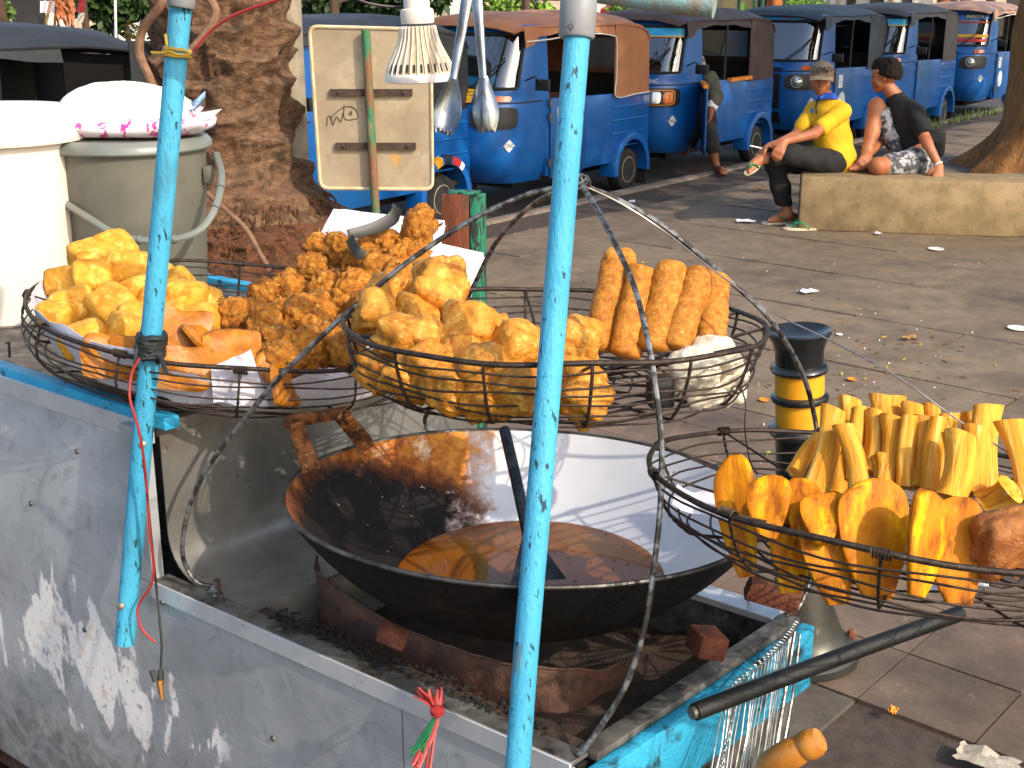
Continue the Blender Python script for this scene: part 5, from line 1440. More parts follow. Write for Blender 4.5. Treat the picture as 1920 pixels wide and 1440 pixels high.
b.build('apex_binding', M_['wire_bright'], frame_t)
b = MB(); b.tube(arc_pts([APEX, pd(1165, 382, 1.98), pd(1240, 430, 1.98), pd(1330, 500, 1.95), pd(1440, 580, 1.9), pd(1560, 640, 1.85), pd(1680, 705, 1.8), pd(1800, 790, 1.76), pd(1940, 880, 1.72)], 6), .0014, 5)
b.build('tie_wire', M_['wire_bright'], frame_t)
b = MB(); b.tube(arc_pts([pd(1390, 725, 1.95), pd(1398, 760, 1.95), pd(1396, 800, 1.95), pd(1405, 860, 1.98), pd(1420, 890, 2.0)], 6), .0012, 5); b.build('tie_wire', M_['wire'], frame_t)
# ---------------------------------------------------------------- rusty wind shield and bricks round the stove
WC = pd(985, 928, 2.14); WR = .397
def shield():
    low = [(598, 1150), (602, 1195), (660, 1240), (740, 1275), (850, 1318), (960, 1348), (1060, 1352), (1130, 1318), (1190, 1275)]
    topy = [1062, 1085, 1128, 1178, 1222, 1252, 1262, 1262, 1240]
    P0 = [pz(x, y, ZC - .085) for x, y in low]; P1 = []
    for p, y in zip(P0, topy):
        lo_, hi_ = 0, .3
        for k in range(24):
            m_ = (lo_ + hi_) / 2
            if prj(p + Vector((0, 0, m_)))[1] > y: lo_ = m_
            else: hi_ = m_
        P1.append(p + Vector((0, .012, lo_)))
    A0, A1 = arc_pts(P0, 6), arc_pts(P1, 6); n = len(A0) - 1
    def fn(u, v):
        i = min(int(round(u * n)), n); p = A0[i].lerp(A1[i], v)
        return p + Vector((.003 * noise.noise(p * 30), .005 * noise.noise(p * 18 + Vector((4, 0, 0))), .003 * noise.noise(p * 50)))
    t = thing('wind_shield', 'bent rusty sheet metal wind shield around the stove under the wok', 'wind shield', P0[4])
    b = MB(); b.grid(fn, n, 8); b.build('sheet', M_['rust_sheet'], t, thick=.003)
    e = MB(); e.tube([fn(u / n, 1.0) for u in range(n + 1)], .0028, 5); e.build('folded_rim', M_['rust_sheet'], t)
    h = MB(); p = fn(0, .8); h.tube(arc_pts([p + Vector((0, 0, .035)), p + Vector((-.004, -.006, .0)), p + Vector((.002, -.008, -.03)), p + Vector((-.008, -.004, -.05))], 5), .003, 5); h.build('wire_hook', M_['rust_dark'], t)
shield()
for (x, y, d, lab, sz) in ((735, 1192, 1.98, 'small brick fragment wedged under the wok beside the wind shield', (.05, .03, .03)), (1325, 1205, 2.0, 'broken orange brick lump on the ash bed under the wok', (.055, .05, .04)), (1450, 1115, 2.16, 'brick propped under the wok at the far counter corner', (.10, .05, .035))):
    b = MB(); rr = random.Random(int(x)); q = [Vector((sx * sz[0] / 2 * rr.uniform(.75, 1.1), sy * sz[1] / 2 * rr.uniform(.75, 1.1), sz_ * sz[2] / 2 * rr.uniform(.75, 1.1))) for sz_ in (-1, 1) for sx, sy in ((-1, -1), (1, -1), (1, 1), (-1, 1))]
    F = Matrix.Translation(pd(x, y, d)) @ Matrix.Rotation(rr.uniform(-.5, .5), 4, 'Z') @ Matrix.Rotation(.25, 4, 'Y')
    b.hexa([F @ p for p in q]); tag(b.build('brick_piece', M_['brick'], bevel=.004), lab, 'brick')
# ---------------------------------------------------------------- the wok
WT = Matrix.Translation(WC) @ Matrix.Rotation(rad(-3.6), 4, 'X') @ Matrix.Rotation(rad(2.0), 4, 'Y')
wok = thing('wok', 'huge blackened wok with a scorched handle side and bright aluminium inside', 'wok', WC)
HW = .215; RS = (WR * WR + HW * HW) / (2 * HW)
def cap_prof(off, n=22, r0=.0):
    out = []
    R2 = RS + off
    am = math.asin(WR / RS)
    for k in range(n + 1):
        a = am * k / n
        out.append((R2 * math.sin(a), (RS - HW) - R2 * math.cos(a)))
    return out
def wok_rings(prof, wob=0):
    NN = 96; out = []
    for r_, z in prof:
        out.append([WT @ Vector((r_ * math.cos(k * 2 * math.pi / NN), r_ * math.sin(k * 2 * math.pi / NN), z)) for k in range(NN)])
    return out
b = MB(); b.loft([list(reversed(r_)) for r_ in wok_rings(cap_prof(-.002))], cap=False); wi = b.build('inner_surface', M_['wok_inner'], wok, sharp=80)
b = MB(); b.loft(wok_rings(cap_prof(.003)), cap=False); b.build('outer_shell', M_['wok_black'], wok, sharp=80)
b = MB(); b.tube([WT @ Vector(((WR + .001) * math.cos(k * 2 * math.pi / 96), (WR + .001) * math.sin(k * 2 * math.pi / 96), .001)) for k in range(96)], .0038, 8, closed=True); b.build('rim', M_['steel_dark'], wok)
def strap(pts, w0, name, parent, m, th=.006, side=None):
    b = MB(); rings = []
    P_ = arc_pts(pts, 6); n = len(P_)
    for i, p in enumerate(P_):
        tn = (P_[min(i + 1, n - 1)] - P_[max(i - 1, 0)]).normalized()
        s_ = side - tn * side.dot(tn); s_.normalize(); u_ = tn.cross(s_)
        ww = w0[0] + (w0[1] - w0[0]) * i / (n - 1)
        rings.append([p + s_ * ww + u_ * th, p - s_ * ww + u_ * th, p - s_ * ww - u_ * th, p + s_ * ww - u_ * th])
    b.loft(rings); return b.build(name, M_[m], parent, bevel=.002)
strap([pd(585, 884, 2.17), pd(566, 830, 2.17), pd(553, 792, 2.16)], (.016, .013), 'handle', wok, 'wok_handle', side=Vector((1, .3, 0)))
strap([pd(690, 840, 2.36), pd(664, 806, 2.34), pd(636, 775, 2.31)], (.017, .014), 'handle', wok, 'wok_handle', side=Vector((1, .3, 0)))
strap([pd(536, 792, 2.15), pd(590, 783, 2.22), pd(655, 771, 2.33)], (.010, .010), 'handle', wok, 'wok_handle', side=Vector((.2, -.3, 1)))
# cooking oil: a closed body whose underside follows the wok, with a flat level top
ZO = -.152
def oil():
    NN = 72; rings = []
    top_c = WC + Vector((0, 0, ZO))
    cen = WT @ Vector((0, 0, RS - HW))
    Rr = RS - .0035
    dz = top_c.z - cen.z
    rt = math.sqrt(Rr * Rr - dz * dz); low = Rr
    a0 = math.acos(-dz / Rr)
    prof = [(Rr * math.sin(a0 * k / 16), -Rr * math.cos(a0 * k / 16)) for k in range(17)]
    b = MB(); M = Matrix.Translation(cen)
    b.lathe([(max(r_, .0005), z) for r_, z in prof], NN, M)
    ob = tag(b.build('cooking_oil', M_['oil'], sharp=30), 'pool of amber brown frying oil in the wok', 'oil')
    rr = random.Random(6); c = MB()
    for i in range(90):
        a = rr.uniform(0, 6.28); q = rt * (rr.random() ** .4) * .97; r_ = rr.uniform(.0008, .003)
        c.lathe([(0, -r_ * .4), (r_, 0), (0, r_ * .5)], 5, Matrix.Translation((cen.x + q * math.cos(a), cen.y + q * math.sin(a), top_c.z + .0006)))
    cr = c.build('floating_crumbs', M_['fritter_crumb']); tag(cr, 'fried crumbs floating on the oil in the wok', 'crumbs', kind='stuff')
    return rt
oil()
# spatula standing in the wok
t = thing('spatula', 'long handled dark steel spatula resting in the wok behind the thick blue pole', 'spatula', pd(995, 1075, 2.1))
b = MB(); b.tube([pd(946, 806, 2.33), pd(968, 900, 2.24), pd(992, 1010, 2.13)], .0105, 14); b.build('handle', M_['ladle_steel'], t)
b = MB(); b.tube(arc_pts([pd(946, 818, 2.315), pd(956, 826, 2.30), pd(958, 842, 2.295), pd(952, 846, 2.30)], 4), .0035, 6); b.build('hanging_loop', M_['ladle_steel'], t)
b = MB(); a = pd(992, 1008, 2.13); e = pd(1010, 1090, 2.05)
s_ = Vector((1, .2, 0)); b.hexa([a - s_ * .012, a + s_ * .012, e + s_ * .045, e - s_ * .045] + [p + Vector((0, -.003, .002)) for p in (a - s_ * .012, a + s_ * .012, e + s_ * .045, e - s_ * .045)]); b.build('blade', M_['ladle_steel'], t, bevel=.0008, bseg=1)
# ================================================================ wire baskets
def basket(label, c, r, roll, pitch, prof, floor, twist, seed, nsp=11, ph=0):
    t = thing('wire_basket', label, 'basket', c, 'wire baskets on the cart')
    M = Matrix.Translation(c) @ Matrix.Rotation(rad(roll), 4, 'Y') @ Matrix.Rotation(rad(pitch), 4, 'X')
    rr = random.Random(seed)
    def ring(f, z, w, n=72):
        o1, o2, o3 = rr.uniform(0, 9), rr.uniform(0, 9), rr.uniform(0, 9)
        return [M @ Vector((r * f * math.cos(a) * (1 + w * math.sin(3 * a + o1)), r * f * math.sin(a) * (1 + w * math.sin(2 * a + o2)), z + w * .35 * math.sin(4 * a + o3) + w * .25 * math.sin(9 * a + o1))) for a in [k * 2 * math.pi / n for k in range(n)]]
    def put(name, pts, rad_, m='wire', n=6, closed=True):
        b = MB(); b.tube(pts, rad_, n, closed=closed); return b.build(name, M_[m], t)
    put('rim', ring(1, 0, .006, 96), .0042, n=8)
    for f, z in prof[1:]: put('wire_ring', ring(f, z, .010), .0017)
    for f in floor: put('floor_ring', ring(f, prof[-1][1] - .002, .012, 48), .0017)
    b = None
    for k in range(nsp):
        a = ph + k * 2 * math.pi / nsp
        line = [M @ Vector((r * f * math.cos(a), r * f * math.sin(a), z)) for f, z in prof] + [M @ Vector((r * f * math.cos(a), r * f * math.sin(a), prof[-1][1] - .004)) for f in (.6, .3, .06)]
        pts = arc_pts(line, 5)
        if twist:
            up_ = put('upright', pts, .0019)
            for ph_ in (0, math.pi):
                q = []
                for i, p in enumerate(pts):
                    tn = (pts[min(i + 1, len(pts) - 1)] - pts[max(i - 1, 0)]).normalized(); u_ = tn.orthogonal().normalized(); v_ = tn.cross(u_)
                    q.append(p + (u_ * math.cos(i * 1.1 + ph_) + v_ * math.sin(i * 1.1 + ph_)) * .0016)
                bb = MB(); bb.tube(q, .0013, 4); bb.build('twisted_strand', M_['wire'], up_)
            # coil binding round the rim
            q = []
            for i in range(49):
                aa = a + (i / 48 - .5) * .062; th = i * 2 * math.pi / 8
                q.append(M @ Vector(((r + .0062 * math.cos(th)) * math.cos(aa), (r + .0062 * math.cos(th)) * math.sin(aa), .0062 * math.sin(th))))
            bb = MB(); bb.tube(q, .0016, 4); bb.build('binding', M_['wire'], up_)
        else:
            put('upright', pts, .0026)
    return t, M
LK = 1.085
LBc = pd(450, 580, 2.35 * LK); MBc = pd(1038, 603, 2.05); RBc = pd(1722, 917, 1.82)
LBP = [(1, 0), (1.01, -.016), (1.015, -.032), (1.02, -.048), (1.01, -.063), (.985, -.077), (.95, -.088), (.90, -.094)]
MBP = [(1, 0), (.995, -.015), (.985, -.030), (.97, -.046), (.955, -.061), (.93, -.076), (.90, -.089), (.86, -.096)]
RBP = [(1, 0), (.985, -.016), (.965, -.033), (.94, -.05), (.91, -.064), (.87, -.076), (.82, -.084)]
LB, LBM = basket('wire basket of golden tofu and vegetable fritters tied to the thin blue pole', LBc, .37 * LK, 7.3, 0, LBP, (.80, .68, .56, .44, .32, .2), True, 1, 12, .2)
MBk, MBM = basket('middle wire basket of battered pieces and rolls hung above the wok', MBc, .335, .7, -4.2, MBP, (.78, .7, .62, .54, .46, .38, .3, .2), False, 2, 14, .35)
RB, RBM = basket('wire basket of fried bananas and cassava at the end of the cart', RBc, .385, 5, -7.6, RBP, (.74, .66, .58, .5, .42, .34, .26), True, 3, 12, .1)
BKL, BKM, BKR = (LBM, .37 * LK, LBP), (MBM, .335, MBP), (RBM, .385, RBP)
# ================================================================ fried food
def fbm(p, o=4):
    s, a = 0, 1
    for i in range(o):
        s += a * noise.noise(p); p = p * 2.07 + Vector((3.1, 1.7, 5.3)); a *= .5
    return s
def ico(sub):
    bm = bmesh.new(); bmesh.ops.create_icosphere(bm, subdivisions=sub, radius=1)
    v = [x.co.copy() for x in bm.verts]; f = [tuple(q.index for q in x.verts) for x in bm.faces]; bm.free()
    return v, f
ICO4 = ico(4); ICO5 = ico(5)
def cubev(n=9):
    bm = bmesh.new(); bmesh.ops.create_cube(bm, size=2); bmesh.ops.subdivide_edges(bm, edges=bm.edges, cuts=n, use_grid_fill=True)
    v = [x.co.copy() for x in bm.verts]; f = [tuple(q.index for q in x.verts) for x in bm.faces]; bm.free(); return v, f
CUB = cubev()
def shape(kind, seed):
    o = Vector((seed * 7.13, seed * 3.7, seed * 1.9)); b = MB()
    if kind == 'tofu':
        for p in CUB[0]:
            q = p.copy(); l = q.length; m = max(abs(q.x), abs(q.y), abs(q.z))
            q = q.lerp(q.normalized() * 1.28, .30)
            n4 = (abs(p.x) ** 7 + abs(p.y) ** 7 + abs(p.z) ** 7) ** (1 / 7); q = q / n4 * 1.0
            q *= 1 + .08 * fbm(q * .9 + o, 3) + .012 * noise.noise(q * 6 + o)
            fc = sorted((abs(p.x), abs(p.y), abs(p.z)))
            q *= 1 - .05 * (1 - fc[1]) * (1 - fc[0])
            b.v.append(Vector((q.x, q.y * .92, q.z * .78)))
        b.f = CUB[1]
    elif kind == 'fritter':
        for p in ICO5[0]:
            s = 1 + .30 * noise.noise(p * 1.4 + o) + .20 * noise.noise(p * 3.0 + o) + .07 * (1 - abs(noise.noise(p * 6 + o)) * 2) + .035 * noise.noise(p * 14 + o)
            b.v.append(Vector((p.x * s, p.y * s * .95, p.z * s * .84)))
        b.f = list(ICO5[1]); rr = random.Random(seed)
        for i in range(26):                       # thin crisp shreds sticking out
            k = rr.randrange(len(ICO5[0])); p = b.v[k]; n_ = p.normalized(); u_ = n_.orthogonal(); u_.rotate(Matrix.Rotation(rr.uniform(0, 6.28), 3, n_)); w_ = n_.cross(u_)
            L_ = rr.uniform(.14, .34); q = p - n_ * .04
            b.add([q - w_ * .05, q + w_ * .05, q + n_ * L_ * .6 + u_ * L_ * .5 + w_ * .04, q + n_ * L_ * .8 + u_ * L_ - w_ * .01], [(0, 1, 2, 3)])
    elif kind == 'batter':
        for p in ICO4[0]:
            n4 = (abs(p.x) ** 4.5 + abs(p.y) ** 4.5 + abs(p.z) ** 4.5) ** (1 / 4.5); q = p / n4
            s = 1 + .17 * noise.noise(p * 1.3 + o) + .10 * noise.noise(p * 3.1 + o) + .05 * (1 - 2 * abs(noise.noise(p * 6 + o))) + .02 * noise.noise(p * 15 + o)
            if p.z < -.2 and noise.noise(p * 2.2 + o * 2) > .25: s *= 1.14
            b.v.append(Vector((q.x * s, q.y * s * .9, q.z * s * .86)))
        b.f = ICO4[1]
    elif kind == 'roll':
        n, m = 20, 34
        for j in range(m + 1):
            u = j / m; e = min(1, (min(u, 1 - u) / .07 + .0)) ; e = (1 - (1 - min(1, e)) ** 2) ** .5 * .9 + .1 if e < 1 else 1
            cx = .16 * math.sin(u * 2.2 + seed); cy = .1 * math.sin(u * 3.1 + seed * 2)
            b.v += [Vector((cx + e * math.cos(a) * .95, cy + e * math.sin(a) * .75, (u - .5) * 6.6)) * 1.0 for a in [k * 2 * math.pi / n for k in range(n)]]
        for i, p in enumerate(b.v):
            q = Vector((p.x, p.y, p.z * .8)); d = Vector((p.x, p.y, 0)); 
            b.v[i] = p + d * (.14 * noise.noise(q * .9 + o) + .09 * noise.noise(q * 2.6 + o) + .045 * noise.noise(q * 7 + o))
        for j in range(m):
            for k in range(n): b.f.append((j * n + k, j * n + (k + 1) % n, (j + 1) * n + (k + 1) % n, (j + 1) * n + k))
        b.f += [tuple(reversed(range(n))), tuple(m * n + k for k in range(n))]
    elif kind == 'cassava':
        rr = random.Random(seed); n, m = 22, 16; w = rr.uniform(.8, 1.05); crack = rr.uniform(0, 6.28); bend = rr.uniform(-.5, .5)
        for j in range(m + 1):
            u = j / m
            fl = 1 + .10 * (2 * u - 1) ** 4 + rr.uniform(-.01, .01)
            tip = .12 * math.sin(seed) * (1 if j in (0, m) else 0)
            for k in range(n):
                a = k * 2 * math.pi / n
                r_ = fl * (1 + .12 * math.cos(2 * a + seed) + .08 * math.cos(3 * a + seed * 2) + .06 * noise.noise(Vector((math.cos(a) * 1.5, math.sin(a) * 1.5, u * 1.2)) + o))
                dd = abs((a - crack + math.pi) % (2 * math.pi) - math.pi)
                if dd < .35: r_ *= .80 + .2 * (dd / .35)
                r_ *= 1 + .02 * noise.noise(Vector((a * 5, u * .8, seed)))
                b.v.append(Vector((r_ * math.cos(a) * w + bend * math.sin(math.pi * u), r_ * math.sin(a) * .78, (u - .5) * 2 + tip * math.cos(a) * .4)))
        for j in range(m):
            for k in range(n): b.f.append((j * n + k, j * n + (k + 1) % n, (j + 1) * n + (k + 1) % n, (j + 1) * n + k))
        b.f += [tuple(reversed(range(n))), tuple(m * n + k for k in range(n))]
    elif kind == 'banana':
        rr = random.Random(seed); m, n = 24, 20; sg = 1 if seed % 2 else -1; cut = rr.uniform(.15, .4)
        for j in range(m + 1):
            u = j / m                                   # 0 at the pointed lower end, 1 at the cut top
            dome = 1 if u < .72 else max(.05, 1 - ((u - .72) / .29) ** 2.2)
            wl = .95 * math.sin(math.pi * min(1, .10 + .58 * u)) ** .9 * dome ** .6      # bulging side
            wr = .62 * math.sin(math.pi * min(.5, .12 + .5 * u)) ** .8 * dome ** .35      # straighter side
            for k in range(n):
                a = k * 2 * math.pi / n; c_, s_ = math.cos(a), math.sin(a)
                x = math.copysign(abs(c_) ** .45, c_); x = x * (wl if x < 0 else wr)
                y = math.copysign(abs(s_) ** .5, s_) * .26 * (.7 + .3 * u)
                y += .16 * x * x - .10 + .10 * math.sin(u * 2.4 + seed) + .022 * math.sin(x * 22 + seed + u * 4) * (1 if abs(s_) > .5 else 0) + .07 * noise.noise(Vector((x * 1.6, u * 3, seed * 3.3)))
                zt = (u - .5) * 3.3
                if u > .8: zt -= ((u - .8) / .2) * (cut * .3 * (x + .3) ** 2 + .5 * abs(y) * (s_ > 0))
                b.v.append(Vector((sg * x, y, zt)))
        for j in range(m):
            for k in range(n):
                q = (j * n + k, j * n + (k + 1) % n, (j + 1) * n + (k + 1) % n, (j + 1) * n + k)
                b.f.append(q if sg > 0 else q[::-1])
        q0, q1 = tuple(reversed(range(n))), tuple(m * n + k for k in range(n))
        b.f += [q0, q1] if sg > 0 else [q0[::-1], q1[::-1]]
    elif kind == 'flat':
        for p in CUB[0]:
            n4 = (abs(p.x) ** 5 + abs(p.y) ** 5) ** .2; n4 = max(n4, .001); e = max(abs(p.x), abs(p.y)) / n4
            q = Vector((p.x * e, p.y * e, 0)) ; q *= 1 + .12 * noise.noise(Vector((p.x, p.y, 0)) * 1.4 + o)
            z = .13 * p.z * (1 - .4 * max(abs(p.x), abs(p.y)) ** 4) + .16 * noise.noise(Vector((p.x, p.y, 0)) * 1.2 + o) + .02 * noise.noise(p * 7 + o)
            b.v.append(Vector((q.x, q.y * .8, z)))
        b.f = CUB[1]
    return b
POOL = {}
def pooled(kind, seed, m, nvar=7):
    k = (kind, seed % nvar, m)
    if k not in POOL:
        me = shape(kind, seed % nvar + 1).mesh(kind, None, 55 if kind in ('cassava', 'banana') else 75); me.materials.append(M_[m]); POOL[k] = me
    return POOL[k]
ORD = 'first second third fourth fifth sixth seventh eighth ninth tenth'.split()
PLACED = []
def food(name, kind, m, cat, grp, items, where, tiers, what, bk=None, tight=.8):
    """items: (px, py, depth, half size, (rx, ry, rz)); labels count along tiers from the top of the picture"""
    items = list(items)
    order = sorted(range(len(items)), key=lambda i: items[i][1])
    per = math.ceil(len(items) / len(tiers))
    lab = {}
    for ti in range(len(tiers)):
        idx = sorted(order[ti * per:(ti + 1) * per], key=lambda i: items[i][0])
        for q, i in enumerate(idx):
            lab[i] = f'{what}, {ORD[q]} from the left in the {tiers[ti]} {where}' if len(idx) > 1 else f'{what}, {tiers[ti]} {where}'
    for i, (x, y, d, s, rot) in enumerate(items):
        if bk: d = fit(bk, x, y, d, s * tight)
        o = bpy.data.objects.new(name, pooled(kind, i * 5 + len(items), m))
        COL.objects.link(o)
        o.location = pd(x, y, d); o.rotation_euler = rot
        if bk:
            q = bk[0].inverted() @ o.location; fl = bk[2][-1][1] + s * .98
            if q.z < fl and tight > .5: o.location.z += fl - q.z
        o.scale = (s, s, s) if not isinstance(s, tuple) else s
        tag(o, lab[i], cat, grp)
RF = random.Random(21)
def inside(M, r, prof, p, size):
    q = M.inverted() @ p
    z = min(max(q.z, prof[-1][1]), 0)
    f = 1.0
    for (f0, z0), (f1, z1) in zip(prof, prof[1:]):
        if z1 <= z <= z0: f = f0 + (f1 - f0) * (z - z0) / (z1 - z0); break
    return r * f - .006 - size - math.hypot(q.x, q.y), q
def fit(bk, x, y, d, size):
    """slide a piece along the line of sight until it lies within its basket"""
    M, r, prof = bk
    for k in range(60):
        dd = d + .008 * k
        g, q = inside(M, r, prof, pd(x, y, dd), size)
        if g >= 0: return dd
        if math.hypot(q.x, q.y) > 0 and q.y > 0: return d + .008 * max(0, k - 1)
    return d
def on_floor(bk, x, y, h):
    M, r, prof = bk
    o = M @ Vector((0, 0, prof[-1][1] + h)); n = M.to_3x3() @ Vector((0, 0, 1)); rv = ray(x, y)
    return (o - CAM).dot(n) / rv.dot(n)
def rr3(a=.4): return (RF.uniform(-a, a), RF.uniform(-a, a), RF.uniform(0, 6.28))
tofu = [(170, 482, 2.42, .034), (174, 517, 2.34, .035), (243, 503, 2.38, .038), (219, 470, 2.45, .035), (120, 530, 2.36, .033), (137, 572, 2.28, .036), (211, 575, 2.26, .037), (228, 545, 2.38, .033), (258, 548, 2.33, .034), (256, 598, 2.22, .034), (322, 540, 2.36, .034), (350, 556, 2.30, .034), (382, 568, 2.34, .030), (378, 600, 2.26, .033), (330, 596, 2.26, .032), (158, 636, 2.14, .034), (240, 620, 2.16, .033), (300, 575, 2.3, .034), (110, 590, 2.25, .030), (180, 550, 2.4, .034), (165, 600, 2.3, .034), (290, 520, 2.42, .034), (290, 625, 2.26, .034)]
food('fried_tofu', 'tofu', 'tofu', 'fried tofu', 'golden tofu cubes in the basket', [(x, y, d * LK, s * 1.06 * LK, rr3(.5)) for x, y, d, s in tofu], 'row by the white bucket', ['topmost', 'upper', 'middle', 'lower', 'lowest'], 'golden tofu cube', BKL)
flat = [(335, 622, 2.12, .052, (1.0, .2, .2)), (385, 630, 2.12, .040, (.5, .3, 1)), (437, 655, 2.10, .046, (.7, .1, .3)), (208, 668, 2.06, .046, (1.2, .1, .2)), (250, 672, 2.045, .045, (1.35, 0, -.2)), (533, 722, 2.03, .045, (1.35, .3, 1.35)), (522, 680, 2.08, .036, (1.0, -.3, .6)), (345, 690, 2.03, .045, (1.3, .1, .2))]
food('tempeh_slice', 'flat', 'tempeh_flat', 'fried tempeh', 'flat orange fried slices', [(x, y, d * LK, s * LK, q) for x, y, d, s, q in flat], 'row leaning on the wires', ['topmost', 'middle', 'lowest'], 'flat orange fried slice', BKL, .3)
frit = [(440, 592, 2.28), (497, 556, 2.36), (545, 543, 2.38), (500, 612, 2.24), (522, 642, 2.18), (592, 586, 2.28), (612, 540, 2.36), (586, 505, 2.44), (641, 470, 2.50), (600, 468, 2.52), (662, 536, 2.34), (692, 478, 2.45), (725, 462, 2.46), (562, 592, 2.26), (704, 505, 2.38), (747, 494, 2.42), (770, 482, 2.44), (752, 527, 2.35), (612, 645, 2.16), (645, 618, 2.2), (570, 655, 2.13), (655, 662, 2.12), (690, 570, 2.26), (470, 592, 2.3), (540, 590, 2.34), (640, 570, 2.34), (700, 545, 2.36), (590, 620, 2.24), (670, 500, 2.48), (800, 530, 2.40), (530, 675, 2.1)]
food('vegetable_fritter', 'fritter', 'fritter', 'fritter', 'craggy vegetable fritters heaped in the basket', [(x, y, d * LK, RF.uniform(.031, .038) * LK, rr3(3)) for x, y, d in frit], 'row of the craggy heap', ['topmost', 'upper', 'middle', 'lower', 'lowest'], 'craggy brown fritter', BKL)
o = bpy.data.objects.new('vegetable_fritter', pooled('fritter', 3, 'fritter')); COL.objects.link(o); o.location = pd(785, 428, 2.45 * LK); o.rotation_euler = (.2, .2, .4); o.scale = (.035, .033, .054)
tag(o, 'tall upright vegetable fritter peaking above the heap beside the papers', 'fritter', 'craggy vegetable fritters heaped in the basket')
bat = [(703, 588, 2.04, .034), (735, 552, 2.12, .036), (822, 552, 2.08, .042), (824, 520, 2.2, .038), (880, 617, 1.93, .041), (753, 628, 1.92, .034), (806, 642, 1.92, .034), (972, 648, 1.90, .036), (1084, 640, 1.92, .036), (716, 692, 1.89, .032), (766, 708, 1.84, .034), (842, 726, 1.80, .036), (905, 690, 1.82, .034), (909, 755, 1.79, .034), (972, 733, 1.79, .036), (1083, 715, 1.84, .036), (1094, 762, 1.82, .034), (810, 688, 1.86, .034), (860, 668, 1.90, .034), (1030, 690, 1.9, .034), (920, 640, 2.0, .034), (780, 595, 2.04, .034)]
food('battered_tofu', 'batter', 'batter', 'battered tofu', 'battered tofu pieces in the middle basket', [(x, y, d, s, rr3(.8)) for x, y, d, s in bat], 'row of the middle basket', ['topmost', 'upper', 'lower', 'lowest'], 'golden battered lump', BKM, .9)
rolls = [((1156, 476), (1124, 662), 2.0), ((1212, 500), (1166, 672), 1.98), ((1258, 488), (1232, 662), 1.97), ((1314, 500), (1268, 660), 1.97), ((1344, 512), (1326, 650), 2.02), ((1170, 540), (1150, 660), 2.06)]
def rod_food(name, kind, m, cat, grp, lst, rw, base_len, labels, thick=None, bk=None):
    for i, q in enumerate(lst):
        (a, b_, d) = q[:3]
        w_ = q[3] if len(q) > 3 else rw
        db = q[4] if len(q) > 4 else -.03
        A_ = pd(b_[0], b_[1], d + db); B_ = pd(a[0], a[1], d + .03)
        if bk:
            d0 = fit(bk, b_[0], b_[1], min(d + db, on_floor(bk, b_[0], b_[1], .012)), w_ * .8); d0 = min(d0, max(on_floor(bk, b_[0], b_[1], .0), 1.2)) if name != 'fried_banana' else d0
            d1 = max(d0 + .01, fit(bk, a[0], a[1], d0 + .03, w_ * .6))
            A_ = pd(b_[0], b_[1], d0); B_ = pd(a[0], a[1], d1)
        F = axis_frame((A_ + B_) / 2, B_, (0, 1, 0)) if False else axis_frame((A_ + B_) / 2, (A_ + B_) / 2 + (B_ - A_), (0, -1, 0))
        F = F @ Matrix.Rotation(q[5] if len(q) > 5 else RF.uniform(-.4, .4), 4, 'Z')
        L = (B_ - A_).length
        o = bpy.data.objects.new(name, pooled(kind, i * 3 + 1, m, 9)); COL.objects.link(o)
        o.matrix_world = F @ Matrix.Diagonal((w_, thick or w_, L / base_len, 1))
        tag(o, labels[i], cat, grp)
rod_food('fried_roll', 'roll', 'roll', 'fried roll', 'fried rolls stood on end', rolls, .0262, 6.6, ['tall fried roll with a lump on top, nearest the thick blue pole', 'second upright fried roll from the thick blue pole', 'third upright fried roll from the thick blue pole', 'fourth upright fried roll, leaning towards the white rice cakes', 'outermost upright fried roll beside the iron rod', 'short fried roll hidden behind the first upright ones'], bk=BKM)
o = bpy.data.objects.new('fried_roll', pooled('batter', 5, 'batter')); COL.objects.link(o); o.location = pd(1162, 492, 2.0); o.scale = (.024, .02, .026); tag(o, 'small fried lump topping the tallest roll', 'fried roll', 'fried rolls stood on end')
rice = [((1300, 690, 1.80), .034, 'white rice cake nearest the iron rod behind the wires'), ((1356, 692, 1.86), .032, 'white rice cake against the outer wires'), ((1318, 735, 1.79), .026, 'white rice cake at the bottom of the middle basket'), ((1335, 664, 1.95), .032, 'white rice cake topping its little heap'), ((1372, 728, 1.86), .022, 'small white rice cake low in the outer curve of the basket')]
for (p, s, l) in rice:
    o = bpy.data.objects.new('rice_cake', pooled('batter', int(p[0]), 'rice_cake')); COL.objects.link(o); o.location = pd(p[0], p[1], fit(BKM, *p, s * 1.3)); o.scale = (s, s, s); o.rotation_euler = rr3(.6); tag(o, l, 'rice cake', 'white rice cakes')
b = MB(); c = pd(1238, 733, fit(BKM, 1238, 733, 1.80, .028)); b.box(c, (.036, .03, .045), Matrix.Rotation(.2, 3, 'Z')); tag(b.build('seaweed_block', M_['black_plastic'], bevel=.004), 'small black block behind the wires beside the rice cakes', 'block')
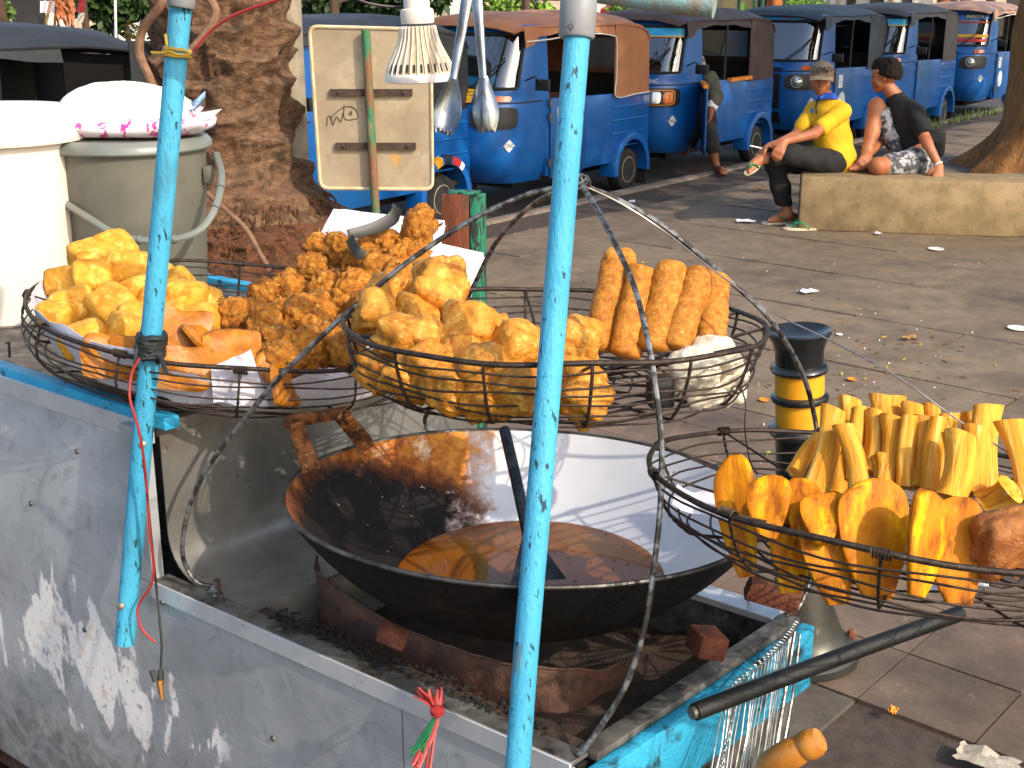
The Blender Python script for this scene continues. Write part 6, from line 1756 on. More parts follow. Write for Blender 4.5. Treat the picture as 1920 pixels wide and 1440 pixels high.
# cassava sticks
cs = [((1560, 766), (1520, 922), 1.80, .0165), ((1537, 822), (1490, 888), 1.84, .015), ((1578, 798), (1608, 922), 1.76, .0165), ((1592, 748), (1580, 880), 1.92, .016), ((1616, 766), (1604, 900), 1.86, .017), ((1640, 772), (1628, 886), 1.84, .015), ((1648, 742), (1646, 860), 1.95, .015), ((1680, 745), (1676, 860), 1.95, .0145), ((1668, 782), (1656, 900), 1.82, .018), ((1708, 758), (1704, 880), 1.92, .015), ((1708, 782), (1698, 915), 1.80, .015), ((1744, 760), (1740, 880), 1.92, .014), ((1732, 783), (1722, 915), 1.80, .015), ((1764, 786), (1746, 922), 1.78, .0165), ((1796, 814), (1776, 936), 1.72, .023), ((1830, 802), (1818, 926), 1.75, .0165), ((1852, 762), (1846, 922), 1.84, .021), ((1822, 778), (1815, 900), 1.9, .016), ((1888, 790), (1926, 940), 1.74, .018), ((1780, 778), (1776, 900), 1.9, .014), ((1570, 860), (1565, 930), 1.85, .016), ((1656, 860), (1650, 920), 1.8, .016), ((1848, 940), (1896, 915), 1.68, .019, 0)]
cl = ['leaning cassava stick at the outer end of the bundle by the bollard', 'short cassava stick lying lowest at the bollard end of the bundle', 'split cassava stick standing in front at the bollard end', 'cassava stick behind the first leaning pair, topmost at the bollard end', 'cassava stick with squared end behind the split one', 'narrow cassava stick tucked behind the split one', 'tallest cassava stick at the back, nearest the bollard', 'tall cassava stick at the back, second from the bollard', 'thick pale cassava stick in the centre of the front row', 'back row cassava stick, third from the bollard', 'slim cassava stick right of the thick pale central one', 'back row cassava stick, fourth from the bollard', 'slim cassava stick second right of the thick pale central one', 'broad cassava stick left of the thickest front one', 'thickest cassava stick in the front row', 'pale cassava stick pressed against the thickest front one', 'long cassava stick standing tallest towards the frame edge', 'cassava stick half hidden behind the long one', 'cassava stick leaning outwards at the frame edge', 'cassava stick glimpsed between the broad front ones', 'cassava stub low behind the split stick', 'cassava stub low in the middle of the bundle', 'cassava stick lying flat beside the tempeh block']
rod_food('cassava_stick', 'cassava', 'cassava', 'fried cassava', 'fried cassava sticks', cs, .017, 2.0, cl, bk=BKR)
# fried bananas
bn = [((1378, 850), (1402, 1082), 1.60, .036, -.05, -.3), ((1470, 922), (1484, 1112), 1.52, .042, -.05, .15), ((1548, 922), (1574, 1134), 1.505, .044, -.05, -.1), ((1652, 896), (1648, 1124), 1.54, .060, -.05, .05), ((1740, 916), (1724, 1118), 1.53, .038, -.05, .35), ((1802, 930), (1800, 1136), 1.505, .048, -.05, -.15), ((1455, 890), (1440, 1010), 1.66, .036, -.03), ((1497, 895), (1500, 1010), 1.68, .030, -.03), ((1545, 925), (1545, 1020), 1.64, .034, -.03), ((1585, 925), (1590, 1020), 1.66, .032, -.03)]
bl = ['tall fried banana slab standing alone nearest the wok', 'second fried banana slab from the wok, leaning on the wires', 'third fried banana slab, pointed at the top', 'broadest fried banana slab in the middle of the front row', 'narrow fried banana slab beside the broadest one', 'dark edged fried banana slab nearest the tempeh', 'folded fried banana behind the second slab', 'small fried banana behind the second slab, further from the wok', 'fried banana piece lying behind the pointed slab', 'small fried banana end between the pointed and the broadest slab']
rod_food('fried_banana', 'banana', 'banana', 'fried banana', 'fried banana slabs', bn, .028, 3.3, bl, thick=.030, bk=BKR)
b = MB(); c = pd(1892, 1015, fit(BKR, 1892, 1015, 1.56, .045)); sh = shape('batter', 4); F = Matrix.Translation(c) @ Matrix.Rotation(.3, 4, 'Z') @ Matrix.Diagonal((.045, .03, .042, 1)); b.v = [F @ p for p in sh.v]; b.f = sh.f
tag(b.build('tempeh_block', M_['tempeh'], sharp=70), 'rough orange brown tempeh block at the end of the banana row', 'tempeh')
# papers lining the baskets
def sheet_paper(label, quad, m='paper', nx=10, crump=.006, seed=1, name='paper_sheet', grp='papers lining the baskets'):
    a, b_, c, d = [Vector(p) for p in quad]; n = (b_ - a).cross(d - a).normalized()
    bb = MB(); bb.grid(lambda u, v: a.lerp(b_, u).lerp(d.lerp(c, u), v) + n * crump * (noise.noise(Vector((u * 3, v * 3, seed))) * 2 + .5 * noise.noise(Vector((u * 8, v * 8, seed)))), nx, nx)
    return tag(bb.build(name, M_[m], thick=.0006, sharp=30), label, 'paper', grp)
LQ = lambda x, y, z: LBM @ Vector((x, y, z))
def lining(label, a0, a1, r1, lift, seed, m='paper'):
    bb = MB()
    def fn(u, v):
        a = rad(a0 + (a1 - a0) * u); r_ = .06 + (r1 * LK - .06) * v + .02 * noise.noise(Vector((u * 9, 2, seed))) * v
        rw = .318 * LK
        if r_ <= rw: x_, z_ = r_, -.088
        else:
            k = min(1, (r_ - rw) / .09); x_ = min(rw + .045 * k, .362 * LK); z_ = -.088 + (r_ - rw) * lift
        cr = .004 * noise.noise(Vector((u * 14, v * 8, seed))) + .002 * noise.noise(Vector((u * 40, v * 22, seed)))
        return LQ(x_ * math.cos(a), x_ * math.sin(a), z_ + abs(cr))
    bb.grid(fn, 60, 24)
    return tag(bb.build('paper_sheet', M_[m], thick=.0005, sharp=30), label, 'paper', 'papers lining the baskets')
lining('crumpled white paper lining the tofu side of the basket', 150, 262, .41, .95, 3)
lining('printed white paper under the fritters at the pole side of the basket', 262, 335, .385, .9, 5)
lining('lilac tinted paper under the fritters towards the middle basket', 335, 400, .36, .6, 6, 'paper_print')
sheet_paper('folded white sheet inside the front wires below the orange slices', [pd(395, 690, fit(BKL, 395, 690, 2.1, .012)), pd(470, 655, fit(BKL, 470, 655, 2.15, .012)), pd(505, 765, fit(BKL, 505, 765, 2.1, .012)), pd(400, 755, fit(BKL, 400, 755, 2.1, .012))], 'paper', seed=5)
stack = thing('paper_stack', 'stack of white wrapping paper behind the fritters', 'paper', pd(760, 470, 2.741))
for i in range(9):
    o_ = Vector((.002 * i, .001 * i, -.0035 * i))
    q = [pd(628, 392, 2.838), pd(830, 414, 2.752), pd(812, 500, 2.666), pd(590, 455, 2.795)]
    if i > 3: q = [pd(700, 420, 2.795), pd(898, 462, 2.688), pd(866, 535, 2.623), pd(690, 500, 2.730)]
    a, b_, c_, d_ = [p + o_ + Vector((RF.uniform(-.006, .006), RF.uniform(-.006, .006), 0)) for p in q]
    bb = MB(); bb.grid(lambda u, v: a.lerp(b_, u).lerp(d_.lerp(c_, u), v) + Vector((0, 0, .004 * math.sin(u * 3 + i) * v)), 8, 6); bb.build('sheet', M_['paper' if i % 3 else 'paper_print'], stack, thick=.0007)
sheet_paper('white sheet propped up behind the craggy fritters', [pd(640, 392, 2.752), pd(740, 405, 2.730), pd(720, 460, 2.688), pd(595, 445, 2.752)], 'paper', seed=9, crump=.003)
RQ = lambda x, y, z: RBM @ Vector((x, y, z))
sheet_paper('white paper flap at the wok side of the banana basket', [RQ(-.36, -.08, -.03), RQ(-.22, -.10, -.06), RQ(-.2, .08, -.06), RQ(-.33, .08, -.04)], 'paper', seed=11)
sheet_paper('white paper scrap under the dark edged banana', [pd(1730, 1075, 1.66), pd(1850, 1060, 1.66), pd(1855, 1100, 1.62), pd(1745, 1112, 1.62)], 'paper', seed=12)
# dark tongs lying in the fritters
t = thing('serving_tongs', 'dark metal tongs lying in the fritters before the white paper', 'tongs', pd(700, 430, 2.601))
strap([pd(652, 440, 2.580), pd(700, 428, 2.601), pd(735, 410, 2.623), pd(745, 388, 2.634)], (.010, .016), 'arm', t, 'black_plastic', th=.0015, side=Vector((0, .3, 1)))
strap([pd(655, 446, 2.558), pd(668, 470, 2.548), pd(684, 480, 2.548)], (.012, .01), 'arm', t, 'black_plastic', th=.0015, side=Vector((0, .3, 1)))
# ================================================================ buckets on the deck
def lath(name, prof, c, m, parent, n=56, sharp=40):
    b = MB(); b.lathe(prof, n, Matrix.Translation(c)); return b.build(name, M_[m], parent, sharp=sharp)
wc = pz(-22, 640, ZU - .004); wc = K(1.70, .34, ZU - .003)
wc = pd(24, 572, 3.02); wc.z = ZU - .003; WS = 1.24
t = thing('white_bucket', 'tall white plastic bucket with a lid at the edge of the cart deck', 'bucket', wc)
lath('body', [(r_ * WS, z_ * 1.08) for r_, z_ in [(.0, .0), (.122, .0), (.128, .006), (.150, .36), (.154, .40)]], wc, 'pail_white', t)
lath('rim', [(r_ * WS, z_ * 1.08) for r_, z_ in [(.154, .372), (.168, .376), (.171, .385), (.170, .432), (.165, .437), (.15, .437)]], wc, 'pail_white', t)
lath('lid', [(r_ * WS, z_ * 1.08) for r_, z_ in [(.150, .4365), (.140, .441), (.08, .446), (.0, .447)]], wc, 'pail_white', t)
gc = pd(270, 585, 3.11); gc.z = ZU - .003; GZ = 1.035; GK = 1.06
t = thing('grey_bucket', 'grey lidded plastic bucket with a hanging handle behind the thin blue pole', 'bucket', gc)
lath('body', [(r_ * GK, z_ * GZ) for r_, z_ in [(.0, .0), (.138, .0), (.144, .006), (.165, .37)]], gc, 'pail_grey', t)
lath('lid', [(r_ * GK, z_ * GZ) for r_, z_ in [(.165, .362), (.176, .364), (.179, .368), (.178, .378), (.170, .388), (.160, .392), (.155, .388), (.10, .390), (.0, .392)]], gc, 'pail_lid', t)
hp = arc_pts([pd(405, 288, 3.021), pd(415, 330, 2.936), pd(405, 385, 2.873), pd(378, 428, 2.841), pd(330, 448, 2.825), pd(265, 450, 2.825), pd(215, 438, 2.830), pd(165, 408, 2.851), pd(122, 380, 2.904)], 6)
b = MB(); b.tube(hp, .0085, 8, flat=.7); hd = b.build('handle', M_['pail_lid'], t)
for i in (8, 12, 24, 30, 36):
    b = MB(); p, q = hp[i], hp[i + 1]; b.lathe([(.010, 0), (.0105, .002), (.0105, .006), (.010, .008)], 10, axis_frame(p, q)); b.build('handle_rib', M_['pail_lid'], hd)
for sg in (-1, 1):
    b = MB(); p = gc + Vector(((.172 * GK) * sg, -.01, .315)); b.box(p, (.02, .035, .04)); b.build('lug', M_['pail_grey'], t, bevel=.005)
# bag of flour on the grey lid
bc = gc + Vector((.01, -.01, .3925 * GZ))
t = thing('flour_bag', 'pink printed plastic bag of white flour lying on the grey bucket lid', 'bag', bc)
def pillow(c, a, bb, h, m, name, seed, corner=0.0, n=30):
    q = MB()
    def fn(u, v):
        th = u * 2 * math.pi; ph = (v - .5) * math.pi
        e = .55
        x = math.copysign(abs(math.cos(th)) ** e, math.cos(th)) * math.cos(ph) ** .5; y = math.copysign(abs(math.sin(th)) ** e, math.sin(th)) * math.cos(ph) ** .5
        z = math.sin(ph)
        w_ = .05 * noise.noise(Vector((x * 2.5, y * 2.5, seed))) + .03 * noise.noise(Vector((x * 7, y * 7, seed)))
        lift = corner * (max(0, abs(x) + abs(y) - 1.2)) 
        return c + Vector((a * x * (1 + w_), bb * y * (1 + w_), h * (z + 1) * (1 + 3 * w_) + lift))
    q.grid(fn, n * 2, n); return q.build(name, M_[m], t, sharp=70)
bag = pillow(bc, .188, .127, .023, 'bag_print', 'printed_bag', 2, .03)
dome = MB()
def dfn(u, v):
    a = u * 2 * math.pi; e = math.cos(v * math.pi / 2) ** .8
    k = 1 + .06 * noise.noise(Vector((math.cos(a) * 2, math.sin(a) * 2, v * 2))) + .02 * noise.noise(Vector((math.cos(a) * 6, math.sin(a) * 6, v * 6)))
    return bc + Vector((-.015 + .157 * e * k * math.cos(a), .01 + .106 * e * k * math.sin(a), (.036) + .083 * math.sin(v * math.pi / 2) ** .9 * k))
dome.grid(dfn, 48, 16); dome.build('flour_heap', M_['flour'], t, sharp=70)
b = MB(); p = [pd(372, 212, 2.947), pd(416, 204, 2.968), pd(395, 222, 2.968), pd(360, 228, 2.947)]; b.add(p, [(0, 1, 2, 3)]); b.build('bag_corner', M_['bag_plain'], t, thick=.001)
b = MB(); p = [pd(120, 205, 3.032), pd(146, 198, 3.032), pd(160, 212, 2.989), pd(130, 214, 2.989)]; b.add(p, [(0, 1, 2, 3)]); b.build('bag_corner', M_['magenta'], t, thick=.001)
b = MB(); b.grid(lambda u, v: pd(345 + 40 * u, 178 + 30 * v + 10 * math.sin(u * 4), 2.97 + .02 * math.sin(v * 5 + u * 3)), 8, 8); b.build('clear_plastic', M_['clear_bag'], t)
# ================================================================ lamp and cutlery hanging over the cart
lc = pd(789, 153, 2.06)
t = thing('led_bulb', 'dusty white finned LED bulb hanging over the cart', 'light bulb', lc)
sc_ = 2.06 / 2400
LM = Matrix.Translation(lc) @ Matrix.Rotation(rad(-2), 4, 'Y')
def lam(name, prof, m, n=44):
    b = MB(); b.lathe([(r_ * sc_, z * sc_ * 1.03) for r_, z in prof], n, LM); return b.build(name, M_[m], t)
lam('diffuser', [(0, 2), (55, 2), (63, 4)], 'lamp_white')
lam('bottom_ring', [(60, 0), (66.5, 1.5), (67, 13), (65, 16), (60, 16)], 'lamp_white')
core = [(62, 15), (57, 30), (48, 47), (39, 64), (33, 80), (30, 98)]
cr = lam('core', core, 'lamp_dust')
for k in range(28):
    a = k * 2 * math.pi / 28; q = MB(); F = LM @ Matrix.Rotation(a, 4, 'Z')
    pts = [(r_ - 2, z) for r_, z in core] + [(r_ + 4.0, z) for r_, z in reversed(core)]
    q.prism([(r_ * sc_, z * sc_ * 1.03) for r_, z in pts], .0011, F @ Matrix(((1, 0, 0, 0), (0, 0, 1, -.0005), (0, 1, 0, 0), (0, 0, 0, 1)))); q.build('fin', M_['lamp_white'], cr)
for k in range(10):
    a = rad(-90) + (k - 4.5) * rad(13) ; q = MB(); p = LM @ Vector((61.5 * sc_ * math.cos(a), 61.5 * sc_ * math.sin(a), 20 * sc_)); p2 = LM @ Vector((56.5 * sc_ * math.cos(a), 56.5 * sc_ * math.sin(a), 34 * sc_)); q.tube([p, p2], .0016, 5); q.build('vent_slot', M_['ink'], cr)
lam('neck', [(30, 102), (31, 106), (31, 122), (30, 126), (26, 128)], 'lamp_white')
lam('socket', [(24, 127), (24, 146), (22, 152), (14, 154), (0, 154)], 'lamp_white')
b = MB(); b.tube([LM @ Vector((0, 0, 152 * sc_)), LM @ Vector((.002, .0, 200 * sc_)), LM @ Vector((.004, 0, .22))], .003, 7); b.build('flex', M_['red_cable'], t)
def tong(label, pts_top, tip, bw, flip, d):
    t = thing('serving_fork', label, 'serving fork', pd(tip[0], tip[1], d), 'steel serving forks hung over the cart')
    x0, y0 = pts_top; x1, y1 = tip
    b = MB(); rings = []
    dirv = (pd(x1, y1, d) - pd(x0, y0, d)); L = dirv.length; dv = dirv.normalized()
    side = dv.cross(Vector((0, 1, 0))).normalized(); nn = side.cross(dv)
    # handle
    for k in range(15):
        f = k / 14; p = pd(x0, y0, d) + dv * (L * .62) * f
        w_ = .0095 - .0035 * f; h_ = .0035
        rings.append([p + side * w_ * math.cos(a) + nn * h_ * math.sin(a) * (1 if math.sin(a) < 0 else -.35 if abs(math.cos(a)) < .7 else .3) for a in [q * 2 * math.pi / 16 for q in range(16)]])
    b.loft(rings); b.build('handle', M_['tong_steel'], t, sharp=50)
    # bowl with teeth
    b = MB(); base = pd(x0, y0, d) + dv * L * .60
    def fn(u, v):
        w_ = (.006 + (bw - .006) * math.sin(min(1, v * 1.5) * math.pi / 2) ** 1.3) * (1 - .42 * (max(0, v - .62) / .38) ** 1.8)
        uu = 2 * u - 1
        tooth = 0
        if v > .99: tooth = -.010 * abs(math.sin(u * math.pi * 4))
        return base + dv * (L * .40 * v + tooth) + side * w_ * uu + nn * (.010 * (1 - uu * uu) * math.sin(v * math.pi * .9) * flip)
    b.grid(fn, 24, 18); b.build('bowl', M_['tong_steel'], t, thick=.0012, sharp=50)
tong('bright steel serving fork hanging closest to the bulb', (879, -20), (832, 252), .0205, 1, 1.95)
tong('darker steel serving fork hanging nearest the thick blue pole', (893, -20), (914, 250), .0200, -1, 2.02)
# ================================================================ wooden post behind the cart
def wooden_post():
    d = 3.0
    f = pd(868, 900, d); top = pd(868, 362, d)
    c = Vector((top.x, top.y, 0))
    t = thing('wooden_post', 'red brown wooden post with chipped green edge behind the papers', 'post', c)
    rz = Matrix.Rotation(rad(-14), 3, 'Z')
    b = MB(); b.box(c + Vector((-.012, 0, top.z / 2)), (.068, .05, top.z), rz); b.build('board', M_['wood_red'], t, bevel=.004)
    b = MB(); b.box(c + rz @ Vector((.036, .002, 0)) + Vector((0, 0, top.z / 2 - .001)), (.024, .062, top.z - .004), rz); b.build('green_edge', M_['green_chip'], t, bevel=.003)
    b = MB(); b.box(c + Vector((0, 0, top.z + .002)), (.075, .045, .006), rz); b.build('painted_top', M_['green_chip'], t, bevel=.002)
    b = MB(); b.box(c + Vector((0, 0, .02)), (.16, .14, .04), rz); b.build('foot', M_['wood_red'], t, bevel=.004)
wooden_post()
# ================================================================ black sleeved bar, skimmer
b = MB(); pts = [pd(1303, 1335, 1.80), pd(1420, 1290, 1.86), pd(1600, 1222, 1.96), pd(1800, 1150, 2.08)]
b.tube(arc_pts(pts, 6), .0128, 16); bar = tag(b.build('sleeved_bar', M_['sleeve']), 'black rubber sleeved bar sticking out from the end of the cart', 'bar')
b = MB(); a, c = pts[0], pts[1]; dv = (a - c).normalized(); b.tube([a - dv * .006, a + dv * .007], .009, 12); b.build('bar_end', M_['bolt'], bar)
def skimmer():
    t = thing('wire_skimmer', 'wire skimmer with a turned wooden handle hung on the cart end', 'skimmer', pd(1440, 1440, 1.98))
    top = arc_pts([pd(1358, 1310, 1.92), pd(1395, 1275, 1.95), pd(1440, 1235, 1.99), pd(1470, 1205, 2.03), pd(1490, 1178, 2.06)], 6)
    bot = arc_pts([pd(1325, 1500, 1.86), pd(1360, 1500, 1.89), pd(1400, 1495, 1.93), pd(1430, 1490, 1.97), pd(1452, 1480, 2.0)], 6)
    n = len(top)
    b = MB(); b.tube(top, .0016, 5); b.build('top_wire', M_['wire_bright'], t)
    for k in range(24):
        f = k / 23 * (n - 1); i = min(int(f), n - 2); u = f - i
        a = top[i].lerp(top[i + 1], u); c = bot[i].lerp(bot[i + 1], u)
        b = MB(); b.tube([a, a.lerp(c, .5) + Vector((.004 * math.sin(k), .004 * math.cos(k * 2), 0)), c], .00115, 5); w_ = b.build('wire', M_['wire_bright'], t)
        b = MB(); b.tube([a + Vector((.006 * math.cos(q), 0, .006 + .006 * math.sin(q))) for q in [j * 2 * math.pi / 8 for j in range(9)]], .001, 4); b.build('eyelet', M_['wire_bright'], w_)
    for ph in (0, math.pi):
        a, c = pd(1378, 1322, 1.90), pd(1345, 1480, 1.84)
        b = MB(); b.tube([a.lerp(c, k / 40) + Vector((.0022 * math.cos(k * .9 + ph), .0022 * math.sin(k * .9 + ph), 0)) for k in range(41)], .0012, 5); b.build('twisted_edge', M_['wire_bright'], t)
    b = MB(); b.tube([pd(1490, 1185, 2.03), pd(1472, 1300, 1.98), pd(1445, 1460, 1.92)], .0032, 8); b.build('frame_wire', M_['wire_bright'], t)
    b = MB(); b.tube([pd(1500, 1190, 2.04), pd(1487, 1300, 1.99), pd(1458, 1460, 1.93)], .0022, 8); b.build('frame_wire', M_['wire_bright'], t)
    a, c = pd(1446, 1430, 1.88), pd(1541, 1385, 1.84)
    L = (c - a).length
    b = MB(); b.lathe([(.010, -.02), (.019, .0), (.0215, .02), (.0225, .042), (.0205, .052), (.0195, .056), (.0215, .060), (.0225, .068), (.0215, L - .012), (.017, L - .003), (.0, L)], 28, axis_frame(a, c)); b.build('handle', M_['wood_handle'], t)
skimmer()
# ================================================================ litter on the paving
def disc(label, x, y, r_, m, name='paper_plate', flat=1.0):
    p = pz(x, y, .004); b = MB(); b.lathe([(0, 0), (r_ * .7, .001), (r_, .006), (r_ * .97, .009), (r_ * .68, .004), (0, .003)], 24, Matrix.Translation(p)); tag(b.build(name, M_[m]), label, 'litter', 'litter on the paving')
disc('white lid lying on the paving between bollard and bench', 1755, 468, .055, 'white_paint', 'plastic_lid')
disc('white lid on the paving at the frame edge beyond the cassava', 1908, 617, .055, 'white_paint', 'plastic_lid')
disc('orange bottle cap on the paving above the cassava', 1597, 713, .022, 'orange_trim', 'bottle_cap')
disc('orange bottle cap on the paving beside the bollard', 1432, 752, .022, 'orange_trim', 'bottle_cap')
disc('small white bottle cap on the paving behind the bollard', 1574, 629, .018, 'white_paint', 'bottle_cap')
def scrap(label, x, y, w_, h_, m, seed):
    p = pz(x, y, .006); bb = MB(); rr = random.Random(seed); a = rr.uniform(0, 3.1)
    u_ = Vector((math.cos(a), math.sin(a), 0)); v_ = Vector((-u_.y, u_.x, 0))
    bb.grid(lambda u, v: p + u_ * w_ * (u - .5) * (1 + .3 * noise.noise(Vector((u * 3, v * 3, seed)))) + v_ * h_ * (v - .5) + Vector((0, 0, .014 * (1 + noise.noise(Vector((u * 4, v * 4, seed)))) )), 8, 8)
    tag(bb.build('litter_scrap', M_[m], thick=.001, sharp=25), label, 'litter', 'litter on the paving')
scrap('crumpled pale paper scrap on the paving behind the bollard', 1515, 549, .11, .07, 'paper', 1)
scrap('white paper scrap beside the planted foot of the smoking man', 1398, 417, .14, .08, 'paper', 2)
scrap('tan scrap of wrapping on the paving right of the bollard', 1705, 636, .09, .04, 'bamboo', 4)
scrap('pale scrap lying against the front of the bench', 1645, 440, .07, .04, 'paper', 5)
scrap('white broken plaster patch at the bottom corner of the paving', 1850, 1432, .14, .08, 'plaster', 6)
scrap('small orange peel on the dark stone strip', 1674, 1340, .03, .02, 'orange_trim', 7)
scrap('brown scrap on the paving beside the parked vehicles', 1418, 357, .09, .05, 'bamboo', 8)
scrap('pale scrap on the paving near the kerb', 1185, 380, .08, .05, 'paper', 9)
rl = random.Random(8)
for nm, m, n, lab in (('fallen_leaves', 'leaf_yellow', 60, 'small yellow leaves scattered over the paving'), ('leaf_litter', 'leaf_brown', 180, 'brown leaf litter scattered over the paving'), ('green_scraps', 'leaf_light', 18, 'torn green leaf scraps scattered over the paving'), ('paper_crumbs', 'paper', 260, 'tiny pale crumbs scattered over the paving')):
    b = MB()
    for i in range(n):
        if rl.random() < .3: x, y = rl.gauss(1640, 110), rl.gauss(680, 50)
        else: x, y = rl.uniform(920, 1920), 330 + 620 * rl.random() ** 1.3
        p = pz(x, y, .005)
        if (p - KP).dot(KN) > -.1: continue
        s = rl.uniform(.006, .024) * (.22 if nm == 'paper_crumbs' else 1); a = rl.uniform(0, 6.28); u_ = Vector((math.cos(a), math.sin(a), 0)); v_ = Vector((-u_.y, u_.x, 0))
        b.add([p - u_ * s, p + v_ * s * .35 + Vector((0, 0, rl.uniform(.001, .010))), p + u_ * s + Vector((0, 0, rl.uniform(0, .008))), p - v_ * s * .35], [(0, 1, 2, 3)])
    tag(b.build(nm, M_[m]), lab, 'leaves' if nm != 'paper_crumbs' else 'crumbs', kind='stuff')
# grass along the kerb
b = MB()
for i in range(420):
    tpos = rl.uniform(4.8, 11.5); p = Vector((*kq(tpos, rl.uniform(-.16, .02)), 0)); h = rl.uniform(.05, .16); a = rl.uniform(0, 6.28); u_ = Vector((math.cos(a), math.sin(a), 0)) * .008
    tip = p + Vector((rl.uniform(-.06, .06), rl.uniform(-.06, .06), h)); b.add([p - u_, p + u_, tip], [(0, 1, 2)])
tag(b.build('grass', M_['grass']), 'tufts of grass growing along the kerb', 'grass', kind='stuff')
# ================================================================ far side of the street
def wall_building(name, label, x0, x1, Y, h, m, doors=(), depth=4):
    a = pd(x0, 0, 1); c = pd(x1, 0, 1)
    X0 = (x0 - 960) / FPX * Y * 1.0; X1 = (x1 - 960) / FPX * Y
    base = Vector(((X0 + X1) / 2, Y, -.09))
    t = thing(name, label, 'building', base)
    b = MB(); b.box(base + Vector((0, depth / 2, h / 2)), (X1 - X0, depth, h)); b.build('wall', M_[m], t)
    b = MB(); b.box(base + Vector((0, depth / 2 - .15, h + .1)), (X1 - X0 + .5, depth + .3, .2)); b.build('roof', M_['pillar_stone'], t)
    for (d0, d1, z0, z1, mm) in doors:
        q = MB(); u0 = (d0 - 960) / FPX * Y; u1 = (d1 - 960) / FPX * Y
        q.box(Vector(((u0 + u1) / 2, Y - .02, (z0 + z1) / 2)), (u1 - u0, .05, z1 - z0)); dr = q.build('door' if mm == 'dark_door' else 'pilaster', M_[mm], t)
    return t
wall_building('white_building', 'white building with dark doorways beyond the parked vehicles', 1532, 1715, 33, 3.6, 'wall_white', ((1562, 1577, 0, 2.6, 'dark_door'), (1604, 1628, 0, 2.6, 'dark_door'), (1662, 1678, 0, 2.6, 'dark_door'), (1545, 1550, 0, 3, 'wall_beige'), (1640, 1648, 0, 3, 'wall_beige')))
wall_building('yellow_house', 'yellow walled house behind the green posts across the road', 1340, 1520, 38, 2.8, 'wall_yellow', ((1402, 1422, 0, 1.6, 'dark_door'),))
wall_building('white_wall', 'long low white wall across the road behind the tan roofed vehicle', 1050, 1335, 42, 2.1, 'wall_white', ((1180, 1184, 0, 2.2, 'wall_beige'), (1275, 1284, 0, 2.4, 'wall_beige')), depth=.3)
wall_building('beige_wall', 'beige rendered wall across the road behind the hanging forks', 600, 1048, 36, 3.0, 'wall_beige', ((846, 900, 0, 3.1, 'wall_white'),), depth=.4)
wall_building('pale_house', 'pale green grey house behind the iron fence', -180, 330, 34, 3.2, 'wall_white', ((60, 120, 0, 2.0, 'dark_door'), (160, 230, 0, 1.4, 'wall_beige')))
wall_building('grey_building', 'grey building glimpsed behind the far tree trunks', 1716, 2300, 44, 3.4, 'wall_beige', ((1740, 1760, 0, 2.4, 'dark_door'), (1850, 1880, 0, 2.2, 'dark_door')))
# iron fence on the far left
Yf = 15.5
ft = thing('iron_fence', 'black iron picket fence behind the black roofed vehicle', 'fence', (-7, Yf, -.09))
for z in (.35, 1.12):
    b = MB(); b.box((-7.0, Yf, z), (7.2, .05, .07)); b.build('rail', M_['iron'], ft)
for i in range(44):
    x = -10.4 + i * .16
    b = MB(); b.box((x, Yf - .03, .58), (.055, .03, 1.28)); b.lathe([(.04, 1.21), (.03, 1.28), (.0, 1.42)], 4, Matrix.Translation((x, Yf - .03, 0))); b.build('picket', M_['iron'], ft)
px0 = (98 - 960) / FPX * (Yf - .35)
t = thing('fence_pillar', 'brown stone gate pillar with a pyramid cap in front of the iron fence', 'pillar', (px0, Yf - .35, -.09))
b = MB(); b.box((px0, Yf - .35, .55), (.30, .30, 1.28)); b.build('shaft', M_['pillar_stone'], t)
b = MB(); b.lathe([(.26, 1.19), (.26, 1.24), (.0, 1.50)], 4, Matrix.Translation((px0, Yf - .35, 0)) @ Matrix.Rotation(rad(45), 4, 'Z')); b.build('pyramid_cap', M_['iron'], t)
def bamboo(label, a, b_):
    q = MB(); q.tube([a, b_], .014, 7); tag(q.build('bamboo_pole', M_['bamboo']), label, 'pole', 'bamboo poles by the iron fence')
bamboo('slanting bamboo pole crossing the stone gate pillar', pd(76, 90, 13.5), pd(104, -40, 13.5))
bamboo('upright bamboo pole beside the stone gate pillar', pd(100, 92, 13.4), pd(108, -40, 13.4))
q = MB(); q.tube([pd(218, 95, 13.6), pd(215, -40, 13.6)], .014, 8); tag(q.build('flag_pole', M_['white_paint']), 'thin white pole in front of the iron fence beside the palm', 'pole')
q = MB(); q.grid(lambda u, v: pd(146 + 14 * u + 3 * math.sin(v * 4), -20 + 60 * v, 14.2 + .06 * math.sin(u * 5 + v * 3)), 6, 10); q.v and None
fl = thing('flag', 'small red and white flag hanging among dark leaves by the fence', 'flag', pd(150, 40, 14.2))
q = MB(); q.grid(lambda u, v: pd(145 + 12 * u + 2 * math.sin(v * 4), -15 + 38 * v, 14.2 + .06 * math.sin(u * 5 + v * 3)), 6, 10); q.build('red_half', M_['cloth_red'], fl, thick=.003)
q = MB(); q.grid(lambda u, v: pd(145 + 12 * u + 2 * math.sin(v * 4 + 1), 24 + 18 * v, 14.2 + .06 * math.sin(u * 5 + v * 3 + 2)), 6, 8); q.build('white_half', M_['white_paint'], fl, thick=.003)
q = MB(); q.grid(lambda u, v: pd(75 + 30 * u, 2 + 22 * v, 13.7 + .05 * math.sin(u * 4)), 8, 5); tag(q.build('white_banner', M_['bag_plain'], thick=.004), 'pale cloth sheet tied up beside the stone gate pillar', 'banner')
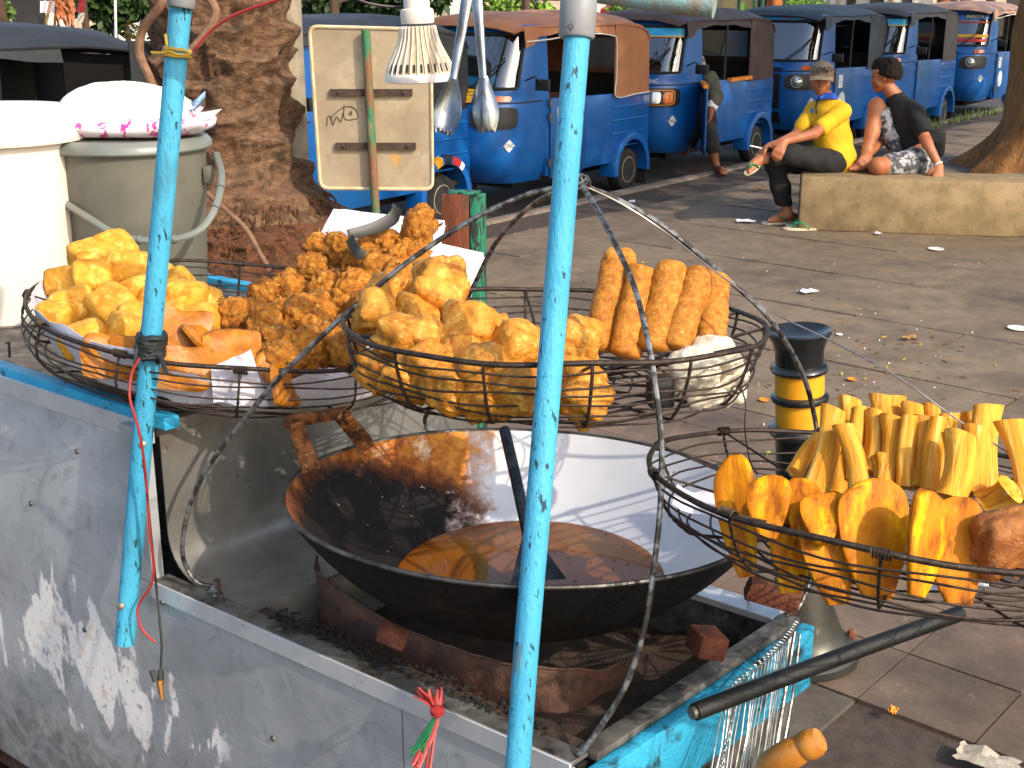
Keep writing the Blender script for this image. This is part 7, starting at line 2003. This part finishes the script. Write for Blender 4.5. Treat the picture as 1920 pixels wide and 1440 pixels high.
# trees beyond the road
def ft_tree(label, x, Y, r_, crown_px, leaf, bark='far_bark', n=900, size=.16, seed=1, h=3.2, lean=(0, 0)):
    X = (x - 960) / FPX * Y
    cr = []
    for (cx, cy, w_, h_) in crown_px:
        c = pd(cx, cy, Y); s = Y / FPX
        cr.append(((c.x, c.y, c.z), (w_ * s, w_ * s * .8, h_ * s)))
    tree('roadside_tree', label, (X, Y, -.09), h, r_, cr, leaf, bark, lean, n, size, 'trees across the road', 1.2, seed)
ft_tree('dark trunked tree with drooping green and yellow leaves at the frame edge', 36, 12.6, .085, [(2, 25, 18, 55), (20, -60, 60, 40)], 'leaf', n=700, size=.12, seed=2, h=2.6)
ft_tree('palm like dark foliage over the iron fence beside the flag', 190, 15.0, .05, [(190, 10, 55, 40), (235, 0, 40, 35), (150, -10, 40, 30)], 'leaf_dark', n=1500, size=.16, seed=3, h=2.3)
ft_tree('dark broadleaf tree above the road sign', 640, 17.5, .09, [(620, -5, 55, 32), (690, 5, 60, 34), (770, -15, 60, 30)], 'leaf_dark', n=1900, size=.15, seed=4, h=2.2)
ft_tree('light green leaning tree behind the hanging forks', 985, 24, .10, [(960, 18, 40, 18), (1010, 25, 36, 16), (900, -5, 40, 20)], 'leaf_light', n=1100, size=.15, seed=5, h=2.2)
ft_tree('small bushy green tree right of the thick blue pole', 1190, 30, .07, [(1180, 30, 26, 22), (1205, 15, 26, 18), (1165, 12, 22, 16)], 'leaf_light', n=1300, size=.16, seed=6, h=1.6)
ft_tree('orange barked tree trunk beside the green posts', 1432, 30, .19, [(1432, -120, 120, 60)], 'leaf', 'orange_bark', n=600, size=.25, seed=7, h=3.4)
ft_tree('brown barked tree trunk beside the white building', 1735, 30, .17, [(1735, -120, 110, 60)], 'leaf', 'orange_bark', n=600, size=.25, seed=8, h=3.4)
ft_tree('rough tree trunk above the pinkish roofed vehicle', 1775, 28, .15, [(1780, -120, 110, 60)], 'leaf', 'orange_bark', n=600, size=.25, seed=9, h=3.2)
ft_tree('grey tree trunk above the pinkish roofed vehicle, next to the rough one', 1820, 30, .12, [(1850, -90, 90, 50)], 'leaf', 'far_bark', n=600, size=.22, seed=10, h=3.2)
# dry hanging leaves by the pillar
q = MB(); rl = random.Random(14)
for i in range(60):
    p = pd(rl.uniform(104, 134), rl.uniform(-20, 28), 13.2 + rl.uniform(-.1, .1)); L = rl.uniform(.06, .16)
    e = p + Vector((rl.uniform(-.03, .05), rl.uniform(-.03, .03), -L)); s_ = Vector((.014, .01, 0))
    q.add([p, p.lerp(e, .5) + s_, e, p.lerp(e, .5) - s_], [(0, 1, 2, 3)])
tag(q.build('hanging_leaves', M_['leaf_dry']), 'orange dry leaves hanging beside the stone gate pillar', 'leaves', kind='stuff')
q = MB()
for i in range(36):
    p = pd(rl.uniform(236, 254), rl.uniform(42, 70), 8.6 + rl.uniform(-.05, .05)); e = p + Vector((rl.uniform(-.06, .06), rl.uniform(-.03, .03), rl.uniform(-.06, .03))); s_ = Vector((.008, .0, .008)); q.add([p, p.lerp(e, .5) + s_, e, p.lerp(e, .5) - s_], [(0, 1, 2, 3)])
tag(q.build('sprig', M_['leaf_yellow']), 'yellow green leaf sprig beside the palm trunk', 'plant')
# round shrub, green posts, parasols, distant people, blue roofs
b = MB(); leaf_cloud(b, pd(1508, 22, 31), (.55, .5, .36), 1500, .09, random.Random(3), .5); tag(b.build('round_shrub', M_['leaf_light']), 'round clipped green shrub beside the white building', 'shrub')
for i, (x, Y, r_, lab) in enumerate(((1368, 32, .045, 'first dark green post in front of the yellow house'), (1396, 32, .04, 'curved top dark green post in front of the yellow house'), (1410, 31, .05, 'dark green post nearest the orange trunk'), (1451, 31, .035, 'dark green post right of the orange trunk'), (835, 20, .05, 'pale grey green post behind the LED bulb'), (1003, 34, .06, 'dark green post behind the thick blue pole'), (1020, 36, .05, 'thin dark green post beside the thick blue pole'), (735, 22, .06, 'dark green post behind the road sign'), (755, 22, .05, 'dark green post between the road sign and the bulb'))):
    X = (x - 960) / FPX * Y; q = MB(); q.tube([(X, Y, -.1), (X, Y, 3.2)], r_, 8); tag(q.build('green_post', M_['green_paint' if i != 4 else 'pole_concrete']), lab, 'post', 'posts across the road')
q = MB(); X = (1378 - 960) / FPX * 32; q.box((X, 32.2, .65), (.14, .08, 1.5)); tag(q.build('green_board', M_['lime'], bevel=.01), 'bright lime green board between the dark green posts', 'board')
for x, y, Y, w_, m, lab in ((970, 26, 34, .55, 'parasol_red', 'red parasol across the road beside the thick blue pole'), (1012, 26, 38, .5, 'parasol_pink', 'pink parasol across the road')):
    c = pd(x, y, Y); t = thing('parasol', lab, 'parasol', (c.x, c.y, -.09), 'parasols across the road')
    q = MB(); q.lathe([(w_, -.12), (w_ * .6, .08), (.02, .2)], 8, Matrix.Translation(c)); q.build('canopy', M_[m], t)
    q = MB(); q.tube([(c.x, c.y, -.09), (c.x, c.y, c.z + .1)], .02, 6); q.build('pole', M_['iron'], t)
for x, y, m, lab in ((1141, 62, 'cloth_red', 'tiny distant person in red across the road'), (1158, 64, 'collar_blue', 'tiny distant person in blue across the road'), (1170, 65, 'shirt_yellow', 'tiny distant person in yellow across the road')):
    Y = 36; c = pd(x, y, Y); t = thing('person', lab, 'person', (c.x, c.y, -.09), 'distant people across the road')
    z = c.z
    pr = limb((Vector((c.x, c.y, z + .22)), .10)), 
    P0 = Vector((c.x, c.y, 0))
    sdf_obj('body', limb((P0 + V3(-.08, 0, -.05), .06), (P0 + V3(-.07, 0, .7), .09)) + limb((P0 + V3(.08, 0, -.05), .06), (P0 + V3(.07, 0, .7), .09)) + limb((P0 + V3(0, 0, .75), .14), (P0 + V3(0, 0, 1.12), .16), (P0 + V3(0, 0, 1.28), .06), (P0 + V3(0, 0, 1.42), .09)) + limb((P0 + V3(.19, 0, 1.15), .05), (P0 + V3(.24, 0, .8), .04)) + limb((P0 + V3(-.19, 0, 1.15), .05), (P0 + V3(-.24, 0, .8), .04)), .03, .035, M_['skin_dark'], t)
    sdf_obj('shirt', limb((P0 + V3(0, 0, .72), .16), (P0 + V3(0, 0, 1.1), .18)) + limb((P0 + V3(.17, 0, 1.15), .07), (P0 + V3(.22, 0, .95), .06)) + limb((P0 + V3(-.17, 0, 1.15), .07), (P0 + V3(-.22, 0, .95), .06)), .03, .035, M_[m], t)
    sdf_obj('hair', limb((P0 + V3(0, .01, 1.47), .085), (P0 + V3(0, .0, 1.5), .08)), .03, .03, M_['hair'], t)
# vehicles parked beyond the row, only their roofs show
def far_car(label, x, y, Y, L, m, m2='windscreen'):
    c = pd(x, y, Y); rz = math.atan2(KD.y, KD.x)
    t = thing('parked_car', label, 'car', (c.x, c.y, -.1), 'cars parked beyond the auto rickshaws')
    t.rotation_euler = (0, 0, rz)
    h = c.z + .1
    b = MB(); st = []
    for xx, zz, ww in ((-L / 2, .5, .74), (-L / 2 + .1, .85, .8), (-L / 2 + .5, .92, .82), (L / 2 - .9, .9, .82), (L / 2 - .1, .72, .8), (L / 2, .45, .74)):
        st.append([Vector((xx, -ww, .28)), Vector((xx, -ww, zz - .08)), Vector((xx, -ww + .08, zz)), Vector((xx, ww - .08, zz)), Vector((xx, ww, zz - .08)), Vector((xx, ww, .28))])
    b.loft(st); b.build('body', M_[m], t, local=True, bevel=.03)
    b = MB(); b.loft([[Vector((xx, -ww, z0)), Vector((xx, ww, z0)), Vector((xx, ww * .86, z1)), Vector((xx, -ww * .86, z1))] for xx, ww, z0, z1 in ((-L / 2 + .25, .76, .9, .95), (-L / 2 + .7, .76, .9, h - .03), (L / 2 - 1.6, .76, .9, h - .03), (L / 2 - .9, .76, .9, .95))]); b.build('windows', M_['black_plastic'], t, local=True)
    b = MB(); b.loft([[Vector((xx, -ww, z)), Vector((xx, -ww * .8, z + .05)), Vector((xx, ww * .8, z + .05)), Vector((xx, ww, z))] for xx, ww, z in ((-L / 2 + .6, .6, h - .06), (-L / 2 + .9, .68, h - .04), (L / 2 - 1.8, .68, h - .04), (L / 2 - 1.5, .6, h - .07))]); b.build('roof', M_[m], t, local=True)
    for sx in (-L / 2 + .7, L / 2 - .8):
        for sy in (-.76, .76):
            b = MB(); b.lathe([(.2, -.09), (.3, -.08), (.31, 0), (.3, .08), (.2, .09)], 20, axis_frame((sx, sy, .31), (sx, sy + .1, .31))); b.build('wheel', M_['rubber'], t, local=True)
    return t
far_car('light blue car roof with black rails behind the tan roofed vehicle', 920, 40, 15.5, 3.8, 'blue_light')
far_car('white car roof behind the thick blue pole', 1040, 46, 19.0, 3.8, 'car_white')
far_car('pale blue car roof behind the grey roofed vehicle', 1545, 28, 22.5, 3.8, 'blue_light')
far_car('white car showing through the iron fence', 115, 66, 19.5, 3.8, 'car_white')
# ================================================================ lettering becomes plain mesh
_fonts = [o for o in COL.objects if o.type == 'FONT']
bpy.context.view_layer.update()
_dg = bpy.context.evaluated_depsgraph_get()
for o in _fonts:
    me = bpy.data.meshes.new_from_object(o.evaluated_get(_dg))
    me.name = 'lettering'
    n = bpy.data.objects.new('lettering_mesh', me)
    COL.objects.link(n)
    n.parent = o.parent
    n.matrix_local = o.matrix_local.copy()
    bpy.data.objects.remove(o)
    n.name = 'lettering'
